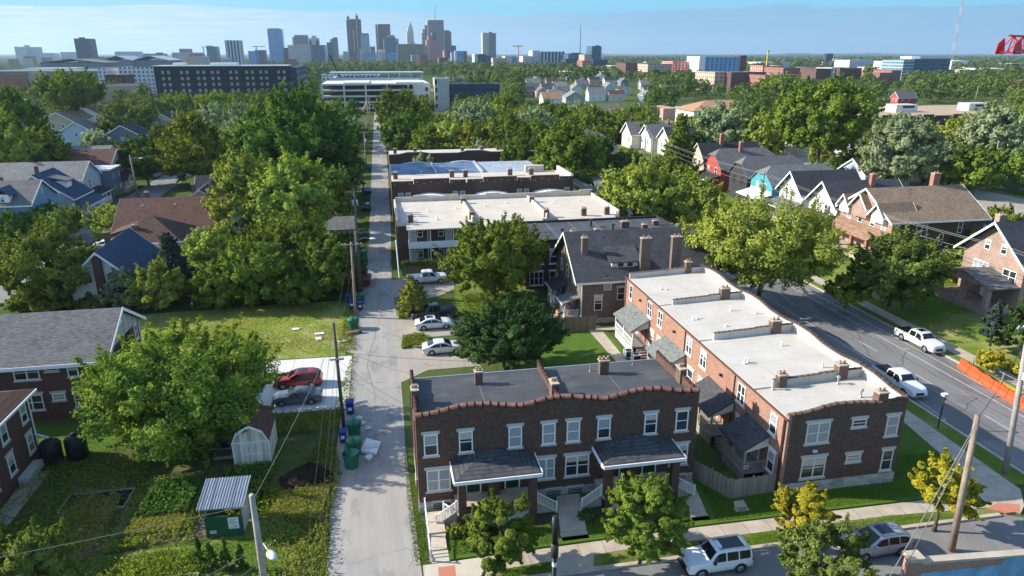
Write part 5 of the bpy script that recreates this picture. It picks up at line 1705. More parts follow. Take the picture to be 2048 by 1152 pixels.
MB().box(2.2, 38.0, 136.3, 147.8, 7.602, 7.95).build('roof', M['roof_cream'], DR)
q = MB().box(37.7, 38.2, 136.3, 148, 7.96, 9.0).box(30.5, 34.5, 146.5, 147.8, 7.96, 9.3)
q.build('roof_parapet', M['roof_cream'], DR)
for k, u in enumerate((4.2, 16.3, 28.0)):
 pts = [(u + 6.2 * j / 8, 5.9 + .38 * math.sin(math.pi * j / 8)) for j in range(9)]
 m = MB().fsolid(fr, [(u, 5.75)] + [(u + 6.2, 5.75)] + list(reversed(pts)), .02, 2.7)
 m.build('porch_roof', M['white'], DR)
 q = MB().fbox(fr, u + .2, u + 6.0, 2.3, 2.45, 4.9, 5.74)
 for c in (u + .2, u + 3.0, u + 5.8):
  q.fbox(fr, c, c + .2, 2.25, 2.5, 0, 4.9)
 q.build('porch_front', M['gray_paint'], DR)
for u in (1.2, 2.6, 11.8, 13.2, 24.6, 26, 34.4):
 window(DR, fr, u, u + 1.0, 4.6, 6.4, 1, 'white', 'glass_blind')
for x in (3.0, 14.4, 17.2, 26.5, 31.0):
 chimney(DR, x, 143, 7.9, 9.3, .9, .7, 'brick_chim', 2, 'lintel')
BR = thing('blue_roof_row_house', 'low row house with glossy blue coated flat roof', 'row house', (2.3, 152, 0), land='the blue-roofed row house')
M['roof_blue'] = plain('blue roof coating', (0.13, 0.19, 0.30), 0.6, 0.55, 0.3, 0.3)
M['roof_pale'] = plain('pale blue roof coating', (0.36, 0.40, 0.46), 0.55, 0.25, 0.5)
MB().box(2.3, 36.0, 152, 168, 0, 6.7).build('wall', M['brick_dark'], BR)
ro = MB().hexa([(2.5, 152.2, 6.71), (22, 152.2, 6.71), (22, 167.8, 6.71), (2.5, 167.8, 6.71)], [(2.5, 152.2, 6.8), (22, 152.2, 6.8), (22, 167.8, 7.3), (2.5, 167.8, 7.3)]).build('roof', M['roof_blue'], BR)
MB().hexa([(22.5, 152.2, 6.71), (35.8, 152.2, 6.71), (35.8, 167.8, 6.71), (22.5, 167.8, 6.71)], [(22.5, 152.2, 6.8), (35.8, 152.2, 6.8), (35.8, 167.8, 7.3), (22.5, 167.8, 7.3)]).build('pale_roof', M['roof_pale'], BR)
q = MB().box(22.02, 22.48, 152, 168, 6.71, 7.6).box(11.9, 12.2, 152.2, 167.8, 6.9, 7.5).box(2.2, 2.49, 152, 168, 6.71, 7.5)
q.build('party_wall', M['roof_pale'], BR)
for k, u in enumerate((3.5, 14.5)):
 fr2 = F(2.3, 168, 1, 0)
 pts = [(u + 5.5 * j / 8, 7.3 + .25 * math.sin(math.pi * j / 8)) for j in range(9)]
 MB().fsolid(fr2, [(u, 7.1), (u + 5.5, 7.1)] + list(reversed(pts)), -1.2, .2).build('curved_parapet', M['roof_pale'], BR)
for x, y in ((5, 160), (9, 156), (16, 161), (19, 157), (26, 160), (30, 156), (33, 163)):
 roof_vent(BR, x, y, 6.95, .6, .1, 'white_metal')
B4 = thing('parapet_row_house', 'dark brick row house with stepped pale coping beyond the blue roof', 'row house', (2.4, 177, 0), land='the far brick row house with the stepped coping')
MB().box(2.4, 40, 177, 190, 0, 7.4).build('wall', M['brick_dark'], B4)
fr = F(2.4, 177, 1, 0)
pp = [(0, 8.2), (2.5, 8.3), (4.5, 8.7), (8, 8.7), (10, 8.35), (17, 8.3), (19.5, 8.8), (23, 8.8), (25.5, 8.35), (37.6, 8.3)]
MB().fsolid(fr, [(0, 7.402), (37.6, 7.402)] + list(reversed(pp)), -.3, 0).build('parapet', M['brick_dark'], B4)
q = MB()
for (a, za), (b, zb) in zip(pp[:-1], pp[1:]):
 q.hexa([fr.p(a, .06, za + .003), fr.p(b, .06, zb + .003), fr.p(b, -.36, zb + .003), fr.p(a, -.36, za + .003)], [fr.p(a, .06, za + .16), fr.p(b, .06, zb + .16), fr.p(b, -.36, zb + .16), fr.p(a, -.36, za + .16)])
q.build('coping', M['lintel'], B4)
MB().box(2.6, 39.8, 177.3, 189.8, 7.402, 7.6).build('roof', M['roof_cream'], B4)
for u in (3, 6, 14, 17, 28, 32):
 window(B4, fr, u, u + 1.3, 4.2, 6.2, 1, 'white', 'glass_blind')
for x in (4, 9, 21, 26, 33):
 chimney(B4, x, 180, 7.6, 9.3, .8, .7, 'brick_chim', 2)
BWL = thing('boundary_wall', 'brick wall with stone cap and blue painted face at the street edge', 'wall', (30.4, 30, 0))
fr = F(30.3, 30.0, .996, -.085)
MB().fbox(fr, .0, .75, -.55, .12, 0, 2.75).build('pier', M['brick_wall'], BWL)
MB().fbox(fr, -.1, .85, -.65, .22, 2.752, 2.98).build('pier_cap', M['concrete_old'], BWL)
w = MB().fbox(fr, .75, 14, -.4, 0, 0, 2.45).build('wall_body', M['brick_wall'], BWL)
MB().fbox(fr, .76, 14, -.46, .06, 2.452, 2.62).build('wall_cap', M['concrete_old'], BWL)
MB().fsolid(fr, [(.8, 0), (14, 0), (14, 2.4), (6.3, 2.4), (6.2, 1.95), (.85, 1.75)], .002, .03).build('mural', M['mural'], BWL)
LB = thing('brick_apartment_house', 'red brown brick apartment house with gray gable roof and recessed end stair', 'apartment house', (-44, 63.8, 0), land='the red-brown brick apartment house')
x0, x1, y0, y1 = -44.0, -25.8, 64.2, 74.4
m = MB().box(x0, x1 - 1.2, y0, y1, 0, 5.75)
m.box(x1 - 1.2, x1, y0, 66.9, 0, 5.75).box(x1 - 1.2, x1, 71.7, y1, 0, 5.75)
m.fsolid(F(x0, y1, 0, -1), [(0, 5.751), (y1 - y0, 5.751), ((y1 - y0) / 2, 8.55)], -(x1 - x0 - .3), 0)
m.build('wall', M['brick_left'], LB)
m = MB().box(x1 - 1.19, x1 - 1.0, 66.92, 71.68, 0, 5.75)
m.build('recess', M['pole_dark'], LB)
for z in (.9, 3.3):
 MB().box(x1 - 1.0, x1 - .1, 66.93, 71.67, z, z + .16).build('balcony', M['concrete_old'], LB)
 railing(LB, [(x1 - .16, 67.0, z + .16), (x1 - .16, 71.6, z + .16)], .9, 'dark_metal', .16)
mr = MB()
gable_roof(mr, x0, x1, y0, y1, 5.8, 8.65, 'x', .55, .6)
ro = mr.build('roof', M['sh_gray'], LB)
mt = MB()
gable_trim(mt, x0, x1, y0, y1, 5.8, 8.65, 'x', .55, .6)
mt.build('rake_board', M['white'], ro)
q = MB()
yc = (y0 + y1) / 2
q.fsolid(F(x1 - .3, y0, 0, 1), [(0, 5.76), (y1 - y0, 5.76), ((y1 - y0) / 2, 8.5)], .05, .42)
pd = q.build('pediment', M['si_gray'], LB)
q = MB()
for k in range(1, 8):
 u = (y1 - y0) * k / 8
 h = 5.8 + 2.6 * (1 - abs(u - 5.1) / 5.1)
 q.fbox(F(x1 - .3, y0, 0, 1), u - .03, u + .03, .421, .45, 5.78, h)
q.build('batten', M['white'], pd)
MB().fbox(F(x1 - .3, y0, 0, 1), 4.8, 5.4, .455, .5, 7.2, 7.7).build('gable_vent', M['white'], pd)
fs_ = F(x0, y0, 1, 0)
for (a, b, z0, z1, n, sl) in ((-33.3, -31.2, 4.15, 5.6, 2, 0), (-30.7, -29.6, 4.85, 5.6, 1, 0), (-28.9, -28.0, 4.15, 5.65, 1, 0), (-30.6, -29.5, 1.9, 2.6, 1, 1), (-28.8, -27.9, 1.1, 2.65, 1, 1), (-33.3, -31.4, 1.1, 2.65, 2, 1), (-36.5, -35.2, 4.2, 5.6, 1, 0)):
 window(LB, fs_, a - x0, b - x0, z0, z1, n, 'white', 'glass' if z0 != 1.9 else 'glass_blind', True, 'lintel' if sl else None, 'lintel')
fe = F(x1, y0, 0, 1)
for u in (1.0, 8.6):
 for z in (1.2, 3.95):
  window(LB, fe, u, u + .9, z, z + 1.55, 1, 'white', 'glass', True, 'lintel', 'lintel')
MB().tube([(x1 - .15, y0 - .12, 5.6), (x1 - .15, y0 - .12, .2)], .07, 6).build('downspout', M['white_metal'], LB)
MB().tube([(x1 + .1, y1 - .3, 5.6), (x1 + .1, y1 - .3, .2)], .07, 6).build('downspout', M['white_metal'], LB)
MB().box(x0, x1 + .6, y0 - .64, y0 - .56, 5.3, 5.48).build('gutter', M['white_metal'], LB)
TL = thing('tiled_brick_house', 'red brown brick house corner with brown tiled roof at the garden edge', 'house', (-42, 50, 0), land='the tiled brick house corner')
x1 = -29.25
M['tile_brown'] = planks('brown roof tiles', (0.15, 0.085, 0.055), 0.22, False, 0.6)
MB().box(-42, x1, 44.5, 57.6, 0, 6.0).build('wall', M['brick_left'], TL)
ro = hip_roof(MB(), -42, x1, 44.5, 57.6, 6.0, 8.7, 'y', .45).build('roof', M['tile_brown'], TL)
MB().box(x1 + .46, x1 + .56, 44, 58.1, 5.78, 5.98).build('gutter', M['white_metal'], TL)
fe = F(x1, 44.5, 0, 1)
for u in (5.5, 8.2, 11.4):
 for z in (1.2, 3.9):
  window(TL, fe, u, u + .95, z, z + 1.6, 1, 'white', 'glass', True, 'lintel', 'lintel')
MB().tube([(x1 + .12, 57.2, 5.8), (x1 + .12, 57.2, .1)], .07, 6).build('downspout', M['white_metal'], TL)
MB().tube([(x1 + .1, 57.1, 2.35), (-27.9, 56.5, 2.2)], .1, 8).build('tank_pipe', M['white_metal'], TL)
wk = MB().box(-29.0, -27.6, 46, 55.0, 0, .06)
struct('side_walk', wk, M['concrete_old'])
def hs(*a, **k):
 return house(*a, **k)
B1, ro, f1 = hs('brown_roof_house', 'wide house with long plain brown gable roof and red chimneys', 'house', -43.4, -26.2, 122.0, 134.6, 0, 4.4, 8.4, 'x', 'gable', 'si_tan', 'sh_brown', 'tan_paint',
    [('E', [3.0, 6.3, 9.5], 1.2, 2.8, 1.0), ('E', [6.3], 5.2, 6.4, 1.0), ('S', [4, 9, 14], 1.4, 2.8, 1.1)], 'the wide brown-roofed house', chims=[(-39.8, 129.3, 7.4, 9.4, 1.5, .7) if False else (-39.8, 129.2, 7.5, 9.3), (-29.8, 129.2, 7.5, 9.3)])
for x in (-40, -34.8, -30):
 MB().box(x - .2, x + .2, 126.6, 127.0, 7.15, 7.6).build('roof_vent', M['ac_white'], B1)
B2, ro, f2 = hs('hip_roof_house', 'brown hip-roofed house with two intersecting roofs and small dark vents', 'house', -40.6, -30.6, 110.8, 120.0, 0, 5.0, 8.1, 'x', 'hip', 'si_cream', 'sh_dbrown', 'white',
    [('S', [6.2, 8.8], 3.4, 4.4, .8), ('S', [2], 1.2, 2.8, 1.1)], 'the brown hip-roofed house', chims=[(-37.2, 113.0, 6.2, 7.2)])
MB().box(-41.2, -38.2, 115, 119.4, 0, 5.2).build('side_wing', M['si_white'], B2)
MB().hexa([(-41.6, 114.7, 5.2), (-38, 114.7, 5.2), (-38, 119.8, 5.2), (-41.6, 119.8, 5.2)], [(-41.6, 114.7, 5.5), (-38, 114.7, 6.6), (-38, 119.8, 6.6), (-41.6, 119.8, 5.5)]).build('wing_roof', M['sh_dbrown'], B2)
B3, ro, f3 = hs('white_gable_house', 'white sided gable house with navy roof and brick chimney up its front', 'house', -40.6, -32.9, 96.0, 108.4, 0, 4.0, 7.6, 'y', 'gable', 'si_white', 'sh_navy', 'white',
    [('S', [2.3], 3.4, 4.9, .95), ('S', [6.2], 3.4, 4.9, .95), ('S', [2.0, 5.8], .9, 2.4, 1.0)], 'the white gable house with the front chimney', chims=[(-38.3, 104.5, 4.8, 8.2)], g=.7, ov=.7)
MB().box(-37.35, -36.35, 95.45, 95.99, 0, 7.0).build('front_chimney', M['brick_left'], B3)
MB().hexa([(-43.0, 99, 2.2), (-40.7, 99, 2.2), (-40.7, 105, 2.2), (-43.0, 105, 2.2)], [(-43.0, 99, 2.7), (-40.7, 99, 3.6), (-40.7, 105, 3.6), (-43.0, 105, 2.7)]).build('side_porch_roof', M['sh_gray'], B3)
q = MB()
for yy in (99.3, 102, 104.7):
 q.box(-42.8, -42.65, yy, yy + .15, 0, 2.3)
q.build('porch_posts', M['white'], B3)
B5, ro, f5 = hs('dark_roof_bungalow', 'dark-roofed bungalow with crossed gables behind the wide brown roof', 'house', -39.0, -27.5, 138.0, 150.0, 0, 4.2, 7.8, 'y', 'gable', 'si_tan', 'sh_dark', 'gray_paint', [('S', [3, 8], 1.2, 2.6, 1.1)], 'the dark-roofed bungalow', chims=[(-30.5, 146.5, 5.8, 7.8), (-36.0, 145.0, 6.0, 7.8)])
B6, ro, f6 = hs('gray_roof_bungalow', 'small gray-roofed bungalow half hidden by the yellow-green tree', 'house', -38.0, -27.0, 153.5, 162.0, 0, 4.2, 7.4, 'x', 'gable', 'si_cream', 'sh_dark', 'white', [('E', [4.2], 1.2, 2.6, 1.2)])
GR = thing('alley_garage', 'small gray-roofed garage standing on the alley edge', 'garage', (-9.6, 124, 0), land='the alley garage')
gable_wall(w_ := MB(), -9.4, -5.2, 124.0, 131.0, 0, 2.6, 3.9, 'x')
w_.build('wall', M['si_tan'], GR)
gable_roof(w_ := MB(), -9.4, -5.2, 124.0, 131.0, 2.6, 4.0, 'x', .4, .3)
w_.build('roof', M['sh_gray'], GR)
MB().box(-5.198, -5.16, 125.5, 129.5, 0, 2.2).build('garage_door', M['white'], GR)
H1, ro, g1 = hs('blue_gable_house', 'blue sided gable house with gray roof and triple white windows', 'house', -82.0, -62.5, 138.5, 149.8, 0, 6.2, 9.6, 'x', 'gable', 'si_blue', 'sh_gray', 'white',
    [('E', [2.6, 8.6], 2.6, 4.8, 1.9, 2), ('E', [5.7], 7.2, 8.2, .5)], 'the blue gable house', chims=[(-70, 146.5, 7.0, 10.0)])
for uu in (3.5,):
 d_ = MB().box(-68.5, -65.8, 138.9, 142.5, 6.2, 8.0).build('dormer', M['white'], H1)
 gable_roof(m := MB(), -68.9, -65.4, 138.6, 143.5, 7.9, 9.0, 'y', .2, .1)
 m.build('dormer_roof', M['sh_navy'], d_)
 window(H1, F(-68.5, 138.9, 1, 0), .75, 1.95, 6.6, 7.7, 2)
H2, ro, g2 = hs('porch_house', 'pale house with navy roof sweeping over a white front porch', 'house', -73.5, -60.6, 152.0, 161.6, 0, 4.6, 9.3, 'y', 'gable', 'si_sky', 'sh_navy', 'white',
    [('E', [3, 8], 1.2, 2.8, 1.2), ('S', [4, 8.5], 1.4, 3.0, 1.1), ('S', [5.7], 5.2, 6.4, 1.0)], 'the navy-roofed porch house', chims=[(-69.5, 160, 7.5, 10.0)])
porch(H2, g2['E'], .5, 9.2, 2.6, .9, 3.0, 4.2, 'sh_navy', 'white', 'white', 'shed', 4, True)
d_ = MB().box(-65.5, -62.6, 155.3, 158.0, 6.0, 7.6).build('dormer', M['white'], H2)
m = MB()
m.hexa([(-66.3, 154.9, 8.5), (-62.1, 154.9, 7.5), (-62.1, 158.4, 7.5), (-66.3, 158.4, 8.5)], [(-66.3, 154.9, 8.68), (-62.1, 154.9, 7.68), (-62.1, 158.4, 7.68), (-66.3, 158.4, 8.68)])
m.build('dormer_roof', M['sh_gray'], d_)
steps(H2, g2['E'], 3.8, 5.8, 4.2, 0, .9, 5, .3, 'white', 'porch_steps')
H3, ro, g3 = hs('long_gable_house', 'light blue house with long gray gable roof and white pediment', 'house', -84.0, -62.6, 162.6, 173.4, 0, 6.5, 9.7, 'x', 'gable', 'si_sky', 'sh_lgray', 'white',
    [('E', [2.0, 4.2, 6.4], 4.2, 6.0, 1.1), ('E', [8.9], 4.2, 5.7, 1.0), ('E', [5.4], 7.4, 8.4, .6)], 'the long gray-gabled house', chims=[])
porch(H3, g3['E'], .8, 8.5, 2.6, .8, 3.0, 3.9, 'sh_dark', 'white', 'concrete_old', 'shed', 4, True)
H4 = thing('flat_roof_house', 'slate blue block house with flat white-edged roof', 'house', (-66, 175, 0), land='the slate-blue flat-roofed house')
MB().box(-69.0, -61.0, 174.6, 181.6, 0, 6.6).build('wall', M['si_steel'], H4)
MB().box(-69.3, -60.7, 174.3, 181.9, 6.602, 6.9).build('roof', M['white'], H4)
for z in (1.5, 4.4):
 for u in (2.0, 5.5):
  window(H4, F(-61.0, 174.6, 0, 1), u, u + 1.0, z, z + 1.2, 1)
for x in (-67, -66):
 roof_vent(H4, x, 178, 6.9, .9, .14, 'dark_metal')
H5, ro, g5 = hs('cream_two_storey_house', 'cream two-storey house with brown-gray gable roof and dark porch', 'house', -79.5, -63.3, 182.2, 193.8, 0, 6.7, 9.8, 'x', 'gable', 'si_cream', 'sh_brown', 'white',
    [('E', [3.0, 8.8], 3.9, 5.7, 1.4, 2), ('E', [3.0, 8.8], 1.0, 2.6, 1.2), ('E', [5.8], 7.4, 8.4, .8)], 'the cream two-storey house')
porch(H5, g5['E'], .5, 6.5, 3.0, .8, 3.0, 4.6, 'sh_dark', 'white', 'concrete_old', 'gable', 3, True)
hs('teal_gable_house', 'teal-fronted house with dark gable roof behind the cream house', 'house', -71, -61.5, 208, 221, 0, 5.0, 8.6, 'y', 'gable', 'si_steel', 'sh_dark', 'sky' if False else 'white', [('S', [3, 7], 2.0, 3.6, 1.1)])
hs('pale_roof_cottage', 'low cottage with pale gray ridge roof beyond the cream house', 'house', -90, -75, 214, 224, 0, 4.2, 7.2, 'x', 'gable', 'si_gray', 'sh_lgray', 'white', [('E', [5], 1.2, 2.8, 1.2)])
for k, (px, py, w, dpt, he, wl_, rf, lb) in enumerate(((178, 262, 12, 15, 6.5, 'si_white', 'sh_brown', 'white house with dark striped gable front under the tall tree'), (207, 255, 13, 15, 7.0, 'si_white', 'sh_brown', 'taller white house with three gable windows right of the tall tree'),
             (222, 246, 11, 14, 6.5, 'si_white', 'sh_brown', 'white house farthest back in the gabled row by the tall tree'), (122, 278, 12, 16, 6.5, 'si_beige', 'sh_tan', 'beige house with plain gable left of the tall tree'), (140, 272, 10, 14, 6.5, 'si_sky', 'sh_tan', 'pale blue-gray house wall between the beige house and the tall tree'))):
 gx, gy = at(px, py, 0)
 t_, ro, fx = hs('gabled_house', lb, 'house', gx - w / 2, gx + w / 2, gy, gy + dpt, 0, he, he + 3.6, 'y', 'gable', wl_, rf, 'white', [('S', [w * .3, w * .7], 1.2, 2.8, 1.1), ('S', [w * .35, w * .65], 4.3, 5.9, 1.0), ('E', [4, 9], 4.2, 5.8, 1.0)])
 if k < 2:
  porch(t_, fx['S'], .5, w - .5, 2.4, .7, 3.0, 3.7, 'sh_navy', 'white', 'white', 'shed', 4, False)
TZ = 1.2
Z = TZ
R1, ro, q1 = hs('brown_roof_brick_house', 'big brick house with tan-brown roof, front gables and wide orange porch', 'house', 76.4, 92.6, 91.8, 104.4, Z, 7.8, 11.6, 'x', 'gable', 'brick_tan', 'sh_tan', 'white',
    [('S', [5.2], 3.9, 5.8, 2.0, 2), ('S', [8.9], 2.4, 4.2, .8), ('S', [12.0], 4.2, 6.0, .85), ('S', [12.6], .9, 2.6, 2.2, 2), ('S', [8.6], .3, 1.0, 1.2), ('W', [2.4, 5.2, 8.2, 10.8], 3.9, 5.7, 1.1)],
    'the big tan-roofed brick house', chims=[(88.4, 98.6, 10.6, 13.6, dict(w=1.2, d=.8, mat='brick_red', pots=2))], ov=.6, g=.7)
MB().box(76.45, 92.65, 91.755, 91.79, Z, 7.7).build('side_wall_facing', M['brick_dark'], R1)
for (a, b, zr) in ((92.6, 96.2, 9.9), (96.6, 101.0, 10.8), (101.0, 104.2, 9.9)):
 g_w = MB()
 gable_wall(g_w, 75.6, 80.5, a + .4, b - .4, 7.0, 8.3 if zr < 10 else 8.8, zr - .3, 'x')
 d_ = g_w.build('front_gable', M['white' if zr < 10 else 'brick_tan'], R1)
 g_r = MB()
 gable_roof(g_r, 75.6, 81.0, a + .2, b - .2, 8.2 if zr < 10 else 8.7, zr, 'x', .3, .45)
 rr_ = g_r.build('front_gable_roof', M['sh_tan'], d_)
 g_t = MB()
 gable_trim(g_t, 75.6, 81.0, a + .2, b - .2, 8.2 if zr < 10 else 8.7, zr, 'x', .3, .45)
 g_t.build('rake_board', M['white'], rr_)
porch(R1, q1['W'], 0.4, 12.2, 3.6, 1.0 + Z, 3.8 + Z, 4.7 + Z, 'sh_orange', 'brick_red', 'concrete_old', 'shed', 4, False, Z, .5)
R2, ro, q2 = hs('white_gable_front_house', 'white gable-fronted house with plum-gray roof and pinkish porch roof', 'house', 77.0, 90.5, 106.2, 114.4, Z, 7.0, 10.6, 'x', 'gable', 'si_white', 'sh_charcoal', 'white',
    [('W', [1.9, 2.9], 4.0, 5.6, .8), ('W', [5.1, 6.1], 4.0, 5.6, .8)], 'the white house with the plum-gray roof', chims=[(85.5, 109.5, 8.6, 11.8, dict(w=.9, d=.7, mat='brick_red'))], g=.8, ov=.5)
porch(R2, q2['W'], .2, 8.0, 3.2, .9 + Z, 2.9 + Z, 4.0 + Z, 'sh_dbrown', 'white', 'concrete_old', 'shed', 3, False, Z)
for x in (81, 84, 88):
 MB().box(x, x + .4, 110.6, 111, 10.0, 10.6).build('roof_vent', M['ac_white'], R2)
R3, ro, q3 = hs('white_triple_window_house', 'white house with dark gray roof and three small front windows', 'house', 77.6, 90.0, 117.4, 125.4, Z, 7.0, 10.6, 'x', 'gable', 'si_white', 'sh_slate', 'white',
    [('W', [2.6, 3.9, 5.2], 4.0, 5.6, .75)], 'the white house with three front windows', g=.8, ov=.5)
porch(R3, q3['W'], .2, 7.8, 3.0, .9 + Z, 2.9 + Z, 4.0 + Z, 'sh_gray', 'white', 'concrete_old', 'shed', 3, False, Z)
R4, ro, q4 = hs('turquoise_house', 'turquoise and white house with gray-green clipped roof', 'house', 77.5, 93.0, 128.0, 136.6, Z, 6.8, 10.0, 'x', 'clip', 'si_turquoise', 'sh_green', 'white', [('W', [2.8, 5.8], 4.0, 5.5, 1.0)], 'the turquoise house', clip=1.4)
MB().box(77.44, 77.49, 128.2, 136.4, Z + 3.6, Z + 4.2).build('band', M['white'], R4)
porch(R4, q4['W'], .2, 8.4, 2.8, .9 + Z, 2.9 + Z, 3.7 + Z, 'si_white', 'white', 'concrete_old', 'shed', 3, False, Z)
R5, ro, q5 = hs('black_house', 'black sided house with clipped dark gable and white windows', 'house', 78.0, 92.0, 139.0, 147.0, Z, 6.8, 10.4, 'x', 'clip', 'si_black', 'sh_gray', 'si_black', [('W', [2.2, 5.6], 3.4, 5.2, .95)], 'the black house', clip=1.4)
R6, ro, q6 = hs('red_house', 'bright red house with clipped gray roof and red brick chimney', 'house', 77.6, 92.0, 150.5, 159.5, Z, 6.8, 10.6, 'x', 'clip', 'si_red', 'sh_gray', 'white', [('W', [2.6, 6.4], 3.6, 5.4, 1.1)], 'the red house', clip=1.4, chims=[(84.0, 154.2, 9.6, 12.2, dict(w=.9, d=.7, mat='brick_red'))])
porch(R6, q6['W'], .2, 8.6, 3.0, .9 + Z, 2.9 + Z, 3.9 + Z, 'sh_dark', 'white', 'brick_red', 'shed', 3, True, Z)
R7, ro, q7 = hs('dark_roof_house', 'dark-roofed house with red chimney behind the red house', 'house', 80, 96, 164, 173, Z, 6.6, 10.4, 'x', 'gable', 'si_tan', 'sh_dark', 'gray_paint', [('W', [3, 6], 3.6, 5.2, 1.0)], chims=[(86, 168, 9.4, 12.6, dict(w=1, d=.8, mat='brick_red'))])
R8, ro, q8 = hs('brick_porch_house', 'tan brick house with white gabled porch at the right edge', 'house', 76.2, 92, 68.3, 77.6, Z, 8.0, 11.9, 'x', 'gable', 'brick_tan', 'sh_slate', 'white',
    [('W', [3.0], 3.6, 5.3, 2.4, 3), ('W', [7.4], 3.6, 5.3, 2.0, 2), ('W', [3.4], 6.9, 8.2, .9), ('W', [5.9], 6.9, 8.2, .9), ('S', [4, 9], 3.6, 5.2, 1.2)], 'the tan brick house at the right edge', ov=.8, g=1.0,
    chims=[(81, 77.9, 6, 11.6, dict(w=1.0, d=.8, mat='brick_tan'))])
porch(R8, q8['W'], .4, 9.0, 4.0, 1.0 + Z, 3.6 + Z, 4.9 + Z, 'sh_gray', 'brick_tan', 'brick_tan', 'gable', 3, False, Z, .6)
MB().box(75.9, 76.1, 72.3, 73.6, Z + 1, Z + 3.1).build('front_door', M['white'], R8)
hs('garden_shed_house', 'pale blue house with dark roof among the trees behind the white houses', 'house', 112, 124, 146, 156, Z, 5.0, 8.0, 'x', 'gable', 'si_sky', 'sh_slate', 'white', [('W', [3, 7], 1.5, 3, 1.0), ('S', [3, 9], 1.5, 3, 1.0)], 'the pale blue house among the trees')
GA = thing('flat_garage', 'low gray garage with pale flat roof behind the tan-roofed brick house', 'garage', (97, 93, Z), land='the low gray garage')
MB().box(97, 106, 93, 104, Z, Z + 3.0).build('wall', M['si_gray'], GA)
MB().box(96.6, 106.4, 92.6, 104.4, Z + 3.002, Z + 3.25).build('roof', M['roof_pale'], GA)
MB().box(96.94, 96.99, 95, 99, Z, Z + 2.4).build('garage_door', M['white'], GA)
for k, (px, py, w, dpt, he, rf, wl_, lb) in enumerate(((1262, 305, 10, 13, 6.0, 'sh_gray', 'si_cream', 'cream house with gray gable at the far left of the cream trio'), (1300, 312, 10, 13, 6.0, 'sh_gray', 'si_white', 'white-gabled house in the middle of the cream trio'), (1338, 322, 10, 13, 6.2, 'sh_slate', 'si_cream', 'cream house with slate roof nearest in the cream trio'))):
 gx, gy = at(px, py, 0)
 hs('cream_house', lb, 'house', gx, gx + dpt, gy, gy + w, 0, he, he + 3.6, 'x', 'gable', wl_, rf, 'white', [('W', [w * .3, w * .7], 3.4, 4.9, 1.0)], chims=[(gx + dpt * .6, gy + w * .5, he + 2.8, he + 5.0, dict(mat='brick_red'))], g=.6)
hs('white_side_house', 'white house wall seen between dark trees left of the cream trio', 'house', 58, 68, 196, 210, 0, 6.6, 10, 'y', 'gable', 'si_white', 'sh_dark', 'white', [('S', [3, 7], 3.4, 5, 1.0)])
H_ = math.pi / 2
car('white crew cab pickup parked beside the ivy fence', 'cab', 'white', 5.9, 98.6, 0.03, 'pickup truck')
car('black crew cab pickup nosed towards the alley under a small tree', 'cab', 'black', 5.6, 83.9, math.pi + .12, 'pickup truck', cargo='black_plastic')
car('white sedan with small dark sunroof beside the black pickup', 'sedan', 'white', 5.4, 80.6, .04, 'car', roofglass=True)
car('white sedan parked alone on the lot nearest the black roof', 'sedan', 'white', 5.8, 73.0, .03, 'car')
car('dark red car with black glass roof on the concrete driveway', 'suv', 'red', -9.4, 67.3, math.pi - .03, 'car', roofglass=True)
car('gray sedan on the concrete driveway next to the red car', 'sedan', 'gray', -9.1, 63.6, math.pi - .03, 'car')
car('white crew cab pickup parked on the avenue by the far kerb', 'cab', 'white', 60.0, 64.6, -H_ + .02, 'pickup truck', cargo='black_plastic', roofglass=True)
car('white pickup partly hidden behind the corner row house', 'cab', 'white', 50.15, 55.6, -H_, 'pickup truck', cargo='black_plastic')
car('white boxy off-roader with black glass roof at the lower kerb', 'boxy', 'white', 20.1, 34.7, math.pi + .02, 'car', roofglass=True, rack=True)
car('silver crossover with roof rails behind the gray-green street tree', 'suv', 'silver', 31.4, 34.2, math.pi + .03, 'car', roofglass=True, rack=True)
car('dark car parked in alley shade left of the pole wires', 'suv', 'black', -3.4, 152, H_, 'car')
car('dark blue car parked farther up the shaded alley', 'sedan', 'blue', -3.3, 172, H_, 'car')
car('pale silver car on the street beyond the blue row at left', 'suv', 'silver', -60, 205, H_, 'car')
car('white car in the driveway behind the wide brown roof', 'sedan', 'white', -47.0, 128.5, .1, 'car')
car('dark red truck in the yard behind the low gray garage', 'cab', 'red', 112, 98, 2.8, 'truck', TZ + .13)
car('pale blue car in the yard beside the low gray garage', 'suv', 'silver', 109, 92, 2.9, 'car', TZ + .13)
car('dark car beside the pale blue house among the trees', 'suv', 'black', 108, 141, 2.9, 'car', TZ + .13)
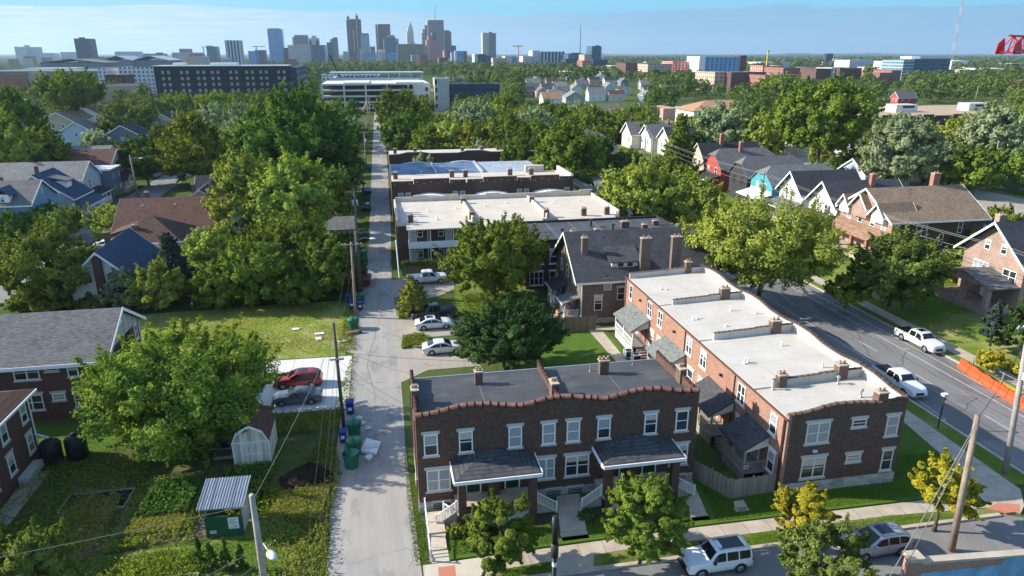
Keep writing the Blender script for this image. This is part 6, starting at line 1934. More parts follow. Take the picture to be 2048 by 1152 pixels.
def round_bin(label, x, y, s=1.0, open_=False, rot=0.0, tilt=0.0):
 t = thing('refuse_bin', label, 'bin', (x, y, 0), 0, 'round green alley bins')
 b = MB().lathe(x, y, [(.50 * s, .0), (.52 * s, .03), (.60 * s, .9 * s), (.66 * s, 1.12 * s), (.68 * s, 1.14 * s), (.68 * s, 1.19 * s), (.62 * s, 1.19 * s), (.57 * s, .95 * s)], 20)
 b.build('bin_body', M['bin_green'], t, True)
 rb = MB()
 for k in range(10):
  a = 2 * math.pi * k / 10
  rb.box(x + .615 * s * math.cos(a) - .03, x + .615 * s * math.cos(a) + .03, y + .615 * s * math.sin(a) - .03, y + .615 * s * math.sin(a) + .03, .75 * s, 1.12 * s)
 rb.build('rim_lug', M['bin_green'], t)
 if open_:
  l = MB()
  for side in (0, 1):
   for j in range(10):
    a0, a1 = math.pi * j / 10, math.pi * (j + 1) / 10
    if side == 0:      # half lid thrown up on its hinge
     p = lambda a: (x - .12 * s - .33 * s * math.sin(a), y + .66 * s * math.cos(a), 1.2 * s + .62 * s * math.sin(a))
    else:
     p = lambda a: (x + .66 * s * math.sin(a), y + .66 * s * math.cos(a), 1.2 * s + .08 * math.sin(a))
    c_ = (x - .05, y, 1.2 * s)
    l.face(c_, p(a0), p(a1))
  l.build('lid', M['bin_green'], t)
 else:
  MB().lathe(x, y, [(.68 * s, 1.192 * s), (.66 * s, 1.24 * s), (.45 * s, 1.33 * s), (.1 * s, 1.37 * s)], 20).build('lid', M['bin_green'], t, True)
  MB().box(x - .05 * s, x + .02 * s, y - .62 * s, y + .62 * s, 1.25 * s, 1.38 * s).build('lid_hinge', M['black_plastic'], t)
 return t
round_bin('round green bin with its lid thrown open, nearest on the alley', -3.7, 51.2, 1.05, True)
round_bin('round green bin with closed lid just behind the open one', -3.5, 53.2, 1.05)
round_bin('round green bin in tree shade by the blue cart and rubbish bags', -3.6, 56.4, 1.0)
round_bin('lone round green bin beside the vacant lot', -4.3, 82.0, 1.1)
round_bin('round green bin beside the blue carts and the leaning pole', -3.7, 91.2, 1.1)
round_bin('small bright green bin in the sun patch up the alley', -3.2, 125.5, 1.1)
def cart(label, x, y, mat='bin_blue', s=1.0, lab=True, rot=0.0):
 t = thing('wheeled_cart', label, 'bin', (x, y, 0), 0, 'wheeled recycling carts')
 m = MB().hexa([(x - .24 * s, y - .28 * s, .08), (x + .24 * s, y - .28 * s, .08), (x + .24 * s, y + .25 * s, .08), (x - .24 * s, y + .25 * s, .08)], [(x - .31 * s, y - .36 * s, 1.05 * s), (x + .31 * s, y - .36 * s, 1.05 * s), (x + .31 * s, y + .36 * s, 1.05 * s), (x - .31 * s, y + .36 * s, 1.05 * s)])
 m.build('cart_body', M[mat], t)
 MB().hexa([(x - .34 * s, y - .4 * s, 1.052 * s), (x + .34 * s, y - .4 * s, 1.052 * s), (x + .34 * s, y + .42 * s, 1.052 * s), (x - .34 * s, y + .42 * s, 1.052 * s)], [(x - .28 * s, y - .32 * s, 1.15 * s), (x + .28 * s, y - .32 * s, 1.15 * s), (x + .28 * s, y + .36 * s, 1.18 * s), (x - .28 * s, y + .36 * s, 1.18 * s)]).build('lid', M[mat], t)
 for sx in (-.27, .27):
  q = MB()
  q.tube([(x + sx * s - .03, y + .28 * s, .13), (x + sx * s + .03, y + .28 * s, .13)], .13, 10)
  q.build('wheel', M['tyre'], t)
 if lab:
  MB().box(x - .16 * s, x + .16 * s, y - .37 * s, y - .335 * s, .5, .8).build('sticker', M['paper'], t)
 return t
cart('blue wheeled cart standing alone below the driveway', -4.05, 60.3, s=1.15)
cart('blue cart in deep shade beside the shaded green bin', -4.5, 55.2)
cart('blue cart with white sticker nearest the leaning pole', -3.6, 88.6)
cart('blue cart half hidden behind the leaning pole', -4.7, 89.3)
cart('blue cart standing back under the hedge by the pole', -5.4, 92.0, lab=False)
cart('dark blue cart far up the shaded alley', -2.9, 205, s=1.2, lab=False)
cart('dark green dumpster cart in the shade under the bushes', -3.3, 111.5, 'bin_green', 1.7, False)
rd = thing('steel_skip', 'rusty red steel skip under the overhanging shrubs', 'skip', (-3.4, 99.5, 0))
MB().hexa([(-3.9, 98.2, .1), (-2.5, 98.2, .1), (-2.5, 100.6, .1), (-3.9, 100.6, .1)], [(-4.2, 97.8, 1.2), (-2.2, 97.8, 1.2), (-2.2, 101, 1.2), (-4.2, 101, 1.2)]).build('skip_body', M['rust_red'], rd)
MB().tube([(-2.2, 97.7, 1.2), (-2.1, 99.4, 1.25), (-2.2, 101, 1.2)], .06, 6).build('skip_rim', M['flash'], rd)
tr = thing('discarded_mattress', 'stained white mattress dumped flat beside the closed green bin', 'mattress', (-2.2, 53.4, 0))
q = MB().hexa([(-3.0, 53.0, .1), (-1.7, 52.4, .06), (-1.3, 54.2, .06), (-2.5, 54.9, .1)], [(-3.0, 53.0, .34), (-1.7, 52.4, .28), (-1.3, 54.2, .28), (-2.5, 54.9, .34)])
q.build('mattress_body', M['paper'], tr)
q = MB()
for k in range(5):
 q.box(-2.7 + .25 * k, -2.55 + .25 * k, 53.2, 54.0, .33, .345)
q.build('quilting', M['ac_white'], tr)
tr2 = thing('toilet_bowl', 'white basin dumped on the paving by the mattress', 'basin', (-2.3, 51.7, 0))
MB().lathe(-2.3, 51.8, [(.16, 0), (.2, .2), (.3, .36), (.32, .4), (.25, .4), (.12, .2)], 12).build('basin', M['white'], tr2, True)
for k, (x, y, lb) in enumerate(((-2.9, 58.0, 'white rubbish bag beside the shaded green bin'), (-3.2, 59.0, 'pale rubbish bag close to the blue cart'), (-2.4, 57.0, 'torn white rubbish bag farthest out on the paving'))):
 t = thing('rubbish_bag', lb, 'rubbish bag', (x, y, 0), 0, 'rubbish bags by the shaded bin')
 m = MB().lathe(x, y, [(.15, 0), (.25, .09), (.26, .19), (.16, .3), (.05, .36), (.07, .4)], 9, 1.1, .9)
 m.v = [(a + rng.uniform(-.05, .05), b + rng.uniform(-.05, .05), max(0, c + rng.uniform(-.04, .04))) for a, b, c in m.v]
 m.build('bag', M['paper'], t)
tr3 = thing('rolled_carpet', 'dirty pink roll lying by the lone green bin', 'carpet roll', (-4.6, 80.2, 0))
MB().tube([(-5.1, 80.0, .2), (-3.7, 80.4, .22)], .22, 10).build('roll', M['terracotta'], tr3)
MB().tube([(-3.75, 80.38, .24), (-3.3, 80.5, .25)], .26, 10).build('wrapped_end', M['bin_green'], tr3)
for x, y, w, h, lb in ((-11.6, 82.6, .8, .6, 'white board lying in the dry grass, farthest left'), (-8.8, 80.6, 1.1, .5, 'white board lying in the dry grass, middle of three'), (-8.6, 78.8, .7, .9, 'square white board lying in the dry grass'), (-5.9, 77.7, 1.0, .35, 'white sheet on the grass close to the alley')):
 t = thing('loose_board', lb, 'board', (x, y, 0), 0, 'white boards on the vacant lot')
 MB().hexa([(x, y, .1), (x + w, y + .1, .1), (x + w - .1, y + h, .14), (x - .1, y + h - .05, .14)], [(x, y, .14), (x + w, y + .1, .14), (x + w - .1, y + h, .18), (x - .1, y + h - .05, .18)]).build('sheet', M['paper'], t)
for x, y, lb in ((*at(386, 622), 'green and white marker post in the grass near the trees'), (*at(351, 682), 'short pale marker post near the round tree crown')):
 t = thing('marker_post', lb, 'post', (x, y, 0), 0, 'utility markers on the vacant lot')
 MB().box(x - .07, x + .07, y - .04, y + .04, 0, .9).build('post', M['bin_green'], t)
 MB().box(x - .075, x + .075, y - .045, y + .045, .902, 1.2).build('cap', M['white'], t)
ws = thing('wheel_stop', 'concrete wheel stop at the edge of the parking lot', 'wheel stop', (2.6, 75, 0))
MB().box(2.5, 5.0, 74.7, 74.95, .01, .2).build('stop', M['concrete_old'], ws)
SH = thing('garden_shed', 'white gambrel-roofed wooden shed with double doors', 'shed', (-13.0, 52.8, 0), land='the white gambrel shed')
xa, xb, ya, yb = -13.05, -10.15, 52.8, 56.6
pr = [(0, .1), (2.9, .1), (2.9, 2.15), (2.45, 3.1), (1.45, 3.65), (.45, 3.1), (0, 2.15)]
M['si_shed'] = planks('shed boards', (0.60, 0.56, 0.45), .3, True, .35)
w = MB().fsolid(F(xa, ya, 1, 0), pr, -(yb - ya), 0).build('wall', M['si_shed'], SH)
m = MB()
for (ua, za), (ub, zb) in zip(pr[2:6], pr[3:7]):
 m.hexa([(xa + ub, ya - .15, zb + .02), (xa + ua, ya - .15, za + .02), (xa + ua, yb + .1, za + .02), (xa + ub, yb + .1, zb + .02)][::1], [(xa + ub, ya - .15, zb + .1), (xa + ua, ya - .15, za + .1), (xa + ua, yb + .1, za + .1), (xa + ub, yb + .1, zb + .1)])
ro = m.build('roof', M['sh_brown'], SH)
q = MB()
fr = F(xa, ya, 1, 0)
for (ua, za), (ub, zb) in zip(pr[2:6], pr[3:7]):
 q.fsolid(fr, [(ub, zb - .1), (ua, za - .1), (ua, za + .12), (ub, zb + .12)], .155, .2)
q.build('rake_board', M['white'], ro)
for k in (0, 1):
 a = .62 + .84 * k
 d_ = MB().fbox(fr, a, a + .8, 0, .04, .2, 2.1).build('door', M['si_shed'], SH)
 q = MB()
 for u in (a, a + .72):
  q.fbox(fr, u, u + .08, .041, .07, .2, 2.1)
 for z in (.2, 1.1, 2.02):
  q.fbox(fr, a + .08, a + .72, .041, .07, z, z + .08)
 q.build('door_trim', M['white'], d_)
MB().fbox(fr, 0, .1, .0, .05, .1, 2.1).fbox(fr, 2.8, 2.9, 0, .05, .1, 2.1).fbox(fr, .1, 2.8, .0, .05, 2.14, 2.24).build('corner_board', M['white'], SH)
for x, y, r, h, lb in ((-28.0, 56.6, .8, 2.0, 'black water tank fed by a white pipe, nearer the brick house'), (-26.2, 56.9, .82, 2.1, 'black water tank standing on the right of the pair')):
 t = thing('water_tank', lb, 'water tank', (x, y, 0), 0, 'black rain tanks')
 MB().lathe(x, y, [(r, 0), (r, h * .25), (r * 1.015, h * .26), (r, h * .28), (r, h * .55), (r * 1.015, h * .56), (r, h * .58), (r, h * .8), (r * .8, h * .92), (r * .35, h * 1.0)], 24).build('tank_body', M['black_plastic'], t, True)
 MB().lathe(x, y, [(r * .3, h * 1.0), (r * .3, h * 1.07), (r * .1, h * 1.09)], 14).build('tank_lid', M['black_plastic'], t, True)
KI = thing('garden_kiosk', 'dark green garden kiosk with corrugated metal roof and notice boards', 'kiosk', (-13.5, 43.6, 0), land='the green garden kiosk')
fr = F(-13.3, 43.75, 1, -.05)
MB().fbox(fr, 0, 2.5, -.06, 0, .15, 1.75).build('front_panel', M['kiosk_green'], KI)
for u in (.06, 2.44):
 MB().fbox(fr, u - .06, u + .06, -.16, -.07, 0, 2.6).build('post', M['wood_dark'], KI)
 MB().fbox(fr, u - .06, u + .06, -2.2, -2.1, 0, 3.05).build('post', M['wood_dark'], KI)
 q = MB()
 q.hexa([fr.p(u - .03, -.17, .2), fr.p(u + .03, -.17, .2), fr.p(u + .03, -2.1, .2), fr.p(u - .03, -2.1, .2)], [fr.p(u - .03, -.17, 1.75), fr.p(u + .03, -.17, 1.75), fr.p(u + .03, -2.1, 2.9), fr.p(u - .03, -2.1, 2.9)])
 q.build('side_panel', M['kiosk_green'] if u < 1 else M['gray_paint'], KI)
m = MB().hexa([fr.p(-.3, .35, 2.6), fr.p(2.75, .35, 2.6), fr.p(2.75, -2.5, 3.2), fr.p(-.3, -2.5, 3.2)], [fr.p(-.3, .35, 2.66), fr.p(2.75, .35, 2.66), fr.p(2.75, -2.5, 3.26), fr.p(-.3, -2.5, 3.26)])
for k in range(17):
 u = -.28 + 3.0 * k / 16
 m.hexa([fr.p(u, .36, 2.66), fr.p(u + .06, .36, 2.66), fr.p(u + .06, -2.5, 3.262), fr.p(u, -2.5, 3.262)], [fr.p(u, .36, 2.70), fr.p(u + .06, .36, 2.70), fr.p(u + .06, -2.5, 3.30), fr.p(u, -2.5, 3.30)])
m.build('metal_roof', M['corrugated'], KI)
o = MB().fbox(fr, 1.55, 2.25, .002, .03, .75, 1.65).build('notice_board', M['paper'], KI)
q = MB()
for k, (a, b) in enumerate(((.15, .55), (.08, .45), (.08, .62), (.08, .5), (.3, .6), (.08, .6))):
 q.fbox(fr, 1.55 + a, 1.55 + b, .031, .034, 1.5 - .13 * k, 1.54 - .13 * k)
q.build('lettering', M['ink'], o)
MB().fbox(fr, .25, .7, .002, .03, .45, .7).build('small_sign', M['lintel'], KI)
for k, (x, y, w, h, lb) in enumerate(((-24.6, 48.5, 4.6, 2.4, 'timber-framed garden bed divided in three in the shade'), (-18.9, 44.6, 3.9, 6.6, 'long timber-framed garden bed full of squash leaves'), (-17.2, 38.4, 1.5, 1.5, 'small square timber bed of bare soil at the bottom edge'), (-14.6, 38.9, 1.6, 1.2, 'small timber bed overgrown with grass'), (-15.0, 54.2, 2.2, 1.4, 'wooden frame bed beside the white shed'))):
 t = thing('raised_bed', lb, 'garden bed', (x, y, 0), 0, 'timber garden beds')
 m = MB().box(x, x + w, y, y + .08, .02, .28).box(x, x + w, y + h - .08, y + h, .02, .28).box(x, x + .08, y + .08, y + h - .08, .02, .28).box(x + w - .08, x + w, y + .08, y + h - .08, .02, .28)
 if k == 0:
  for f in (.34, .67):
   m.box(x + w * f - .04, x + w * f + .04, y + .08, y + h - .08, .02, .27)
 m.build('timber_frame', M['wood_gray'], t)
 MB().box(x + .081, x + w - .081, y + .081, y + h - .081, .02, .16).build('bed_soil', M['soil'] if k in (0, 2) else M['path_dirt'], t)
hp = thing('compost_heap', 'heap of dark brown compost beside the weeds', 'heap', (-7.4, 49.8, 0))
m = MB()
n, rr = 26, 14
gg = np.random.default_rng(4)
ring = []
for i in range(rr + 1):
 f = i / rr
 for j in range(n):
  a = 2 * math.pi * j / n
  rad = (1 - f)
  hx, hy = 2.1 * rad * (1 + .12 * math.sin(3 * a + 1)), 1.75 * rad * (1 + .1 * math.cos(2 * a))
  z = 1.35 * (1 - rad ** 1.5) * (1 + .08 * math.sin(5 * a)) + gg.normal(0, .035)
  ring.append((-7.3 + hx * math.cos(a) + .55 * f, 49.7 + hy * math.sin(a) + .3 * f, max(0, z)))
m.v = ring
for i in range(rr):
 for j in range(n):
  a, b = i * n + j, i * n + (j + 1) % n
  m.f.append((a, b, b + n, a + n))
  m.mi.append(0)
m.build('heap_surface', M['soil'], hp, True)
bk = thing('blue_barrel', 'blue plastic tub under the tree beside the shed', 'tub', (-14.4, 56.4, 0))
MB().lathe(-14.4, 56.4, [(.28, 0), (.34, .5), (.36, .55), (.3, .52)], 14).build('tub', M['bin_blue'], bk, True)
gf = thing('graffiti_planter', 'low patterned planter against the tiled brick house wall', 'planter', (-28.6, 53.2, 0))
MB().box(-29.15, -28.4, 53.3, 56.0, .0, .6).build('planter_box', M['lintel'], gf)
for x, y, lb in ((26.35, 66.6, 'white air conditioner nearest the porch steps of the long house'), (25.9, 67.8, 'white air conditioner farther back beside the white porch')):
 t = thing('air_conditioner', lb, 'air conditioner', (x, y, 0), 0, 'air conditioners by the white porch')
 MB().box(x - .42, x + .42, y - .42, y + .42, .06, .85).build('housing', M['ac_white'], t)
 MB().lathe(x, y, [(.34, .852), (.34, .88), (.1, .9)], 14).build('fan_grille', M['dark_metal'], t)
 MB().box(x - .36, x + .36, y - .435, y - .421, .15, .75).build('side_grille', M['dark_metal'], t)
def pole(label, x, y, h, r=.16, top=None, mat='pole', arms=(), cans=(), land=None, z=0.0, extras=None):
 t = thing('utility_pole', label, 'utility pole', (x, y, z), 0, None, land)
 tx, ty = top or (x, y)
 MB().tube([(x, y, z - .1), ((x + tx) / 2, (y + ty) / 2, z + h / 2), (tx, ty, z + h)], [r * 1.15, r, r * .8], 10).build('pole_shaft', M[mat], t, True)
 def P(hh):
  return (x + (tx - x) * hh / h, y + (ty - y) * hh / h, z + hh)
 for hh, L, ax in arms:
  p = P(hh)
  m = MB()
  if ax == 'x':
   m.box(p[0] - L / 2, p[0] + L / 2, p[1] - .2 - r * .0, p[1] - .1, p[2] - .06, p[2] + .06)
  else:
   m.box(p[0] - .2, p[0] - .1, p[1] - L / 2, p[1] + L / 2, p[2] - .06, p[2] + .06)
  a = m.build('cross_arm', M['pole_gray'], t)
  for f in (-.46, -.28, .28, .46):
   q = (p[0] + L * f, p[1] - .15) if ax == 'x' else (p[0] - .15, p[1] + L * f)
   MB().lathe(q[0], q[1], [(.03, p[2] + .06), (.05, p[2] + .12), (.03, p[2] + .2)], 6).build('insulator', M['ac_white'], a)
 for hh, dx, dy in cans:
  p = P(hh)
  MB().lathe(p[0] + dx, p[1] + dy, [(.2, p[2] - .5), (.22, p[2] - .45), (.22, p[2] + .4), (.14, p[2] + .5)], 12).build('transformer', M['flash'], t, True)
 return t, P
def street_lamp_arm(t, P, hh, dx, dy, drop=-.3, head=(.7, .28)):
 p = P(hh)
 e = (p[0] + dx, p[1] + dy, p[2] - drop)
 a = MB().tube([p, ((p[0] + e[0]) / 2, (p[1] + e[1]) / 2, max(p[2], e[2]) + .12), e], .045, 6).build('lamp_arm', M['flash'], t)
 L = math.hypot(dx, dy)
 m = MB().lathe(0, 0, [(.05, -.1), (.2, -.06), (.26, .02), (.22, .1), (.08, .16)], 12)
 ux, uy = dx / L, dy / L
 m.v = [(e[0] + (vx * 1.9 + .25) * ux - vy * uy, e[1] + (vx * 1.9 + .25) * uy + vy * ux, e[2] + vz) for vx, vy, vz in m.v]
 m.build('lamp_head', M['ac_white'], a, True)
WIRES = []
def wire(label, pts, sag=.5, r=.017, mat='wire', group=None):
 out = []
 for a, b in zip(pts[:-1], pts[1:]):
  a, b = Vector(a), Vector(b)
  n = max(5, int((b - a).length / 4))
  for k in range(n + (b is pts[-1])):
   f = k / n
   out.append(a.lerp(b, f) - Vector((0, 0, 4 * sag * f * (1 - f))))
 out.append(Vector(pts[-1]))
 o = MB().tube(out, r, 5).build('power_line', M[mat], None)
 tag(o, label, 'power line', group)
 return o
P1, p1 = pole('dark leaning pole beside the driveway, thick with wires', -4.55, 57.6, 9.9, .15, (-4.75, 58.4), 'pole_dark', land='the dark pole by the driveway', arms=((6.6, 1.2, 'x'),))
P2, p2 = pole('weathered gray pole with a street lamp at the bottom edge', -8.3, 36.6, 9.2, .19, (-7.9, 34.6), 'pole_gray', land='the gray lamp pole at the bottom edge')
street_lamp_arm(P2, p2, 4.6, .85, -1.5, -1.1)
P6, p6 = pole('brown pole with a long cross-arm above the blue carts', -4.15, 86.0, 10.0, .17, (-4.0, 85.6), 'pole', ((9.75, 2.6, 'x'),), (), 'the cross-arm pole above the blue carts')
P6b, p6b = pole('vine-wrapped stout pole carrying a lamp over the alley', -3.7, 93.5, 9.4, .34, (-3.6, 93.4), 'bark', (), (), None)
street_lamp_arm(P6b, p6b, 8.2, 1.9, -.6, -.3)
alley_p = []
for k, (px, py, h, lb, cans, arm) in enumerate(((716, 500, 10.5, 'alley pole with transformers past the small garage', ((8.3, .35, -.2), (8.2, -.3, -.2)), 2.4), (728, 392, 10.5, 'alley pole beside the studded brick row', ((8.2, .3, -.2),), 2.2), (733, 340, 11, 'alley pole level with the blue roof', ((8.4, .3, -.2),), 2.4), (736, 305, 11, 'alley pole under the big dark trees', (), 2.2),
            (739, 268, 12, 'tall alley pole far up the lane', (), 2.4), (741, 245, 12, 'farthest pole of the alley line', (), 2.2))):
 x, y = at(px, py)
 t, P = pole(lb, x, y, h, .16, None, 'pole_gray' if k % 2 else 'pole', ((h - .4, arm, 'x'),), cans)
 alley_p.append(P(h))
P3 = thing('signal_mast', 'slim black signal mast with white band at the bottom edge', 'mast', (7.3, 27.5, 0))
MB().tube([(7.3, 27.5, 0), (7.3, 27.5, 8.6)], .11, 12).build('mast_shaft', M['black_plastic'], P3, True)
MB().tube([(7.3, 27.5, 9.4), (7.3, 27.5, 10.9)], .16, 14).build('antenna_drum', M['black_plastic'], P3, True)
MB().tube([(7.3, 27.5, 8.62), (7.3, 27.5, 9.39)], .19, 14).build('antenna_base', M['dark_metal'], P3, True)
MB().tube([(7.3, 27.5, 8.05), (7.3, 27.5, 8.3)], .118, 12).build('white_band', M['paper'], P3)
P4, p4 = pole('tall brown wood pole in front of the boundary wall', 36.6, 33.2, 10.6, .2, (35.7, 32.8), 'pole', (), (), 'the tall wood pole in front of the wall')
P5, p5 = pole('wood pole with transformer bracket on the avenue verge', 47.9, 40.4, 13.6, .2, (46.6, 40.4), 'pole_gray', ((12.8, 2.4, 'x'),), (), 'the avenue verge pole')
MB().fbox(F(47.0, 40.1, 1, 0), -.2, .3, 0, .3, 8.6, 9.2).build('junction_box', M['ac_white'], P5)
P8, p8 = pole('wood lamp pole between the blue houses and the wide brown roof', -56.1, 176, 9.8, .2, (-56.4, 176), 'pole', (), (), 'the lamp pole by the left street')
street_lamp_arm(P8, p8, 9.0, 2.2, -.5, -.1)
rp = []
for k, (px, py, h, z, lb) in enumerate(((1975, 386, 12, 1.2, 'bare wood pole standing behind the tan-roofed brick house'), (1288, 332, 12, 0, 'wood pole rising from the trees left of the red house'), (1872, 205, 12, 0, 'tall pole behind the flat-roofed store'), (1832, 185, 11, 0, 'double pole behind the store, right one'), (1950, 205, 11, 0, 'pole at the right end of the store'),
          (745, 215, 12, 0, 'pole near the yellow excavator'), (1735, 188, 11, 0, 'pole left of the flat-roofed store'), (1750, 235, 10, 0, 'cross-armed pole in front of the flat-roofed store'), (2022, 205, 11, 0, 'pole at the right edge beyond the silver trees'), (292, 198, 14, 0, 'tall pole at the left end of the black apartment block'), (249, 190, 12, 0, 'gray pole left of the black apartment block'), (219, 268, 11, 0, 'dark pole in front of the white gabled houses'), (1108, 205, 9, 0, 'thin pole in the far field of cottages'))):
 x, y = at(px, py, z)
 pole(lb, x, y, h, .15 if y < 150 else .2, None, 'pole_gray', ((h - .6, 2.4, 'x'),), z=z)
LP = thing('street_light', 'short black street light on the avenue verge', 'street light', (47.9, 47.6, 0))
MB().tube([(47.9, 47.6, 0), (47.9, 47.6, 3.3)], .06, 8).build('post', M['dark_metal'], LP)
MB().box(47.65, 48.15, 47.4, 47.8, 3.3, 3.52).build('lamp_head', M['ac_white'], LP)
HY = thing('gas_marker', 'small yellow-capped marker post on the corner lawn', 'marker post', (45.0, 41.4, 0))
MB().box(44.93, 45.07, 41.35, 41.45, .2, .9).build('post', M['white'], HY)
MB().box(44.92, 45.08, 41.34, 41.46, .902, 1.25).build('cap', M['yellow'], HY)
al = [(-4.7, 20, 9.6), (-4.75, 58.4, 9.4)]
for k, (dx, dz) in enumerate(((-.25, -.3), (0.05, -1.6), (.25, -2.4))):
 pts = [(-4.4 + dx, 12, 8.6 + dz), (-4.7 + dx, 58.4, 9.3 + dz), (-4.0 + dx, 85.6, 9.6 + dz)] + [(p[0] + dx, p[1], p[2] + dz + .3) for p in alley_p]
 wire(('uppermost', 'middle', 'lowest')[k] + ' of three long wires running up the alley poles', pts, .5, .015, 'wire', 'alley wires')
for k, (a, b, lb) in enumerate((((-4.6, 58, 6.6), (1.5, 46.4, 7.2), 'service wire from the dark pole to the near end of the row house'), ((-4.7, 58.3, 8.0), (1.6, 51.6, 7.6), 'service wire from the dark pole to the rear corner of the row house'), ((-4.6, 58, 5.8), (1.5, 46.8, 6.4), 'low service wire from the dark pole over the alley'), ((-4.7, 58.3, 7.2), (12, 50.5, 8.4), 'wire from the dark pole across the black roof'),
        ((-4.7, 58.2, 8.6), (-25.9, 67, 5.4), 'wire from the dark pole to the brick apartment house'), ((-4.0, 85.6, 8.2), (10, 84.5, 3.5), 'thick cable sagging over the alley to the parked pickup lot'), ((-4.0, 85.8, 8.6), (-22, 96, 8), 'wire from the cross-arm pole into the trees'),
        ((-7.9, 34.6, 8.6), (-40, 30, 8.6), 'cable leaving the gray lamp pole to the left'), ((-7.9, 34.8, 5.6), (-24, 25, 5.2), 'lower cable leaving the gray lamp pole to the left'), ((-7.9, 34.8, 4.7), (-20, 24, 4.2), 'lowest cable leaving the gray lamp pole to the left'), ((-7.8, 34.9, 8.9), (-4.7, 58.3, 8.8), 'cable from the gray lamp pole up to the dark pole'))):
 wire(lb, [a, b], .35, .014, 'wire_pale' if k in (7, 8, 9, 10) else 'wire')
wire('heavy guy cable slanting past the tall wood pole', [(35.8, 32.8, 10.2), (24.5, 27.0, .2)], .05, .03, 'wire_pale')
wire('second guy cable close beside the heavy one', [(36.0, 32.9, 10.2), (25.6, 27.0, .2)], .08, .025, 'wire_pale')
wire('wire dropping from the tall wood pole to the avenue verge pole', [(36.0, 33, 10.3), (46.7, 40.4, 11.8)], .5, .02)
for k, (dx, dz, lb) in enumerate(((.0, 0, 'topmost'), (.9, -.05, 'second'), (1.6, -1.6, 'third'), (1.2, -2.4, 'lowest'))):
 wire(lb + ' long wire sweeping along the far side of the avenue', [(64 + dx, 20, 12.8 + dz), (65.4 + dx, 62, 12.2 + dz), (66.0 + dx, 112, 12.0 + dz), (66.4 + dx, 165, 12.4 + dz), (77, 197, 12)], .7, .026, 'wire_pale')
for k, (px, py, lb) in enumerate(((2003, 560, 'pole of the avenue line standing outside the hedge'),)):
 pass
pole('avenue line pole behind the right-edge evergreens', 65.9, 112, 12.6, .17, None, 'pole', ((12.0, 2.2, 'x'),), ((9.5, .3, -.2),))
pole('avenue line pole hidden among the big maples', 66.3, 165, 12.8, .17, None, 'pole', ((12.2, 2.2, 'x'),))
bar = [(60.0, 58.6), (59.7, 57.0), (59.4, 55.2), (59.1, 53.3), (58.9, 51.4), (58.7, 49.5), (58.6, 47.6)]
ords = ['farthest and tipped', 'second', 'third', 'fourth', 'fifth', 'nearest']
for k, ((xa, ya), (xb, yb)) in enumerate(zip(bar[:-1], bar[1:])):
 t = thing('water_barrier', ords[k] + (' orange water barrier at the end of the row' if k == 0 else ' orange water barrier in the row along the avenue, counted from the far end' if k < 5 else ' orange water barrier of the row, at the picture edge'), 'barrier', (xb, yb, 0), 0, 'orange barriers by the avenue kerb')
 L = math.hypot(xb - xa, yb - ya)
 fr = F(xa, ya, (xb - xa) / L, (yb - ya) / L)
 m = MB()
 prof = [(-.3, .0), (.3, .0), (.3, .22), (.12, .5), (.09, 1.02), (-.09, 1.02), (-.12, .5), (-.3, .22)]
 m.fsolid(F(*fr.p(0, 0, 0)[:2], fr.nx, fr.ny), prof, .03, L - .03) if False else None
 n0 = len(m.v)
 for u in (.03, L - .03):
  m.v += [fr.p(u, d, z) for d, z in prof]
 m.f += [tuple(range(8)), tuple(range(15, 7, -1))] + [(j, j + 8, (j + 1) % 8 + 8, (j + 1) % 8) for j in range(8)]
 m.mi += [0] * 10
 m.build('barrier_body', M['orange'], t)
 q = MB()
 for f in (.25, .5, .75):
  q.fbox(fr, L * f - .07, L * f + .07, .095, .125, .62, .76)
 q.build('fork_hole', M['rust_red'], t)
 MB().fbox(fr, L * .3, L * .7, -.05, .05, 1.021, 1.1).build('barrier_top', M['orange'], t)
t = thing('construction_plate', 'white bag and yellow plate behind the orange barriers', 'site materials', (60.6, 53, 0))
MB().box(60.1, 61.0, 51.6, 54.4, .15, .3).build('yellow_plate', M['yellow'], t)
MB().lathe(59.6, 46.8, [(.4, 0), (.5, .3), (.3, .62), (.1, .7)], 10).build('white_bag', M['paper'], t)
t = thing('site_railing', 'thin gray railing behind the orange barriers', 'railing', (61.4, 56, 0))
railing(t, [(61.2, 58.2, .1), (61.3, 54.5, .1), (61.4, 50.5, .1)], 1.0, 'flash', 1.2)
t = drum('orange barrel in the lawn at the right edge', 65.2, 53.2, .3)
t.pop('group')
CR = thing('tower_crane', 'red lattice crane jib reaching in at the right edge', 'crane', (118, 92, 0))
cx, cy, cz = 59.1, 60.3, 33.5
def lattice(name, a, b, w, h, n, parent, mat):
 a, b = Vector(a), Vector(b)
 d = (b - a).normalized()
 sd = d.cross(Vector((0, 0, 1))).normalized() * w / 2
 up = sd.cross(d).normalized() * h
 m = MB()
 ch = lambda f, q: a.lerp(b, f) + q
 bot = [sd, -sd]
 for q in (sd, -sd, up):
  m.tube([ch(0, q), ch(1, q)], .11, 6)
 for k in range(n):
  f0, f1 = k / n, (k + 1) / n
  fm = (f0 + f1) / 2
  for q in (sd, -sd):
   m.tube([ch(f0, q), ch(fm, up), ch(f1, q)], .06, 5)
  m.tube([ch(f0, sd), ch(f1, -sd)], .05, 5)
  m.tube([ch(f0, sd), ch(f0, -sd)], .05, 5)
 return m.build(name, mat, parent)
lattice('jib', (cx, cy, cz - 1.4), (118, 92, cz - 1.4), 1.4, 1.5, 26, CR, M['crane_red'])
q = MB()
d = Vector((58.9, 31.7, 0)).normalized()
s_ = Vector((-d.y, d.x, 0))
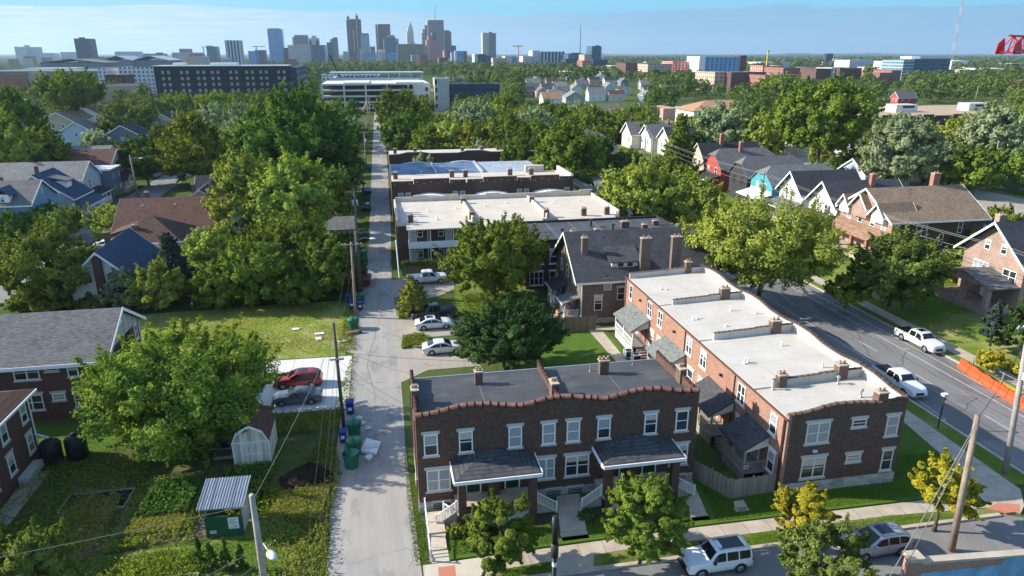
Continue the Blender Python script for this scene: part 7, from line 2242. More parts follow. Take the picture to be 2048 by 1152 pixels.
for sg in (-.7, .7):
 o0 = Vector((cx, cy, cz - 1.55)) + s_ * sg
 q.hexa([tuple(o0 - d * .5), tuple(o0 + d * 2.0), tuple(o0 + d * 2.0 + s_ * .08), tuple(o0 - d * .5 + s_ * .08)], [tuple(o0 - d * .2 + Vector((0, 0, .9))), tuple(o0 + d * 1.3 + Vector((0, 0, 1.5))), tuple(o0 + d * 1.3 + s_ * .08 + Vector((0, 0, 1.5))), tuple(o0 - d * .2 + s_ * .08 + Vector((0, 0, .9)))])
q.build('jib_tip', M['crane_red'], CR)
m = MB()
for sx, sy in ((-.9, -.9), (.9, -.9), (.9, .9), (-.9, .9)):
 m.tube([(118 + sx, 92 + sy, 0), (118 + sx, 92 + sy, 40)], .12, 6)
for k in range(20):
 z = 2 * k
 m.tube([(117.1, 91.1, z), (118.9, 91.1, z + 2), (118.9, 92.9, z), (117.1, 92.9, z + 2), (117.1, 91.1, z)], .06, 5)
m.build('mast', M['crane_red'], CR)
def blk(name, label, cat, pl, pr, pt, y, depth, wall, roof='roof_pale', base=0.0, land=None, xl=None, parapet=.8, extra=None):
 """a flat-roofed block whose front face at distance y spans the given survey columns"""
 x0, z = on_y(pl, pt, y)
 x1, _ = on_y(pr, pt, y)
 t = thing(name, label, cat, (x0, y, 0), 0, None, land)
 MB().box(x0, x1, y, y + depth, base, z - .05).build('wall', M[wall] if isinstance(wall, str) else wall, t)
 q = MB().box(x0 + .4, x1 - .4, y + .4, y + depth - .4, z - .04, z - .02 + .02)
 q.build('roof', M[roof], t)
 if parapet:
  q = MB().box(x0 - .1, x1 + .1, y - .1, y + .4, z - .045, z + parapet).box(x0 - .1, x0 + .4, y + .4, y + depth, z - .045, z + parapet).box(x1 - .4, x1 + .1, y + .4, y + depth, z - .045, z + parapet)
  q.build('parapet', M[wall] if isinstance(wall, str) and not parapet > 2 else M['lintel'], t)
 return t, x0, x1, z
def fa(*a, **k):
 return facade(*a, **k)
FA = dict(
 white=fa('white apartment facade', (.62, .63, .64), (.05, .07, .10), 3.2, 3.4, .42, .52),
 brick=fa('brick apartment facade', (.30, .13, .095), (.05, .06, .08), 3.3, 3.6, .4, .5),
 dbrick=fa('dark brick facade', (.13, .065, .055), (.04, .045, .06), 3.3, 4.2, .35, .45),
 tan=fa('tan facade', (.5, .38, .28), (.08, .08, .09), 3.4, 4.0, .45, .5),
 blue=fa('blue apartment facade', (.20, .36, .60), (.02, .025, .04), 3.3, 6.5, .45, .45),
 red=fa('red apartment facade', (.60, .13, .10), (.55, .5, .48), 3.3, 5.0, .4, .5),
 glass=fa('glass curtain wall', (.42, .48, .52), (.05, .12, .15), 3.8, 2.4, .84, .72, rough=.15),
 bluglass=fa('blue glass tower', (.20, .36, .56), (.03, .12, .28), 4, 3.5, .8, .66, (.10, .28, .50), .12),
 tealglass=fa('teal glass facade', (.07, .13, .18), (.02, .06, .10), 4, 3.2, .8, .6, (.06, .14, .2), .15),
 granite=fa('brown granite tower', (.17, .105, .10), (.03, .03, .045), 400, 4.2, .38, 1.2),
 granite2=fa('gray brown office facade', (.26, .21, .20), (.05, .055, .075), 4.2, 3.2, .55, .5),
 grid=fa('pale gridded office facade', (.50, .46, .44), (.07, .09, .13), 4.2, 4.4, .5, .55),
 cream=fa('cream stone tower', (.52, .47, .40), (.12, .12, .13), 4.2, 5.0, .35, .5),
 slab=fa('dark blue slab facade', (.035, .06, .10), (.015, .03, .055), 3.8, 3.0, .7, .5, rough=.2),
 stripes=fa('white striped facade', (.55, .57, .58), (.03, .05, .09), 400, 7.5, .62, 1.2),
 copper=fa('reflective bronze glass', (.16, .14, .085), (.15, .135, .075), 5, 4, .85, .7, (.22, .20, .10), .12),
 bank=fa('gray bank tower facade', (.25, .24, .25), (.06, .075, .10), 4.0, 3.0, .6, .5),
 coral=fa('coral tower facade', (.42, .17, .16), (.10, .12, .16), 4.0, 4.0, .45, .45),
 balcony=fa('banded balcony facade', (.46, .40, .36), (.04, .05, .06), 4.4, 200, 1.0, .5),
 hotel=fa('pale slab hotel facade', (.52, .53, .54), (.25, .28, .32), 3.6, 4.0, .5, .4),
)
for k_, v_ in FA.items():
 M['fa_' + k_] = v_
M['roof_hall'] = plain('dull green hall roof', (0.10, 0.15, 0.125), 0.8, 0.2, 0.02)
M['hall_wall'] = plain('hall wall', (0.17, 0.19, 0.22), 0.8, 0.25, 0.05)
M['black_panel'] = planks('black facade panels', (0.038, 0.042, 0.05), 0.9, False, 0.4)
BA = thing('black_apartment_block', 'long six-storey black apartment block with pale window groups', 'apartment block', (-130, 480, 0), land='the black apartment block')
bx0, bz = on_y(306, 133, 480)
bx1, _ = on_y(574, 131, 480)
MB().box(bx0, bx1, 480, 502, 0, bz).build('wall', M['black_panel'], BA)
MB().box(bx1 + .01, bx1 + 5, 484, 560, 0, bz - .8).build('end_wing', M['fa_slab'], BA)
MB().box(bx0 - .4, bx1 + .4, 479.6, 502.4, bz + .002, bz + .5).build('roof', M['ac_white'], BA)
for a, b in ((.12, .20), (.4, .6)):
 MB().box(bx0 + (bx1 - bx0) * a, bx0 + (bx1 - bx0) * b, 488, 497, bz + .5, bz + 2.0).build('roof_house', M['paper'], BA)
W_ = bx1 - bx0
fr = F(bx0, 480, 1, 0)
wm_, wp = None, None
for fl in range(6):
 for c in range(16):
  g = c // 2
  u = W_ * (.05 + .9 * g / 7.4) + (0 if c % 2 == 0 else 3.4) + (1.2 if g % 3 else 0)
  z = 2.0 + fl * (bz - 3) / 6
  if wm_ is None:
   wm_ = MB().box(0, 2.1, -.12, 0, 0, 2.2).build('window', M['dark_metal'], BA)
   wp = MB().box(.25, 1.0, -.16, -.12, .12, 2.0).box(1.1, 1.85, -.16, -.12, .12, 2.0).build('pane', M['glass_blind'], wm_)
   base_m = (wm_.data, wp.data)
   o0 = ROOT[BA.name]
   for d_ in base_m:
    for v in d_.vertices:
     v.co += Vector(o0)
  else:
   wm_ = bpy.data.objects.new('window', base_m[0])
   wp = bpy.data.objects.new('pane', base_m[1])
   C.objects.link(wm_)
   C.objects.link(wp)
   wm_.parent = BA
   wp.parent = wm_
  wm_.location = (bx0 + u - o0[0], 480 - o0[1], z)
PS = thing('parking_structure', 'white concrete parking structure with open decks beyond the alley end', 'parking structure', (-26, 430, 0), land='the white parking structure')
px0, px1 = -30.0, 31.5
for k in range(5):
 z = 1.2 + k * 3.35
 MB().box(px0, px1, 430, 480, z, z + .9).build('deck_edge', M['concrete_new'], PS)
for x in np.linspace(px0, px1, 6):
 MB().box(x - .5, x + .5, 430.2, 431.4, 0, 15.2).build('column', M['concrete_new'], PS)
MB().box(px0, px1, 436, 479, 0, 14.5).build('deck_shade_block', M['pole_dark'], PS)  # solid dark block painted in for the shade between the open decks
MB().box(22, px1 + .05, 429.8, 436, .0, 15.6).build('stair_wall', M['concrete_new'], PS)
for z in (3, 7, 11):
 MB().box(29.0, 30.6, 429.7, 429.8, z, z + 2.2).build('wall_opening', M['dark_metal'], PS)
MB().box(-18, -3, 431.4, 470, 15.6, 15.62 + .4).build('roof_slab', M['concrete_new'], PS)
MB().box(12, 28, 431.4, 470, 15.6, 16.1).build('roof_slab', M['concrete_new'], PS)
MB().box(-28, 32, 492, 520, 0, 17.0).build('rear_wing', M['fa_white'], PS)
MB().box(-29, 33, 491, 521, 19.4, 20.2).build('canopy_roof', M['roof_pale'], PS)
for x in np.linspace(-27, 31, 9):
 MB().box(x - .3, x + .3, 491.5, 492.1, 17.0, 19.4).build('canopy_post', M['concrete_new'], PS)
ST = thing('stair_tower', 'tall raw concrete stair tower right of the parking structure', 'tower', (34, 424, 0), land='the concrete stair tower')
MB().box(34, 36.0, 424, 434, 0, 18.5).build('shaft_wall', M['concrete'], ST)
MB().box(36.01, 42.5, 424, 434, 0, 18.3).build('side_wall', M['flash'], ST)
for z in (1.5, 6, 10.5, 15):
 MB().box(34.4, 35.6, 423.9, 424.0, z, z + 2.6).build('opening', M['dark_metal'], ST)
EX = thing('excavator', 'yellow excavator with raised arm at the alley end', 'excavator', (*at(724, 228), 0))
ex, ey = at(724, 228)
MB().box(ex - 1.6, ex + 1.6, ey, ey + 3, .9, 2.6).build('machine_body', M['yellow'], EX)
MB().box(ex - 1.8, ex + 1.8, ey - .3, ey + 3.3, 0, .9).build('track', M['tyre'], EX)
MB().tube([(ex + .8, ey + 1, 2.4), (ex + 3.0, ey + .5, 6.6), (ex + 5.4, ey, 4.6)], .35, 6).build('boom', M['yellow'], EX)
MB().tube([(ex + 5.4, ey, 4.6), (ex + 5.2, ey, 2.2)], [.3, .5], 6).build('bucket', M['dark_metal'], EX)
CB = thing('crawler_crane', 'dark slanting crane boom above the parking structure', 'crane', (*on_y(680, 150, 520)[:1], 520, 0))
(ax, az), (bx_, bz_) = on_y(684, 165, 520), on_y(659, 109, 520)
MB().tube([(ax, 520, az), (bx_, 520, bz_)], .55, 6).build('boom', M['dark_metal'], CB)
MB().box(ax - 2, ax + 3, 518, 524, 0, max(2, az)).build('crane_cab', M['dark_metal'], CB)
for (nm, lb, pl, pr_, pt, y, dp, wl_, rf, ht) in (
  ('depot_hall', 'long low depot hall with dull green roof at the left edge', -60, 205, 143, 760, 120, 'hall_wall', 'roof_hall', 0),
  ('depot_hall', 'depot hall with pale roof edge behind the tall left tree', 36, 145, 137, 900, 60, 'hall_wall', 'roof_pale', 0),
  ('depot_hall', 'far depot hall with peaked green roof', 80, 205, 126, 1150, 80, 'hall_wall', 'roof_hall', 5),
  ('gabled_hall', 'gray gabled hall, left of the far pair', 203, 262, 121, 1300, 90, 'hall_wall', 'roof_pale', 7),
  ('gabled_hall', 'gray gabled hall, right of the far pair', 262, 336, 121, 1320, 90, 'hall_wall', 'roof_pale', 7)):
 t, a, b, z = blk(nm, lb, 'hall', pl, pr_, pt, y, dp, wl_, rf, parapet=0)
 if ht:
  m = MB()
  gable_roof(m, a, b, y, y + dp, z, z + ht, 'y', 1, 1, .5)
  m.build('gable_roof', M[rf], t)
blk('white_apartments', 'white four-storey apartment wing left of the black block', 'apartments', 194, 214, 138, 640, 30, 'fa_white', 'paper')
blk('white_apartments', 'white apartment wing touching the black block', 'apartments', 236, 304, 136, 650, 40, 'fa_white', 'paper')
blk('brick_annex', 'brown brick annex between the two white apartment wings', 'building', 209, 251, 152, 600, 20, 'brick_left', 'roof_black')
blk('stucco_block', 'small gray-brown block near the left edge', 'building', 57, 78, 147, 640, 14, 'tan_paint', 'roof_pale')
blk('blue_warehouse', 'low building with blue roof edge at the left edge', 'warehouse', -30, 34, 203, 330, 16, 'si_steel', 'roof_blue', parapet=0)
blk('brick_store', 'peach brick building at the far left edge', 'building', -40, 26, 152, 560, 20, 'brick_red', 'roof_pale')
blk('gray_shop_roofs', 'low dark-roofed shops left of the black block', 'shops', 198, 262, 172, 520, 40, 'tan_paint', 'sh_dark', parapet=0)
blk('low_store', 'low white-roofed store behind the alley-end trees', 'store', 838, 872, 232, 405, 12, 'brick_dark', 'paper')
blk('black_town_houses', 'row of black and white town houses right of the stair tower', 'town houses', 888, 1000, 171, 470, 20, 'fa_slab', 'roof_pale')
blk('white_roof_block', 'long white-roofed block behind the parking structure', 'building', 643, 760, 152, 640, 40, 'fa_white', 'roof_pale')
TR = thing('tan_hip_building', 'white-walled hall with big orange-tan hipped roof', 'hall', (142, 322, 0), land='the tan hip-roofed hall')
hx0, hy0 = at(1388, 222, 7.5)
MB().box(hx0, hx0 + 34, hy0, hy0 + 20, 0, 7.4).build('wall', M['white'], TR)
M['sh_apricot'] = shingle('apricot shingles', (0.40, 0.235, 0.14), .1)
hip_roof(MB(), hx0, hx0 + 34, hy0, hy0 + 20, 7.5, 11.4, 'x', 1.0).build('roof', M['sh_apricot'], TR)
PB = thing('pink_brick_hall', 'plain pink brick hall with flat roof units beside the tan-roofed hall', 'hall', (120, 290, 0), land='the pink brick hall')
qx0, qy0 = at(1325, 245, 0)
M['brick_pink'] = plain('pale pink brick', (0.52, 0.29, 0.25), .85, .08, .4)
MB().box(qx0, qx0 + 8, qy0, qy0 + 22, 0, 6.6).build('wall', M['brick_pink'], PB)
MB().box(qx0 + 8.01, qx0 + 30, qy0 + 1, qy0 + 22, 0, 5.6).build('rear_wall', M['brick_gray'], PB)
for k in range(3):
 MB().box(qx0 + 9 + 5 * k, qx0 + 11.5 + 5 * k, qy0 + 4, qy0 + 7, 5.601, 7.2).build('roof_unit', M['flash'], PB)
FS = thing('flat_store', 'wide store with tan gravel roof and big white roof units', 'store', (220, 262, 0), land='the flat-roofed store')
M['roof_gravel'] = plain('tan gravel roof', (0.42, 0.31, 0.21), .95, .1, .1)
sx0, sy0 = at(1726, 238, 6.2)
MB().box(sx0, sx0 + 105, sy0, sy0 + 62, 0, 6.2).build('wall', M['brick_dark'], FS)
MB().box(sx0 + .5, sx0 + 104.5, sy0 + .5, sy0 + 61.5, 6.201, 6.5).build('roof', M['roof_gravel'], FS)
q = MB()
for k in range(12):
 q.box(sx0 + 8.5 * k + .3, sx0 + 8.5 * k + 8.0, sy0 - .2, sy0 + .45, 6.2, 7.1 + .5 * (k % 2))
q.build('parapet', M['brick_left'], FS)
for (u, v, w, d, h) in ((34, 24, 11, 7, 3.4), (74, 26, 11, 7, 3.4), (10, 38, 8, 6, 2.0), (22, 46, 14, 6, 1.8)):
 o = MB().box(sx0 + u, sx0 + u + w, sy0 + v, sy0 + v + d, 6.51, 6.51 + h).build('roof_unit', M['ac_white'], FS)
 MB().box(sx0 + u + w * .3, sx0 + u + w * .85, sy0 + v - .05, sy0 + v, 6.51 + h * .55, 6.51 + h * .85).build('louvre', M['dark_metal'], o)
for (nm, lb, pl, pr_, pt, y, dp, wl_, rf) in (
  ('red_apartments', 'bright red and white apartment building left of the blue block', 1346, 1402, 124, 960, 40, 'fa_red', 'paper'),
  ('blue_apartments', 'sky blue apartment block with small dark windows', 1412, 1480, 115, 930, 40, 'fa_blue', 'paper'),
  ('white_end_block', 'white end wall of the sky blue apartments', 1399, 1411.5, 114, 928, 40, 'white', 'paper'),
  ('brick_tower_block', 'dark brick block with roof domes behind the blue apartments', 1481, 1494, 112, 1010, 30, 'fa_dbrick', 'roof_pale'),
  ('cream_apartments', 'cream and tan apartments left of the red ones', 1296, 1345, 129, 900, 40, 'fa_tan', 'roof_pale'),
  ('brick_apartments', 'dark brown brick apartments left of the cream ones', 1252, 1295, 127, 940, 40, 'fa_dbrick', 'roof_pale'),
  ('red_brick_block', 'small orange-red brick block before the long brick apartments', 1526, 1566, 133, 800, 30, 'fa_red', 'roof_pale'),
  ('long_brick_apartments', 'long red brick apartments in the right middle distance', 1567, 1632, 137, 740, 40, 'fa_brick', 'roof_pale'),
  ('dark_brick_apartments', 'dark brick apartment wing, right end of the long brick row', 1633, 1663, 139, 700, 30, 'fa_dbrick', 'roof_pale'),
  ('pale_stair_bay', 'pale glazed bay between the dark brick wings', 1663, 1680, 137, 712, 30, 'fa_white', 'roof_pale'),
  ('brown_end_apartments', 'brown brick apartment end right of the pale bay', 1680, 1724, 138, 705, 30, 'fa_dbrick', 'roof_pale'),
  ('row_shops', 'long flat row of shops with white roof details', 1430, 1462, 146, 600, 40, 'fa_tan', 'roof_pale'),
  ('black_trim_shops', 'black-topped brick shops among the right trees', 1463, 1532, 146, 590, 40, 'fa_dbrick', 'roof_pale'),
  ('brick_shops', 'brick shops with rooftop units below the long apartments', 1533, 1600, 152, 560, 40, 'fa_brick', 'roof_pale'),
  ('white_shop', 'white low shopfront under the black-topped shops', 1536, 1572, 163, 545, 10, 'white', 'paper'),
  ('glass_office', 'teal glass office block in the right distance', 1830, 1902, 119, 820, 40, 'fa_tealglass', 'paper'),
  ('white_glass_office', 'white framed wing at the left of the teal office', 1808, 1829.5, 121, 818, 40, 'fa_glass', 'paper'),
  ('office_lift_head', 'white lift head block on the teal office', 1823, 1841, 114, 835, 20, 'white', 'paper'),
  ('brick_office', 'brick office with bay tower left of the teal office', 1760, 1784, 147, 700, 30, 'fa_brick', 'roof_pale'),
  ('bay_tower_office', 'stepped brick bay tower next to the teal office', 1784, 1803, 142, 705, 30, 'fa_brick', 'roof_pale'),
  ('white_long_house', 'low white block between trees left of the teal office', 1774, 1808, 123, 1000, 30, 'fa_white', 'paper'),
  ('far_white_sheds', 'low white sheds right of the teal office', 1904, 1938, 122, 1300, 60, 'white', 'paper'),
  ('tan_sheds', 'tan sheds at the right in the trees', 1925, 1962, 141, 800, 40, 'tan_paint', 'roof_pale'),
  ('white_gabled_shed', 'white shed near the right edge', 1974, 2008, 138, 860, 40, 'white', 'paper'),
  ('brown_shed', 'dark brown shed at the right edge', 2009, 2034, 141, 850, 40, 'brick_left', 'roof_pale'),
  ('orange_roof_house', 'orange-fronted house at the right edge', 2036, 2070, 163, 520, 16, 'brick_red', 'sh_orange')):
 blk(nm, lb, 'building', pl, pr_, pt, y, dp, wl_, rf, land=lb if nm in ('glass_office', 'red_apartments', 'blue_apartments', 'long_brick_apartments') else None)
x, y = at(1800, 212)
hs('red_gable_house', 'red-fronted gable house with gray roof behind the flat-roofed store', 'house', x - 2, x + 11, y, y + 7, 0, 5.2, 8.6, 'x', 'gable', 'si_red', 'sh_gray', 'white', [('W', [2, 5], 3, 4.6, 1.2), ('S', [3, 8], 3, 4.4, 1.0)])
x, y = at(2030, 330)
hs('gray_gable_house', 'dark gray house at the right edge under the trees', 'house', x - 2, x + 14, y, y + 14, 1, 7, 10.5, 'y', 'gable', 'si_steel', 'sh_lgray', 'white', [('S', [4, 10], 1.5, 3.2, 1.2)])
hr = random.Random(21)
walls = ['si_white', 'si_cream', 'si_gray', 'si_sky', 'si_tan', 'si_beige', 'si_white', 'si_steel', 'si_peach', 'brick_red']
roofs = ['sh_gray', 'sh_slate', 'sh_lgray', 'sh_dark', 'sh_charcoal', 'sh_brown', 'sh_lgray', 'sh_gray']
rows = ((206, range(1056, 1330, 40), 'nearest'), (192, range(1046, 1320, 34), 'second'), (180, range(1050, 1300, 32), 'third'), (169, range(1062, 1270, 30), 'fourth'), (160, range(1075, 1260, 30), 'farthest'))
oname = ['first', 'second', 'third', 'fourth', 'fifth', 'sixth', 'seventh', 'eighth', 'ninth', 'tenth']
for py, cols, rn in rows:
 for k, px in enumerate(cols):
  if hr.random() < .3:
   continue
  x, y = at(px + hr.uniform(-9, 9), py + hr.uniform(-4, 4))
  ax = hr.choice('xxy')
  w, d = (12, 8) if ax == 'x' else (8, 12)
  he = hr.uniform(3.6, 5.6)
  wl_, rf = hr.choice(walls), hr.choice(roofs)
  t, ro_, fx = hs('cottage', f'{M[wl_].name.replace(" siding", "")} cottage with {M[rf].name.replace(" shingles", "")} roof, place {oname[k]} from left in the {rn} cottage row', 'house', x, x + w, y, y + d, 0, he, he + hr.uniform(2.6, 3.8), ax, 'gable', wl_, rf, 'white',
      [('S', [w * .3, w * .7], 1.2, 2.8, 1.2), ('W', [d * .3, d * .7], 1.2, 2.8, 1.1)], group='cottages in the far field')
  if hr.random() < .4:
   chimney(t, x + w * .6, y + d * .5, he + 2.4, he + 5, .9, .8, 'brick_red', 0)
for px, py, rf, wl_, lb in ((905, 172, 'sh_lgray', 'si_sky', 'pale blue cottage left of a lone gray-roofed pair'), (925, 168, 'sh_gray', 'si_white', 'white cottage right of the pale blue one'), (1105, 215, 'sh_orange', 'si_white', 'white building with orange-brown roof before the cottage field'), (1150, 212, 'sh_lgray', 'si_gray', 'flat gray building before the cottage field'),
       (385, 240, 'sh_gray', 'si_tan', 'tan house in front of the black block, left'), (470, 262, 'sh_dark', 'brick_left', 'dark-roofed brick house below the black block'), (330, 275, 'sh_dark', 'si_tan', 'dark-roofed house right of the gray-green tree'), (300, 285, 'sh_gray', 'si_gray', 'gray hip-roofed house near the dark round tree'),
       (158, 296, 'sh_gray', 'si_sky', 'pale house with garage under the tall tree'), (250, 305, 'sh_dark', 'si_steel', 'dark cottage behind the cream house, right'), (118, 215, 'sh_gray', 'si_gray', 'gray house below the depot halls'), (1960, 290, 'sh_lgray', 'si_white', 'white house between the two silver maples'), (1245, 262, 'sh_orange', 'si_peach', 'orange-roofed cottage above the cream trio'), (1215, 250, 'sh_gray', 'si_white', 'white cottage in the trees above the cream trio'), (1625, 320, 'sh_dark', 'si_tan', 'tan cottage under the huge green tree'), (1745, 330, 'sh_slate', 'si_sky', 'blue-white cottage right of the huge green tree')):
 x, y = at(px, py)
 w, d = 12, 11
 hs('cottage', lb, 'house', x - w / 2, x + w / 2, y, y + d, 0, 5.4, 9, 'x' if px % 2 else 'y', 'gable', wl_, rf, 'white', [('S', [3, 9], 1.2, 2.8, 1.2), ('S', [6], 4.0, 5.2, 1.0)])
def tower(label, y, pieces, land=None, depth=40, name='tower', cat='tower'):
 """pieces: (left column, right column, top row, facade, depth offset, depth)"""
 x0, _ = on_y(pieces[0][0], 110, y)
 t = thing(name, label, cat, (x0, y, 0), 0, None, land)
 for k, pc in enumerate(pieces):
  pl, pr_, pt, mt = pc[:4]
  off = pc[4] if len(pc) > 4 else 0
  dp = pc[5] if len(pc) > 5 else depth
  base = pc[6] if len(pc) > 6 else 0
  a, z = on_y(pl, pt, y + off)
  b, _ = on_y(pr_, pt, y + off)
  MB().box(a, b, y + off, y + off + dp, base, z).build('tower_body' if k == 0 else 'tower_section', M[mt], t)
 return t
M['pale_stone_sun_edge'] = plain('pale stone', (0.58, 0.50, 0.42), .8, .1, .05)  # own tone of the stone towers; thin strips also paint sunlit edges
tower('pale twin-slab hotel at the far left of the skyline', 2500, [(28, 50, 93.5, 'fa_hotel'), (50, 72, 94, 'fa_hotel', 20), (47, 55, 90, 'fa_hotel', 10, 12)])
tower('lone dark blue slab tower on the left skyline', 1900, [(147, 178, 77, 'fa_slab'), (157, 165, 74.5, 'dark_metal', 10, 15)], 'the lone dark blue slab tower')
tower('long pale low-rise beside the dark blue slab', 2300, [(229, 277, 103, 'fa_hotel')])
tower('low glass office row on the left skyline', 2000, [(286, 326, 107, 'fa_glass'), (312, 324, 105, 'fa_granite2', -5, 10)])
tower('low pale-blue blocks between hotel and dark slab', 2400, [(75, 108, 106, 'fa_hotel'), (120, 146, 104, 'fa_hotel', 10)])
tower('cream stepped block left of the teal office', 2100, [(343, 400, 105, 'fa_grid'), (358, 377, 97.5, 'fa_granite2', 8), (380, 402, 107, 'fa_brick', -6)])
tower('teal office with sloped top', 2300, [(412, 433, 93, 'fa_tealglass'), (412, 420, 91, 'fa_grid', 5)])
tower('dark tower with white vertical stripes', 1900, [(449, 479, 80.5, 'fa_stripes')], 'the striped dark tower')
tower('bright blue glass tower', 2500, [(534, 563, 58, 'fa_bluglass'), (537, 558, 56.5, 'fa_granite2', 10, 20)], 'the bright blue glass tower')
tower('low blue offices under the small crane', 2300, [(496, 516, 102, 'fa_bluglass'), (509, 529, 100, 'fa_tealglass', 20)])
tower('dark narrow slab right of the blue glass tower', 2300, [(566, 575, 95.5, 'fa_slab')])
tower('white gridded office with flat crown', 2200, [(588, 622, 91, 'fa_grid'), (575, 588, 90, 'fa_grid', 10), (592, 614, 88.5, 'fa_grid', 6, 10)])
tower('gray-brown office tower behind the white grid', 2500, [(588, 614, 70, 'fa_granite2'), (584, 587.5, 74, 'pale_stone_sun_edge', 4)])
tower('white tower with dark corner bays', 2600, [(617, 637, 76, 'fa_hotel'), (623, 631, 71.5, 'fa_hotel', -4), (618, 622, 81, 'dark_metal', -5, 4, 58), (632, 637, 81, 'dark_metal', -5, 4, 58)])
tower('dark teal office block with pale edge', 2100, [(621, 648, 90, 'fa_tealglass'), (648.2, 651, 90, 'fa_grid')])
tower('teal tower beside the stepped brown one', 2200, [(653, 667, 84.5, 'fa_tealglass')])
tower('brown stepped tower with narrow shoulder', 2400, [(665, 674, 74.5, 'fa_granite2'), (660, 665, 78, 'fa_granite2', 6)])
tower('tallest tower, bundled brown granite shafts', 2850, [(700, 711, 38, 'fa_granite'), (692, 700, 40, 'fa_granite', -6, 30), (693.5, 698, 32.5, 'granite_cap' if False else 'fa_granite', -9, 30), (710.5, 716, 32, 'fa_granite', -8, 34), (716, 721.5, 38.5, 'fa_granite', -3, 36), (711, 714.5, 27.5, 'fa_hotel', 2, 10), (705.5, 707, 60, 'pale_stone_sun_edge', -10, 5), (711, 712.2, 34, 'pale_stone_sun_edge', -12, 4)], 'the tallest bundled tower')
tower('gray-blue tower with sloped top right of the tallest', 2700, [(721, 738, 69, 'fa_glass'), (721, 737, 66.5, 'fa_tealglass', 4, 20)])
tower('low gray towers between the big ones', 2500, [(740, 750, 93, 'fa_granite2')])
tower('dark brown slab tower with lit left edge', 2750, [(755, 780, 48, 'fa_granite'), (750.5, 754, 49, 'fa_granite', 4), (753.8, 755.2, 48.5, 'pale_stone_sun_edge', -2, 20)], 'the dark brown slab tower')  # thin pale strip paints sunlight onto the left edge
tower('stepped teal glass towers with pointed crowns', 2600, [(768, 795, 82, 'fa_tealglass'), (771, 792, 75, 'fa_tealglass', 3), (775, 789, 70, 'fa_glass', 6), (766, 768, 78, 'pale_stone_sun_edge', -3, 10), (793, 797, 77, 'fa_glass', 1, 25)])
tower('cream stone spire tower', 2750, [(814, 827, 62, 'pale_stone_sun_edge'), (815.5, 825.5, 55, 'pale_stone_sun_edge', 3, 30), (817, 824, 50, 'pale_stone_sun_edge', 6, 24), (818.6, 822.4, 46, 'pale_stone_sun_edge', 9, 18), (816, 830, 84, 'pale_stone_sun_edge', -6, 10), (820, 820.8, 42, 'pale_stone_sun_edge', 14, 3)], 'the cream spire tower')
tower('wide bronze glass block', 2300, [(794, 847, 88, 'fa_copper')], 'the wide bronze glass block')
hb = tower('gray bank tower with roof sign and antenna', 2600, [(857, 887, 40, 'fa_bank'), (853.5, 857, 42, 'pale_stone_sun_edge', 4, 30), (849, 853.5, 50, 'fa_balcony', 6, 30), (845.5, 849, 58, 'fa_balcony', 9, 30), (843.5, 846, 66, 'fa_balcony', 12, 30)], 'the gray bank tower')
(ax, az), (bx_, bz_) = on_y(870, 41, 2610), on_y(870.4, 9, 2610)
MB().tube([(ax, 2612, az - 2), (bx_, 2612, bz_)], [1.0, .5], 6).build('antenna', M['dark_metal'], hb)
(sx, sz), (ex_, ez) = on_y(871.5, 46.5, 2599), on_y(886.5, 41.5, 2599)
sg = MB().box(sx, ex_, 2598.6, 2599.6, sz, ez).build('sign_panel', M['slate' if False else 'dark_metal'], hb)
fc = bpy.data.curves.new('sign_text', 'FONT')
fc.body = 'Huntington'
fc.size = 5.2
fc.extrude = .2
fo = bpy.data.objects.new('sign_text', fc)
C.objects.link(fo)
bpy.context.view_layer.update()
tm_ = bpy.data.meshes.new_from_object(fo.evaluated_get(bpy.context.evaluated_depsgraph_get()))
bpy.data.objects.remove(fo)
tx = max(v.co.x for v in tm_.vertices)
so = bpy.data.objects.new('sign_lettering', tm_)
tm_.materials.append(M['paper'])
C.objects.link(so)
so.parent = sg
ro0 = ROOT[hb.name]
kx = (ex_ - sx) * .76 / tx
so.scale = (kx, 1.25, 1)
so.rotation_euler = (H_, 0, 0)
so.location = (sx + (ex_ - sx) * .22 - ro0[0], 2598.3 - ro0[1], sz + 2.6)
lg = MB()
for a_ in (0, 45, 90, 135):
 ca, sa = math.cos(R(a_)) * 2.6, math.sin(R(a_)) * 2.6
 cx_, cz_ = sx + (ex_ - sx) * .11, (sz + ez) / 2
 lg.tube([(cx_ - ca, 2598.3, cz_ - sa), (cx_ + ca, 2598.3, cz_ + sa)], .45, 4)
lg.build('sign_emblem', M['paper'], sg)
tower('coral and teal tower in front of the bank', 2300, [(859, 880, 80, 'fa_coral'), (852.5, 859, 80, 'brick_pink', 1, 30), (864, 872, 64.5, 'fa_tealglass', 6), (856, 864, 71, 'fa_coral', 8), (872, 877, 71, 'fa_coral', 8, 20)])
tower('brown banded tower right of the bank', 2650, [(889, 899.5, 60.5, 'fa_granite2'), (899.5, 902.5, 63.5, 'fa_granite2', 5), (887.5, 889, 59.5, 'pale_stone_sun_edge', -2, 20)])
tower('low teal tower behind the banded one', 2700, [(902, 912, 91, 'fa_tealglass')])
tower('pale blue glass mid-rise right of the bank', 2000, [(903, 911, 105, 'fa_glass'), (911.5, 927, 102, 'fa_bluglass', -3), (909, 913, 101, 'white', -6, 6), (927.5, 934, 102, 'fa_brick', 2)])
tower('coral-based blue mid-rise below the banded tower', 2050, [(888, 893, 101, 'fa_coral'), (893, 902, 103, 'fa_slab', 2)])
tower('white and red low-rise before the bronze block', 1800, [(823, 834, 109, 'fa_glass'), (832, 840, 109, 'fa_red', -4), (840, 856, 110, 'fa_brick', 2)])
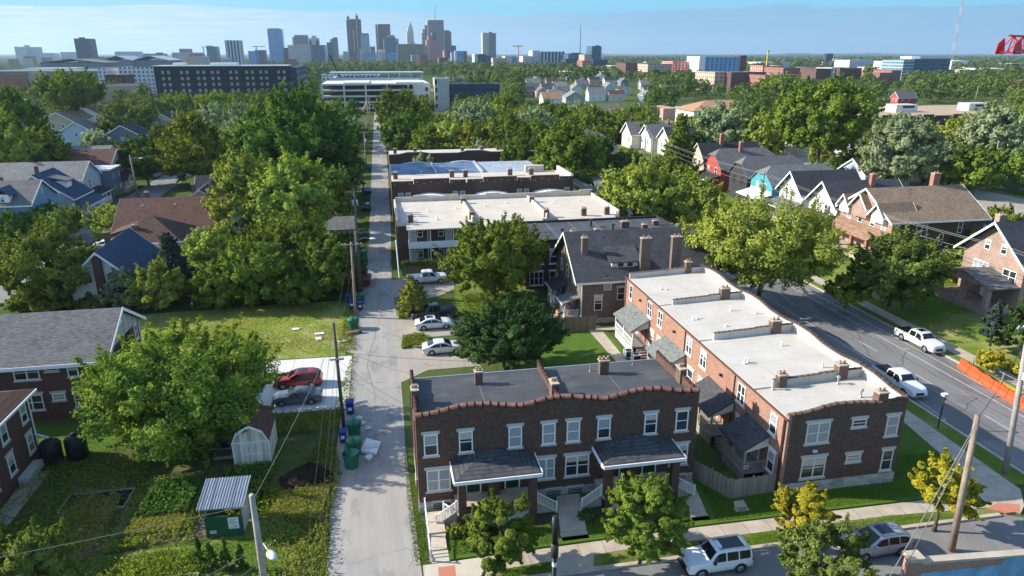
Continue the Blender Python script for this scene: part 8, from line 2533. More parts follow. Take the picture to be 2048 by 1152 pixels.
tower('white clustered mid-rises left of the bronze block', 2200, [(751, 764, 104, 'fa_hotel'), (757, 771, 99, 'pale_stone_sun_edge', 8), (775, 794, 105, 'fa_bluglass', -6)])
tower('pale blocks at the foot of the tallest tower', 2200, [(686, 698, 103, 'fa_cream'), (695, 712, 105, 'fa_tealglass', 4), (719, 728, 97, 'fa_cream', 6), (726, 749, 105, 'fa_bluglass', -4)])
tower('lone gray-blue tower with left side coloured sunlit cream right of the skyline', 2300, [(978.5, 992, 66, 'fa_bank', 0, 28), (965, 978.4, 65.5, 'fa_cream', 3, 28), (978, 984, 63.5, 'fa_bank', 6, 14)], 'the lone cream tower')  # cream section puts the sunlit left face into the colour
tower('black cube office left of the lone cream tower', 1500, [(956, 971, 108, 'fa_slab'), (949, 956, 108.5, 'fa_hotel', 1), (971.2, 982, 110.5, 'fa_tealglass', 4)], 'the black cube office')
tower('brick low-rise right of the black cube office', 1700, [(986, 1012, 116, 'fa_tan'), (1010, 1024, 112, 'fa_hotel', 10), (1024, 1044, 113, 'fa_bluglass', 20)])
tower('angular white residence with ribbed front', 1500, [(1081, 1130, 103, 'fa_stripes'), (1065, 1081, 101, 'fa_hotel', 4), (1046, 1064, 112, 'fa_cream', -4), (1122, 1133, 107, 'fa_bluglass', -4)])
tower('dark teal stepped office right of the ribbed residence', 1450, [(1137, 1169, 107.5, 'fa_tealglass'), (1144, 1162, 105.5, 'fa_tealglass', 6), (1132, 1150, 118, 'fa_slab', -6)])
tower('dark slim tower with banded right edge', 1500, [(1184, 1201, 92, 'fa_tealglass'), (1200.5, 1203.5, 92.5, 'fa_balcony', 2), (1193, 1199, 90.5, 'dark_metal', 8, 10)], 'the dark slim tower')
tower('low tan offices left of the dark slim tower', 1400, [(1169, 1184, 109, 'fa_tan'), (1165, 1186, 121, 'fa_brick', -20), (1186, 1216, 119, 'fa_slab', -30)])
tower('stadium scoreboard with low stand', 1900, [(1653, 1667, 107, 'fa_slab', 0, 8), (1668, 1686, 117, 'fa_hotel', 4), (1646, 1668, 122, 'fa_red', -4, 10)], name='stadium')
tower('low pale halls left of the scoreboard', 1500, [(1522, 1580, 124, 'fa_hotel', 0, 60), (1700, 1750, 120, 'fa_hotel', 100, 60)], name='low_halls', cat='hall')
M['mast_white'] = M['ac_white']
def mast(label, px, pb, pt, y, r, mats, cat='mast', n=7):
 (xa, za), (xb, zb) = on_y(px, pb, y), on_y(px, pt, y)
 t = thing('radio_mast', label, cat, (xa, y, 0))
 m_h = zb
 for k in range(n):
  z0, z1 = m_h * k / n, m_h * (k + 1) / n
  w0, w1 = r * (1 - .8 * k / n), r * (1 - .8 * (k + 1) / n)
  m = MB()
  for sx_, sy_ in ((-1, -1), (1, -1), (1, 1), (-1, 1)):
   m.tube([(xa + sx_ * w0, y + sy_ * w0, z0), (xa + sx_ * w1, y + sy_ * w1, z1)], max(.32, r * .09), 4)
  for j in range(3):
   a, b = z0 + (z1 - z0) * j / 3, z0 + (z1 - z0) * (j + 1) / 3
   ww = w0 + (w1 - w0) * j / 3
   m.tube([(xa - ww, y - ww, a), (xa + ww, y - ww, b), (xa - ww, y + ww, b)], max(.2, r * .06), 4)
   m.tube([(xa + ww, y - ww, a), (xa - ww, y - ww, b)], max(.2, r * .06), 4)
  m.build('mast_section', M[mats[k % len(mats)]], t)
 return t
mast('tall red and white lattice broadcast tower on the right', 1903, 122, -60, 1500, 3.0, ('mast_white', 'brick_pink'), 'broadcast tower', 11)
mast('thin needle mast above the dark teal office', 1160, 105, 49, 2600, 1.6, ('dark_metal',))
for px, pt, y, mt, lb, arm in ((1037, 91, 1700, 'brick_pink', 'pink tower crane left of the ribbed residence', (1025, 1046)), (512, 92, 2300, 'tan_paint', 'small tan tower crane left of the blue glass tower', (503, 530)), (1537, 101, 1100, 'yellow', 'yellow crane mast standing in the right distance', (1535, 1540)), (406, 93, 2200, 'ac_white', 'pale thin crane on the left skyline', (402, 412))):
 (xa, za) = on_y(px, pt, y)
 t = thing('tower_crane', lb, 'crane', (xa, y, 0))
 MB().box(xa - .9 * y / 1500, xa + .9 * y / 1500, y, y + 2, 0, za).build('crane_mast', M[mt], t)
 (x0_, z0_), (x1_, _) = on_y(arm[0], pt + 1, y), on_y(arm[1], pt + 1, y)
 MB().box(x0_, x1_, y - .5, y + 1.5, z0_ - 1.2, z0_ + .8).build('crane_jib', M[mt], t)
cr = random.Random(5)
k_ = 0
places = ['left skyline', 'middle skyline', 'right skyline']
for i in range(34):
 px = cr.uniform(10, 1010)
 y = cr.uniform(1500, 2500)
 pt = cr.uniform(112, 118)
 w = cr.uniform(9, 26)
 mt = cr.choice(['fa_tan', 'fa_brick', 'fa_hotel', 'fa_grid', 'fa_dbrick', 'fa_cream', 'fa_granite2'])
 t, *_r = blk('low_city_block', f'low {M[mt].name.split(" facade")[0]} block {"left of" if px < 300 else "below"} {"the lone dark blue slab tower" if px < 160 else "the striped dark tower" if px < 520 else "the tallest bundled tower" if px < 760 else "the gray bank tower"}', 'building', px, px + w, pt, y, 30, mt, 'roof_pale', parapet=0)
 t['group'] = 'low blocks at the foot of the skyline'
pr_ = random.Random(12)
sides = ['left of the red apartments', 'below the sky blue apartments', 'right of the sky blue apartments', 'left of the teal glass office', 'right of the teal glass office']
for i in range(40):
 px = pr_.uniform(1040, 2040)
 py = pr_.uniform(121, 160)
 if 1320 < px < 1730 and py > 130:
  continue
 x, y = at(px, py)
 w, d, hh = pr_.uniform(16, 46), pr_.uniform(12, 30), pr_.uniform(7, 14)
 mt = pr_.choice(['white', 'fa_tan', 'brick_tan', 'fa_brick', 'fa_hotel', 'cream', 'fa_dbrick'])
 side = sides[0 if px < 1345 else 1 if px < 1480 else 2 if px < 1640 else 3 if px < 1830 else 4]
 t = thing('low_building', f'low {M[mt].name.split(" facade")[0].replace(" paint", "")} building among trees, {side}', 'building', (x, y, 0), 0, 'low buildings among the far trees')
 MB().box(x, x + w, y, y + d, 0, hh).build('wall', M[mt], t)
 MB().box(x - .4, x + w + .4, y - .4, y + d + .4, hh + .01, hh + .7).build('roof', M[pr_.choice(['roof_pale', 'paper', 'sh_gray'])], t)
def ptree(px, pb, pt, wpx, leaf, shape, label, z=0.0, seed=None, base=None, dens=1.0, **k):
 x, y = at(px, pb, z)
 w_ = to_px(x, y, z)[2]
 width = wpx * w_ / FPX * 1.12
 tx, tz = on_y(px, pt, y)
 h = tz - z
 h = h - width * .18 * (math.sin(PITCH) if pb > 420 else .1)
 dist = math.hypot(x, y)
 ls = max(.10, min(.6, .0024 * dist ** .98))
 ls *= k.pop('lsk', 1.0)
 k['cr'] = k.get('cr', .27) * .72
 k.setdefault('fill', .42)
 b = h * (.22 if base is None else base)
 area = 4 * math.pi * ((width / 2) ** 1.2 * max(.5, (h - b) / 2) ** .8) ** 1.0 * (width / 2) ** 0
 area = 2.2 * math.pi * (width / 2) * (width / 2 + (h - b) / 2)
 n = area * 4.2 * dens / (1.1 * ls * ls)
 n = max(1500, min(62000, n))
 nclump = int(max(48, min(200, area / 1.5)))
 s = seed or int(px * 7 + pb * 13) % 9973
 return tree(label, x, y, z, h, width, leaf, shape, s, nclump, int(n / nclump), ls, base=b, **k)
T = ptree
T(374, 878, 664, 345, 'mid', 'round', 'broad green tree spreading in front of the red-brown brick apartment house', base=.04, dens=1.5, cr=.25, lsk=1.3, land='the broad tree by the white shed')
T(1008, 1146, 985, 152, 'mid', 'egg', 'green street tree in front of the left hipped porch', base=.16, cr=.28, dens=1.5)
T(1283, 1122, 952, 168, 'mid', 'egg', 'green street tree in front of the right hipped porch', base=.16, cr=.28, dens=1.5)
T(1592, 1085, 955, 112, 'gold', 'egg', 'golden-green street tree at the near corner of the long row house', base=.1, cr=.3, dens=1.5)
T(1868, 1062, 912, 122, 'gold', 'round', 'yellow turning street tree on the corner verge', base=.24, cr=.3, dens=1.5)
T(1636, 1205, 1042, 172, 'olive', 'round', 'gray-green tree at the bottom edge hiding the front of the silver crossover', base=.1, cr=.26, dens=.8)
T(95, 1230, 1040, 175, 'rust', 'egg', 'bronze-tinged tree at the lower left corner', base=.1)
T(5, 1190, 1020, 110, 'mid', 'round', 'leafy tree cut by the lower left edge', base=.1)
T(1014, 742, 592, 205, 'needle', 'wide', 'broad dark pine on the back lawn beside the white sedans', base=.06, cr=.22, lsk=.9, land='the broad dark pine')
T(990, 602, 432, 190, 'mid', 'round', 'tall loose green tree between the ivy fence and the gabled brick house', base=.16, cr=.24)
T(826, 632, 558, 78, 'light', 'cone', 'small feathery tree at the alley beside the black pickup', base=.05, cr=.34)
T(1515, 616, 383, 300, 'light', 'vase', 'large light green street tree leaning over the avenue', base=.22, cr=.24, droop=.16, land='the large avenue tree')
T(1268, 470, 318, 140, 'light', 'round', 'bushy light green maple left of the twin pair beyond the flat roofs', base=.15)
T(1368, 470, 345, 120, 'light', 'round', 'rounded maple at the right of the pair beyond the flat roofs', base=.15)
T(1778, 612, 462, 172, 'olive', 'round', 'dense olive tree in front of the big tan-roofed brick house', z=1.2, base=.1, cr=.24)
T(1905, 560, 500, 85, 'light', 'round', 'low spreading bush beside the dark brick wall', z=1.2, base=.05)
T(1690, 615, 545, 90, 'light', 'wide', 'low light green shrub on the lawn slope below the dense olive tree', z=1.0, base=.03)
T(1632, 352, 165, 195, 'mid', 'vase', 'huge rounded green tree right of the black house', z=1.2, base=.22, cr=.22, land='the huge rounded green tree')
T(1785, 385, 232, 140, 'silver', 'round', 'silver-green maple behind the big tan-roofed brick house', z=1.2, base=.1, cr=.22)
T(1862, 372, 285, 95, 'silver', 'round', 'smaller silver maple right of the first', z=1.2, base=.1)
T(1972, 362, 208, 140, 'silver', 'egg', 'tall silver maple at the right, in front of the roof units', z=1.2, base=.12, cr=.22)
T(2040, 320, 255, 60, 'mid', 'round', 'green tree cut by the right edge beyond the silver maples', z=1.2)
T(1980, 690, 598, 62, 'spruce', 'cone', 'blue-gray spruce on the right lawn', z=1.2, base=.03, cr=.3, land='the blue-gray spruce')
T(2042, 715, 560, 92, 'needle', 'cone', 'tall dark evergreen at the right edge', z=1.2, base=.02, cr=.32)
T(1985, 480, 410, 90, 'mid', 'wide', 'round bush before the parked vehicles right of the tan-roofed house', z=1.2, base=.05)
T(1930, 520, 455, 60, 'mid', 'round', 'small bush behind the low gray garage', z=1.2, base=.05)
T(610, 400, 172, 235, 'dark', 'egg', 'tall dense dark green tree left of the alley, the largest there', base=.08, cr=.22, land='the tall dense tree left of the alley')
T(545, 400, 230, 130, 'mid', 'round', 'dark green tree on the left shoulder of the largest one', base=.1)
T(690, 402, 262, 75, 'dark', 'egg', 'narrow dark tree pressed against the alley poles', base=.1)
T(500, 505, 292, 125, 'bright', 'egg', 'yellow-green tree, left half of the bright pair left of the alley', base=.08, cr=.25)
T(597, 515, 294, 150, 'bright', 'round', 'yellow-green tree, right half of the bright pair left of the alley', base=.08, cr=.25)
T(668, 452, 325, 92, 'olive', 'round', 'olive tree between the bright pair and the alley garage', base=.08)
T(585, 575, 425, 150, 'mid', 'round', 'bushy green tree under the bright pair', base=.06)
T(520, 605, 470, 140, 'mid', 'round', 'green shrub mass at the edge of the vacant lot', base=.03)
T(655, 600, 470, 95, 'mid', 'wide', 'shrub thicket left of the vine-wrapped pole', base=.03)
T(690, 575, 492, 90, 'ivy', 'round', 'ivy-covered bush in front of the cross-arm pole', base=.03)
T(600, 612, 530, 110, 'dark', 'wide', 'dark hedge-like bush behind the vacant lot', base=.02)
T(432, 568, 450, 110, 'bright', 'round', 'feathery light tree beside the blue spruce', base=.05)
T(355, 600, 470, 92, 'spruce', 'cone', 'dark blue spruce in front of the brown hip-roofed house', base=.03, cr=.32)
T(322, 622, 515, 105, 'bright', 'egg', 'light maple in front of the dark blue spruce', base=.05)
T(250, 622, 530, 85, 'silver', 'egg', 'gray-green maple against the white gable house', base=.05)
T(445, 615, 520, 100, 'mid', 'round', 'round green bush right of the light maple', base=.03)
T(112, 618, 452, 165, 'rust', 'round', 'orange-tinged tree left of the white gable house', base=.16, land='the orange-tinged tree')
T(20, 590, 445, 90, 'dark', 'round', 'dark tree with bare trunk at the left edge', base=.28)
T(60, 470, 405, 110, 'dark', 'wide', 'dark shrub row below the blue gable house, left', base=.04)
T(130, 480, 410, 80, 'olive', 'wide', 'dark shrub row below the blue gable house, right', base=.04)
T(222, 480, 402, 78, 'light', 'round', 'light green bush left of the wide brown roof', base=.05)
T(190, 620, 590, 70, 'olive', 'wide', 'low shrub under the orange-tinged tree', base=.02)
T(110, 620, 585, 90, 'mid', 'wide', 'low mixed shrubs behind the brick apartment house', base=.02)
T(40, 625, 590, 60, 'olive', 'wide', 'low shrub at the left edge behind the brick apartment house', base=.02)
T(232, 395, 380, 18, 'light', 'round', 'small young tree on the lawn of the flat-roofed house', base=.2)
T(298, 372, 272, 98, 'dark', 'round', 'round dark green tree behind the wooden lamp pole', base=.16, cr=.22)
T(395, 372, 226, 122, 'yellow', 'egg', 'yellowish tree right of the round dark one', base=.1, cr=.24)
T(163, 268, 142, 118, 'mid', 'vase', 'tall open tree with bare forked trunk above the white gabled houses', base=.38, cr=.24, limbs=16, r=.75, land='the tall forked tree')
T(262, 285, 196, 100, 'olive', 'round', 'gray-green tree right of the white gabled houses', base=.1, cr=.23)
T(362, 245, 190, 80, 'mid', 'round', 'round green tree before the black apartment block, left', base=.1)
T(432, 245, 186, 75, 'yellow', 'round', 'yellow-green tree before the black apartment block, middle', base=.1)
T(480, 252, 205, 55, 'olive', 'round', 'small olive tree before the black apartment block, right', base=.1)
T(55, 350, 170, 110, 'mid', 'egg', 'tall green tree of the left mass, the higher one', base=.1, cr=.23)
T(20, 400, 218, 130, 'bright', 'round', 'bright leafy tree of the left mass at the picture edge', base=.08, cr=.23)
T(95, 385, 255, 110, 'mid', 'round', 'dark-sided tree of the left mass, right end', base=.08, cr=.23)
T(205, 305, 262, 60, 'silver', 'round', 'pale bush below the white gabled houses', base=.06)
T(145, 220, 205, 50, 'yellow', 'wide', 'bright yellow-green bush left of the forked trunk', base=.06)
T(30, 250, 205, 70, 'dark', 'round', 'dark tree at the left edge above the leafy mass', base=.1)
T(798, 282, 178, 85, 'mid', 'round', 'rounded green tree right of the alley in front of the parking structure', base=.12, cr=.24, land='the rounded tree by the parking structure')
T(812, 312, 222, 92, 'dark', 'round', 'darker tree in front of the rounded one right of the alley', base=.1)
T(858, 322, 250, 70, 'mid', 'egg', 'green tree right of the darker alley tree', base=.1)
T(905, 322, 240, 78, 'bright', 'round', 'light tree above the far brick row house', base=.1)
T(942, 295, 202, 105, 'silver', 'round', 'silver-leaved tree right of the concrete stair tower', base=.1, cr=.22)
T(1010, 330, 228, 100, 'mid', 'round', 'mid green tree above the pale end of the blue roof', base=.1)
T(1040, 350, 262, 110, 'dark', 'round', 'dark round tree behind the blue-roofed row', base=.1)
T(1060, 292, 218, 90, 'silver', 'round', 'pale feathery tree behind the dark round one', base=.1)
T(1132, 385, 245, 135, 'mid', 'egg', 'big green tree right of the blue-roofed row', base=.1, cr=.23)
T(1085, 345, 265, 60, 'olive', 'egg', 'olive tree between the two big green ones', base=.1)
T(1180, 350, 268, 85, 'dark', 'round', 'dark tree left of the cream trio', base=.1)
T(1240, 290, 228, 110, 'mid', 'wide', 'wide green tree in front of the cottage field', base=.1)
T(1290, 300, 240, 60, 'mid', 'round', 'small round tree left of the pink brick hall', base=.1)
T(1352, 378, 230, 78, 'mid', 'cone', 'tall ragged evergreen right of the cream trio', base=.05, cr=.36)
T(1385, 352, 265, 70, 'needle', 'egg', 'dark evergreen behind the red house', base=.05)
T(1440, 320, 205, 110, 'silver', 'round', 'silver-green tree over the red house', base=.1, cr=.22)
T(1510, 325, 235, 100, 'light', 'round', 'bright green tree behind the black house', base=.1)
T(1320, 352, 318, 70, 'olive', 'round', 'scrubby tree below the cream trio', base=.06)
T(1255, 345, 300, 60, 'olive', 'round', 'bush left of the scrubby tree below the cream trio', base=.06)
T(1560, 215, 150, 90, 'mid', 'round', 'tree clump left of the huge rounded tree', base=.1)
for px, pb, pt, w, lb in ((402, 1135, 1070, 24, 'first dark column arborvitae from the left by the kiosk'), (424, 1142, 1078, 32, 'second and fullest arborvitae by the kiosk'), (455, 1142, 1075, 28, 'third arborvitae by the kiosk'), (484, 1138, 1080, 22, 'last and slimmest arborvitae, right of the kiosk')):
 T(px, pb, pt, w, 'ivy', 'cone', lb, base=.01, cr=.4, name='arborvitae', cat='shrub', lsk=.6)
T(908, 1078, 1045, 28, 'light', 'round', 'yellow-green rounded shrub in the bed by the boardwalk', base=.02, name='shrub', cat='shrub', lsk=.7)
T(932, 1078, 1048, 32, 'dark', 'round', 'dark clipped shrub beside the yellow-green one', base=.02, name='shrub', cat='shrub', lsk=.7)
T(1172, 1042, 1018, 34, 'ivy', 'wide', 'spiky hosta clump right of the middle walk', base=.02, name='shrub', cat='shrub', lsk=1.2)
T(900, 1020, 1004, 36, 'ivy', 'wide', 'leafy plant by the basement window near the boardwalk', base=.02, name='shrub', cat='shrub')
T(1128, 628, 605, 34, 'light', 'round', 'bright shrub beside the traffic drums', base=.02, name='shrub', cat='shrub')
T(1985, 735, 705, 70, 'gold', 'wide', 'yellow-green clipped hedge on the right bank', z=.8, base=.02, name='shrub', cat='shrub')
T(2040, 750, 722, 36, 'gold', 'round', 'yellow-green shrub at the right edge of the bank', z=.8, base=.02, name='shrub', cat='shrub')
T(678, 588, 478, 66, 'mid', 'round', 'green thicket tree leaning over the alley edge by the stout pole', base=.04)
T(722, 560, 512, 30, 'dark', 'round', 'dark shrub overhanging the rusty red skip', base=.1, name='shrub', cat='shrub')
T(700, 520, 455, 55, 'dark', 'round', 'dark tree on the alley edge above the ivy-covered bush', base=.05)
PROTO = {}
for k, (lf, sh, sd, cr_) in enumerate((('dark', 'round', 11, .3), ('mid', 'round', 12, .28), ('mid', 'egg', 13, .28), ('light', 'round', 14, .28), ('silver', 'round', 15, .26), ('olive', 'egg', 16, .3), ('dark', 'egg', 17, .28), ('yellow', 'round', 18, .3), ('mid', 'wide', 19, .3), ('light', 'egg', 20, .28))):
 me, c = crown_mesh('crown', sd, 1 / 1.15, 1 / 1.12, 75, 62, .075, LEAF[lf], sh, cr_ * .75, .4)
 tm = trunk_mb(2.0, .06, 2.0, c * .6, sd, 4)
 tme = bpy.data.meshes.new('trunk')
 tme.from_pydata(tm.v, [], tm.f)
 tme.materials.append(M['bark'])
 PROTO[(lf, k)] = (me, tme)
pk = list(PROTO)
NM = dict(dark='dark green', mid='green', light='light green', silver='silver-green', olive='olive green', yellow='yellow-green', rust='bronze-tinged')
tr_ = random.Random(99)
boxes = []
for o in list(C.objects):
 if o.parent is None and o.type == 'EMPTY' and o.get('category') in ('house', 'building', 'hall', 'row house', 'apartments', 'apartment block', 'parking structure', 'store', 'town houses', 'apartment house', 'shops', 'garage', 'tower'):
  xs, ys = [], []
  for ch in o.children:
   if ch.type == 'MESH':
    xs += [ch.bound_box[0][0] + o.location.x, ch.bound_box[6][0] + o.location.x]
    ys += [ch.bound_box[0][1] + o.location.y, ch.bound_box[6][1] + o.location.y]
  if xs:
   boxes.append((min(xs), max(xs), min(ys), max(ys)))
hand = [(o.location.x, o.location.y) for o in C.objects if o.parent is None and o.get('category') == 'tree']
keep = [(303, 592, 128, 180), (640, 890, 148, 185), (735, 790, 215, 420), (1400, 1484, 112, 138), (1345, 1410, 120, 140), (1806, 1904, 112, 140), (1566, 1726, 132, 155), (1760, 1806, 140, 158), (1726, 2010, 200, 226), (1362, 1450, 192, 225), (1324, 1356, 218, 240), (-5, 230, 126, 152), (190, 306, 134, 156),
  (870, 895, 158, 222), (1418, 1580, 308, 390), (1250, 1345, 262, 312), (112, 230, 222, 285), (1425, 1600, 143, 164), (1786, 1816, 180, 206), (0, 345, 300, 420), (880, 1000, 168, 184), (720, 745, 205, 230), (940, 1000, 60, 124), (1046, 1205, 90, 124), (-5, 310, 85, 128), (310, 935, 20, 122), (1250, 1345, 124, 138)]
field = [(1052, 1290, 158, 197)]
placed = []
cells = []
def try_tree(px, py, hmin, hmax, wr, gap):
 if 1040 < px < 1300 and 152 < py < 206 and tr_.random() < .8:
  return
 if px < 470 and 205 < py < 330 and tr_.random() < .8:
  return
 x, y = at(px, py)
 if y < 120 or -8 < x - .006 * y < 9 and y < 430 or 47 < x < 64 and y < 330:
  return
 h = tr_.uniform(hmin, hmax)
 w = h * tr_.uniform(*wr)
 if any(a - w * .35 < x < b + w * .35 and c - w * .35 < y < d + w * .35 for a, b, c, d in boxes):
  return
 if any((x - a) ** 2 + (y - b) ** 2 < (w * .5 + 2.5) ** 2 for a, b in hand) or any((x - a) ** 2 + (y - b) ** 2 < ((w + q) * gap) ** 2 for a, b, q in placed):
  return
 tp, bp = to_px(x, y, h), to_px(x, y, h * .2)
 hw_ = w / 2 * FPX / tp[2]
 for l, r, t, b in keep + field:
  if tp[0] + hw_ * .8 > l and tp[0] - hw_ * .8 < r and tp[1] < b and bp[1] > t:
   return
 if not (-20 < tp[0] < 2068):
  return
 placed.append((x, y, w))
 cells.append((x, y, h, w))
for band in ((420, 300, 60), (300, 230, 150), (230, 190, 260), (190, 166, 420), (166, 150, 520)):
 for i in range(band[2] * 6):
  try_tree(tr_.uniform(-10, 2060), tr_.uniform(band[1], band[0]), 8, 15, (.7, 1.0), .40)
cells.sort(key=lambda c: c[0] ** 2 + c[1] ** 2)
NEAR_MAX = 300 - len(hand)
marks = [(p, *to_px(x, y, z + 6)[:2], math.hypot(x, y)) for p, x, y, z in LAND]
count = {}
made = []
ORD = ['', 'second ', 'third ', 'fourth ', 'fifth ', 'sixth ', 'seventh ', 'eighth ', 'ninth ', 'tenth ', 'eleventh ', 'twelfth ']
for i, (x, y, h, w) in enumerate(cells[:NEAR_MAX]):
 kk = tr_.choice(pk[:5] + pk[:3] + pk)
 q = to_px(x, y, h * .6)
 best = min(marks, key=lambda m_: (m_[1] - q[0]) ** 2 + 3 * (m_[2] - q[1]) ** 2)
 dx, dd = q[0] - best[1], math.hypot(x, y) - best[3]
 rel = 'left of' if dx < -25 else 'right of' if dx > 25 else 'beyond' if dd > 0 else 'in front of'
 made.append([x, y, h, w, kk, best[0], rel, abs(dx) + abs(q[1] - best[2])])
for m_ in sorted(made, key=lambda m_: m_[7]):
 x, y, h, w, kk, ph, rel, _ = m_
 key = (ph, rel, kk[0])
 n_ = count.get(key, 0)
 count[key] = n_ + 1
 lab = f'{ORD[min(n_, 11)]}{NM[kk[0]]} tree out {rel} {ph}'
 t = thing('tree', lab, 'tree', (x, y, 0), tr_.uniform(0, 6.28), 'trees of the blocks beyond')
 me, tme = PROTO[kk]
 o = bpy.data.objects.new('crown', me)
 C.objects.link(o)
 o.parent = t
 b = h * .14
 o.location = (0, 0, (h + b) / 2)
 o.scale = (w / 2, w / 2, (h - b) / 2)
 o2 = bpy.data.objects.new('trunk', tme)
 C.objects.link(o2)
 o2.parent = t
 o2.scale = (h / 5, h / 5, h * .62 / 2.0)
gg = np.random.default_rng(77)
far = []
def far_ok(x, y, h, w):
 if any(a - 4 < x < b + 4 and c - 4 < y < d + 4 for a, b, c, d in boxes):
  return False
 tp, bp = to_px(x, y, h), to_px(x, y, 0)
 hw_ = w / 2 * FPX / tp[2]
 for l, r, t, b in keep:
  if tp[0] + hw_ * .7 > l and tp[0] - hw_ * .7 < r and tp[1] < b - 2 and bp[1] > t + 2:
   return False
 return -30 < tp[0] < 2080
for (x, y, h, w) in cells[NEAR_MAX:]:
 far.append((x, y, h, w))
for lo, hi, n_ in ((166, 142, 1700), (142, 126, 3200), (126, 115, 4200)):
 for i in range(n_):
  px, py = gg.uniform(-20, 2070), gg.uniform(hi, lo)
  if px < 1000 and py < 128 and gg.uniform() < .55:
   continue
  x, y = at(px, py)
  h = gg.uniform(6, 17)
  w = h * gg.uniform(.75, 1.2) * (1.0 if py > 126 else 1.5)
  if 1040 < px < 1300 and 150 < py < 200 and gg.uniform() < .35:
   continue
  if far_ok(x, y, h, w):
   far.append((x, y, h, w))
VV, TT = [], []
for (x, y, h, w) in far:
 n_ = 130 if y < 700 else 60 if y < 1500 else 26
 d = gg.normal(0, 1, (n_, 3))
 d[:, 2] = np.abs(d[:, 2]) * np.where(gg.uniform(0, 1, n_) < .8, 1, -.6)
 d /= np.linalg.norm(d, axis=1)[:, None]
 lump = 1 + .22 * np.sin(4 * d[:, 0] + x) * np.cos(4 * d[:, 1] + y)
 P = np.array([x, y, h * .5]) + d * lump[:, None] * np.array([w / 2, w / 2, h * .5]) * gg.uniform(.7, 1, n_)[:, None]
 ls = w * (.10 if n_ > 100 else .15 if n_ > 30 else .22)
 V, tt = cards(P, d + np.array([0, 0, .4]), ls, ls * .7, gg, gg.uniform(0, .45, n_) + gg.uniform(0, .55), .5)
 VV.append(V)
 TT.append(tt)
LEAF['woods'] = leafmat('distant foliage', (0.042, 0.09, 0.022), (0.17, 0.225, 0.06), .22, .15)
wo = bpy.data.objects.new('distant_woods', card_mesh('distant_woods', np.concatenate(VV), np.concatenate(TT), LEAF['woods']))
C.objects.link(wo)
tag(wo, 'green tree canopy covering the city blocks out to the horizon', 'woods', None, 'stuff')
print('trees', len(hand), len(cells), len(far))
scatter_cards('weeds', [([(-6.8, 37), (-4.8, 37), (-5.0, 46), (-4.4, 50), (-5.2, 55), (-6.5, 57), (-8, 50)], .35), ([(-13, 57.2), (-5.0, 57), (-5.0, 61), (-13, 61)], .25), ([(-12.5, 46), (-6, 44.5), (-5.6, 48), (-9.5, 48.5), (-11.5, 51.5), (-14, 50)], .4)], 9000, .14, 'weed', 31, (.02, .55), 'weeds along the alley edge and round the compost heap', 0, .3)
scatter_cards('weeds', [([(-18.7, 46.5), (-15.2, 46.6), (-15.0, 51.0), (-18.4, 51.0)], .6), ([(-14.2, 46.5), (-10.5, 46.5), (-10, 51.5), (-13.6, 51.8)], .4)], 7000, .17, 'ivy', 32, (.1, .75), 'squash and vine leaves in the long garden bed', 0, .5, .7)
scatter_cards('weeds', [([(-19, 44.7), (-15.2, 44.7), (-15.2, 46.9), (-18.7, 46.9)], .3), ([(-9.6, 45), (-5.6, 44), (-5.2, 48.3), (-8.6, 48.0)], .4), ([(-24, 44), (-20.5, 44), (-20.5, 50), (-24, 50)], .3)], 14000, .13, 'straw', 33, (.05, .6), 'seeding grass in the garden', 0, .15, .2)
scatter_cards('weeds', [([(.75, 38.4), (1.7, 38.4), (1.45, 45), (1.35, 52), (.6, 52), (.55, 45)], .6), ([(1.0, 85), (2.0, 85), (1.8, 93), (.8, 93)], .2), ([(.6, 108), (2.0, 108), (2, 120), (1.0, 120)], .2)], 4200, .075, 'grass', 34, (.0, .1), 'grass strip along the right edge of the alley', 0, .2, .35)
scatter_cards('weeds', [([(-33, 43.5), (-25, 43), (-19.5, 50), (-20, 56), (-28, 56)], .5), ([(-19.8, 43.2), (-14.4, 44.2), (-14.2, 52.5), (-20, 52)], .5), ([(-20, 36.5), (-13, 36.5), (-13, 43), (-20, 43)], .4), ([(-13.5, 48), (-9.8, 50.5), (-9.8, 57), (-10, 52.7), (-13.4, 52.5)], .3)], 11000, .13, 'weed', 41, (.02, .5), 'knee-high weeds overrunning the garden beds', 0, .3, .4, 60, .8)
scatter_cards('grass', [([(-20, 36.3), (-5.3, 36.3), (-5.6, 44), (-12, 43.2), (-18.5, 43)], .5), ([(-33, 44), (-20, 44), (-20, 62), (-30, 62)], .35)], 20000, .085, 'grass', 35, (.0, .14), 'short grass in the community garden', .02, .2, .3)
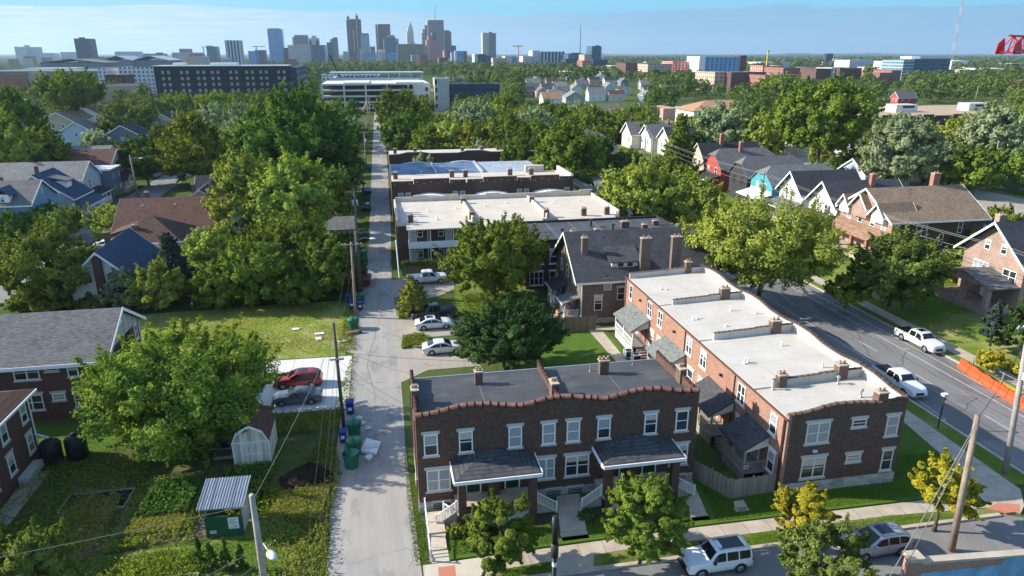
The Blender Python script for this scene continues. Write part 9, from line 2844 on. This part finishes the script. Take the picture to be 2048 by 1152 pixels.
scatter_cards('grass', [([(3.2, 38.7), (10.4, 38.7), (10.9, 40.6), (3.2, 40.5)], .16), ([(13, 38.9), (20.4, 38.9), (20.6, 41), (13.2, 41)], .2), ([(22.3, 38.8), (28, 38.8), (28, 41), (24.2, 41), (23, 43)], .2), ([(28, 38.8), (44, 38.8), (44.8, 44), (38.3, 44), (38.2, 40.7), (28, 40.7)], .5), ([(12.8, 36.1), (35, 36.1), (42, 36.1), (35, 37.1), (15, 37.1)], .2), ([(3.2, 36.1), (9.4, 36.1), (9.6, 36.9), (6.3, 36.8)], .06)], 26000, .06, 'grass', 36, (.0, .07), 'mown front lawns and verges', .22, .3, .3)
scatter_cards('grass', [([(-28.5, 74.6), (-5.6, 74.6), (-5.3, 92), (-30, 92)], 1.0)], 15000, .15, 'straw', 37, (.0, .15), 'tall dry grass of the vacant lot', .02, .15, .25, 60, 1.6)
scatter_cards('weeds', [([(1.2, 74.5), (4.8, 75.2), (4, 78.6), (1.5, 78)], .4), ([(1.2, 84.3), (3.2, 84.5), (3, 92), (1.4, 92)], .4), ([(10, 84), (18, 84), (18, 92), (10, 92)], .5)], 5000, .16, 'weed', 38, (.02, .4), 'weeds at the broken parking lot', 0, .3)
hz = MB().box(-13000, 16500, -60, 15000, -12.0, 330)
hzm = bpy.data.materials.new('haze')
hzm.use_nodes = True
hn = hzm.node_tree.nodes
hn.clear()
ho, hv = hn.new('ShaderNodeOutputMaterial'), hn.new('ShaderNodeVolumePrincipled')
hv.inputs['Color'].default_value = (0.62, 0.80, 1.0, 1)
hv.inputs['Density'].default_value = 0.00006
hv.inputs['Anisotropy'].default_value = 0.3
hzm.node_tree.links.new(hv.outputs[0], ho.inputs['Volume'])
tag(hz.build('haze', hzm), kind='stuff')
scatter_cards('weeds', [([(-5.6, 60.9), (-4.0, 61.2), (-3.9, 73.8), (-4.3, 73.8)], .15), ([(-6, 75), (-3.9, 75), (-3.6, 92), (-5.4, 92)], .5), ([(-3.9, 93), (-2.9, 97), (-2.5, 150), (-3.6, 150)], .35)], 4200, .12, 'weed', 43, (.0, .3), 'weedy fringe along the left edge of the alley', 0, .3, .4, 40, .7)
scatter_cards('dry_grass', [([(-24, 43.5), (-14, 43.5), (-14, 52), (-24, 52)], .5), ([(-9.6, 37), (-5.2, 37), (-5.2, 46), (-9.6, 46)], .5)], 5000, .14, 'straw', 44, (.05, .5), 'patches of dry grass in the garden', 0, .3, .3, 26, .6)
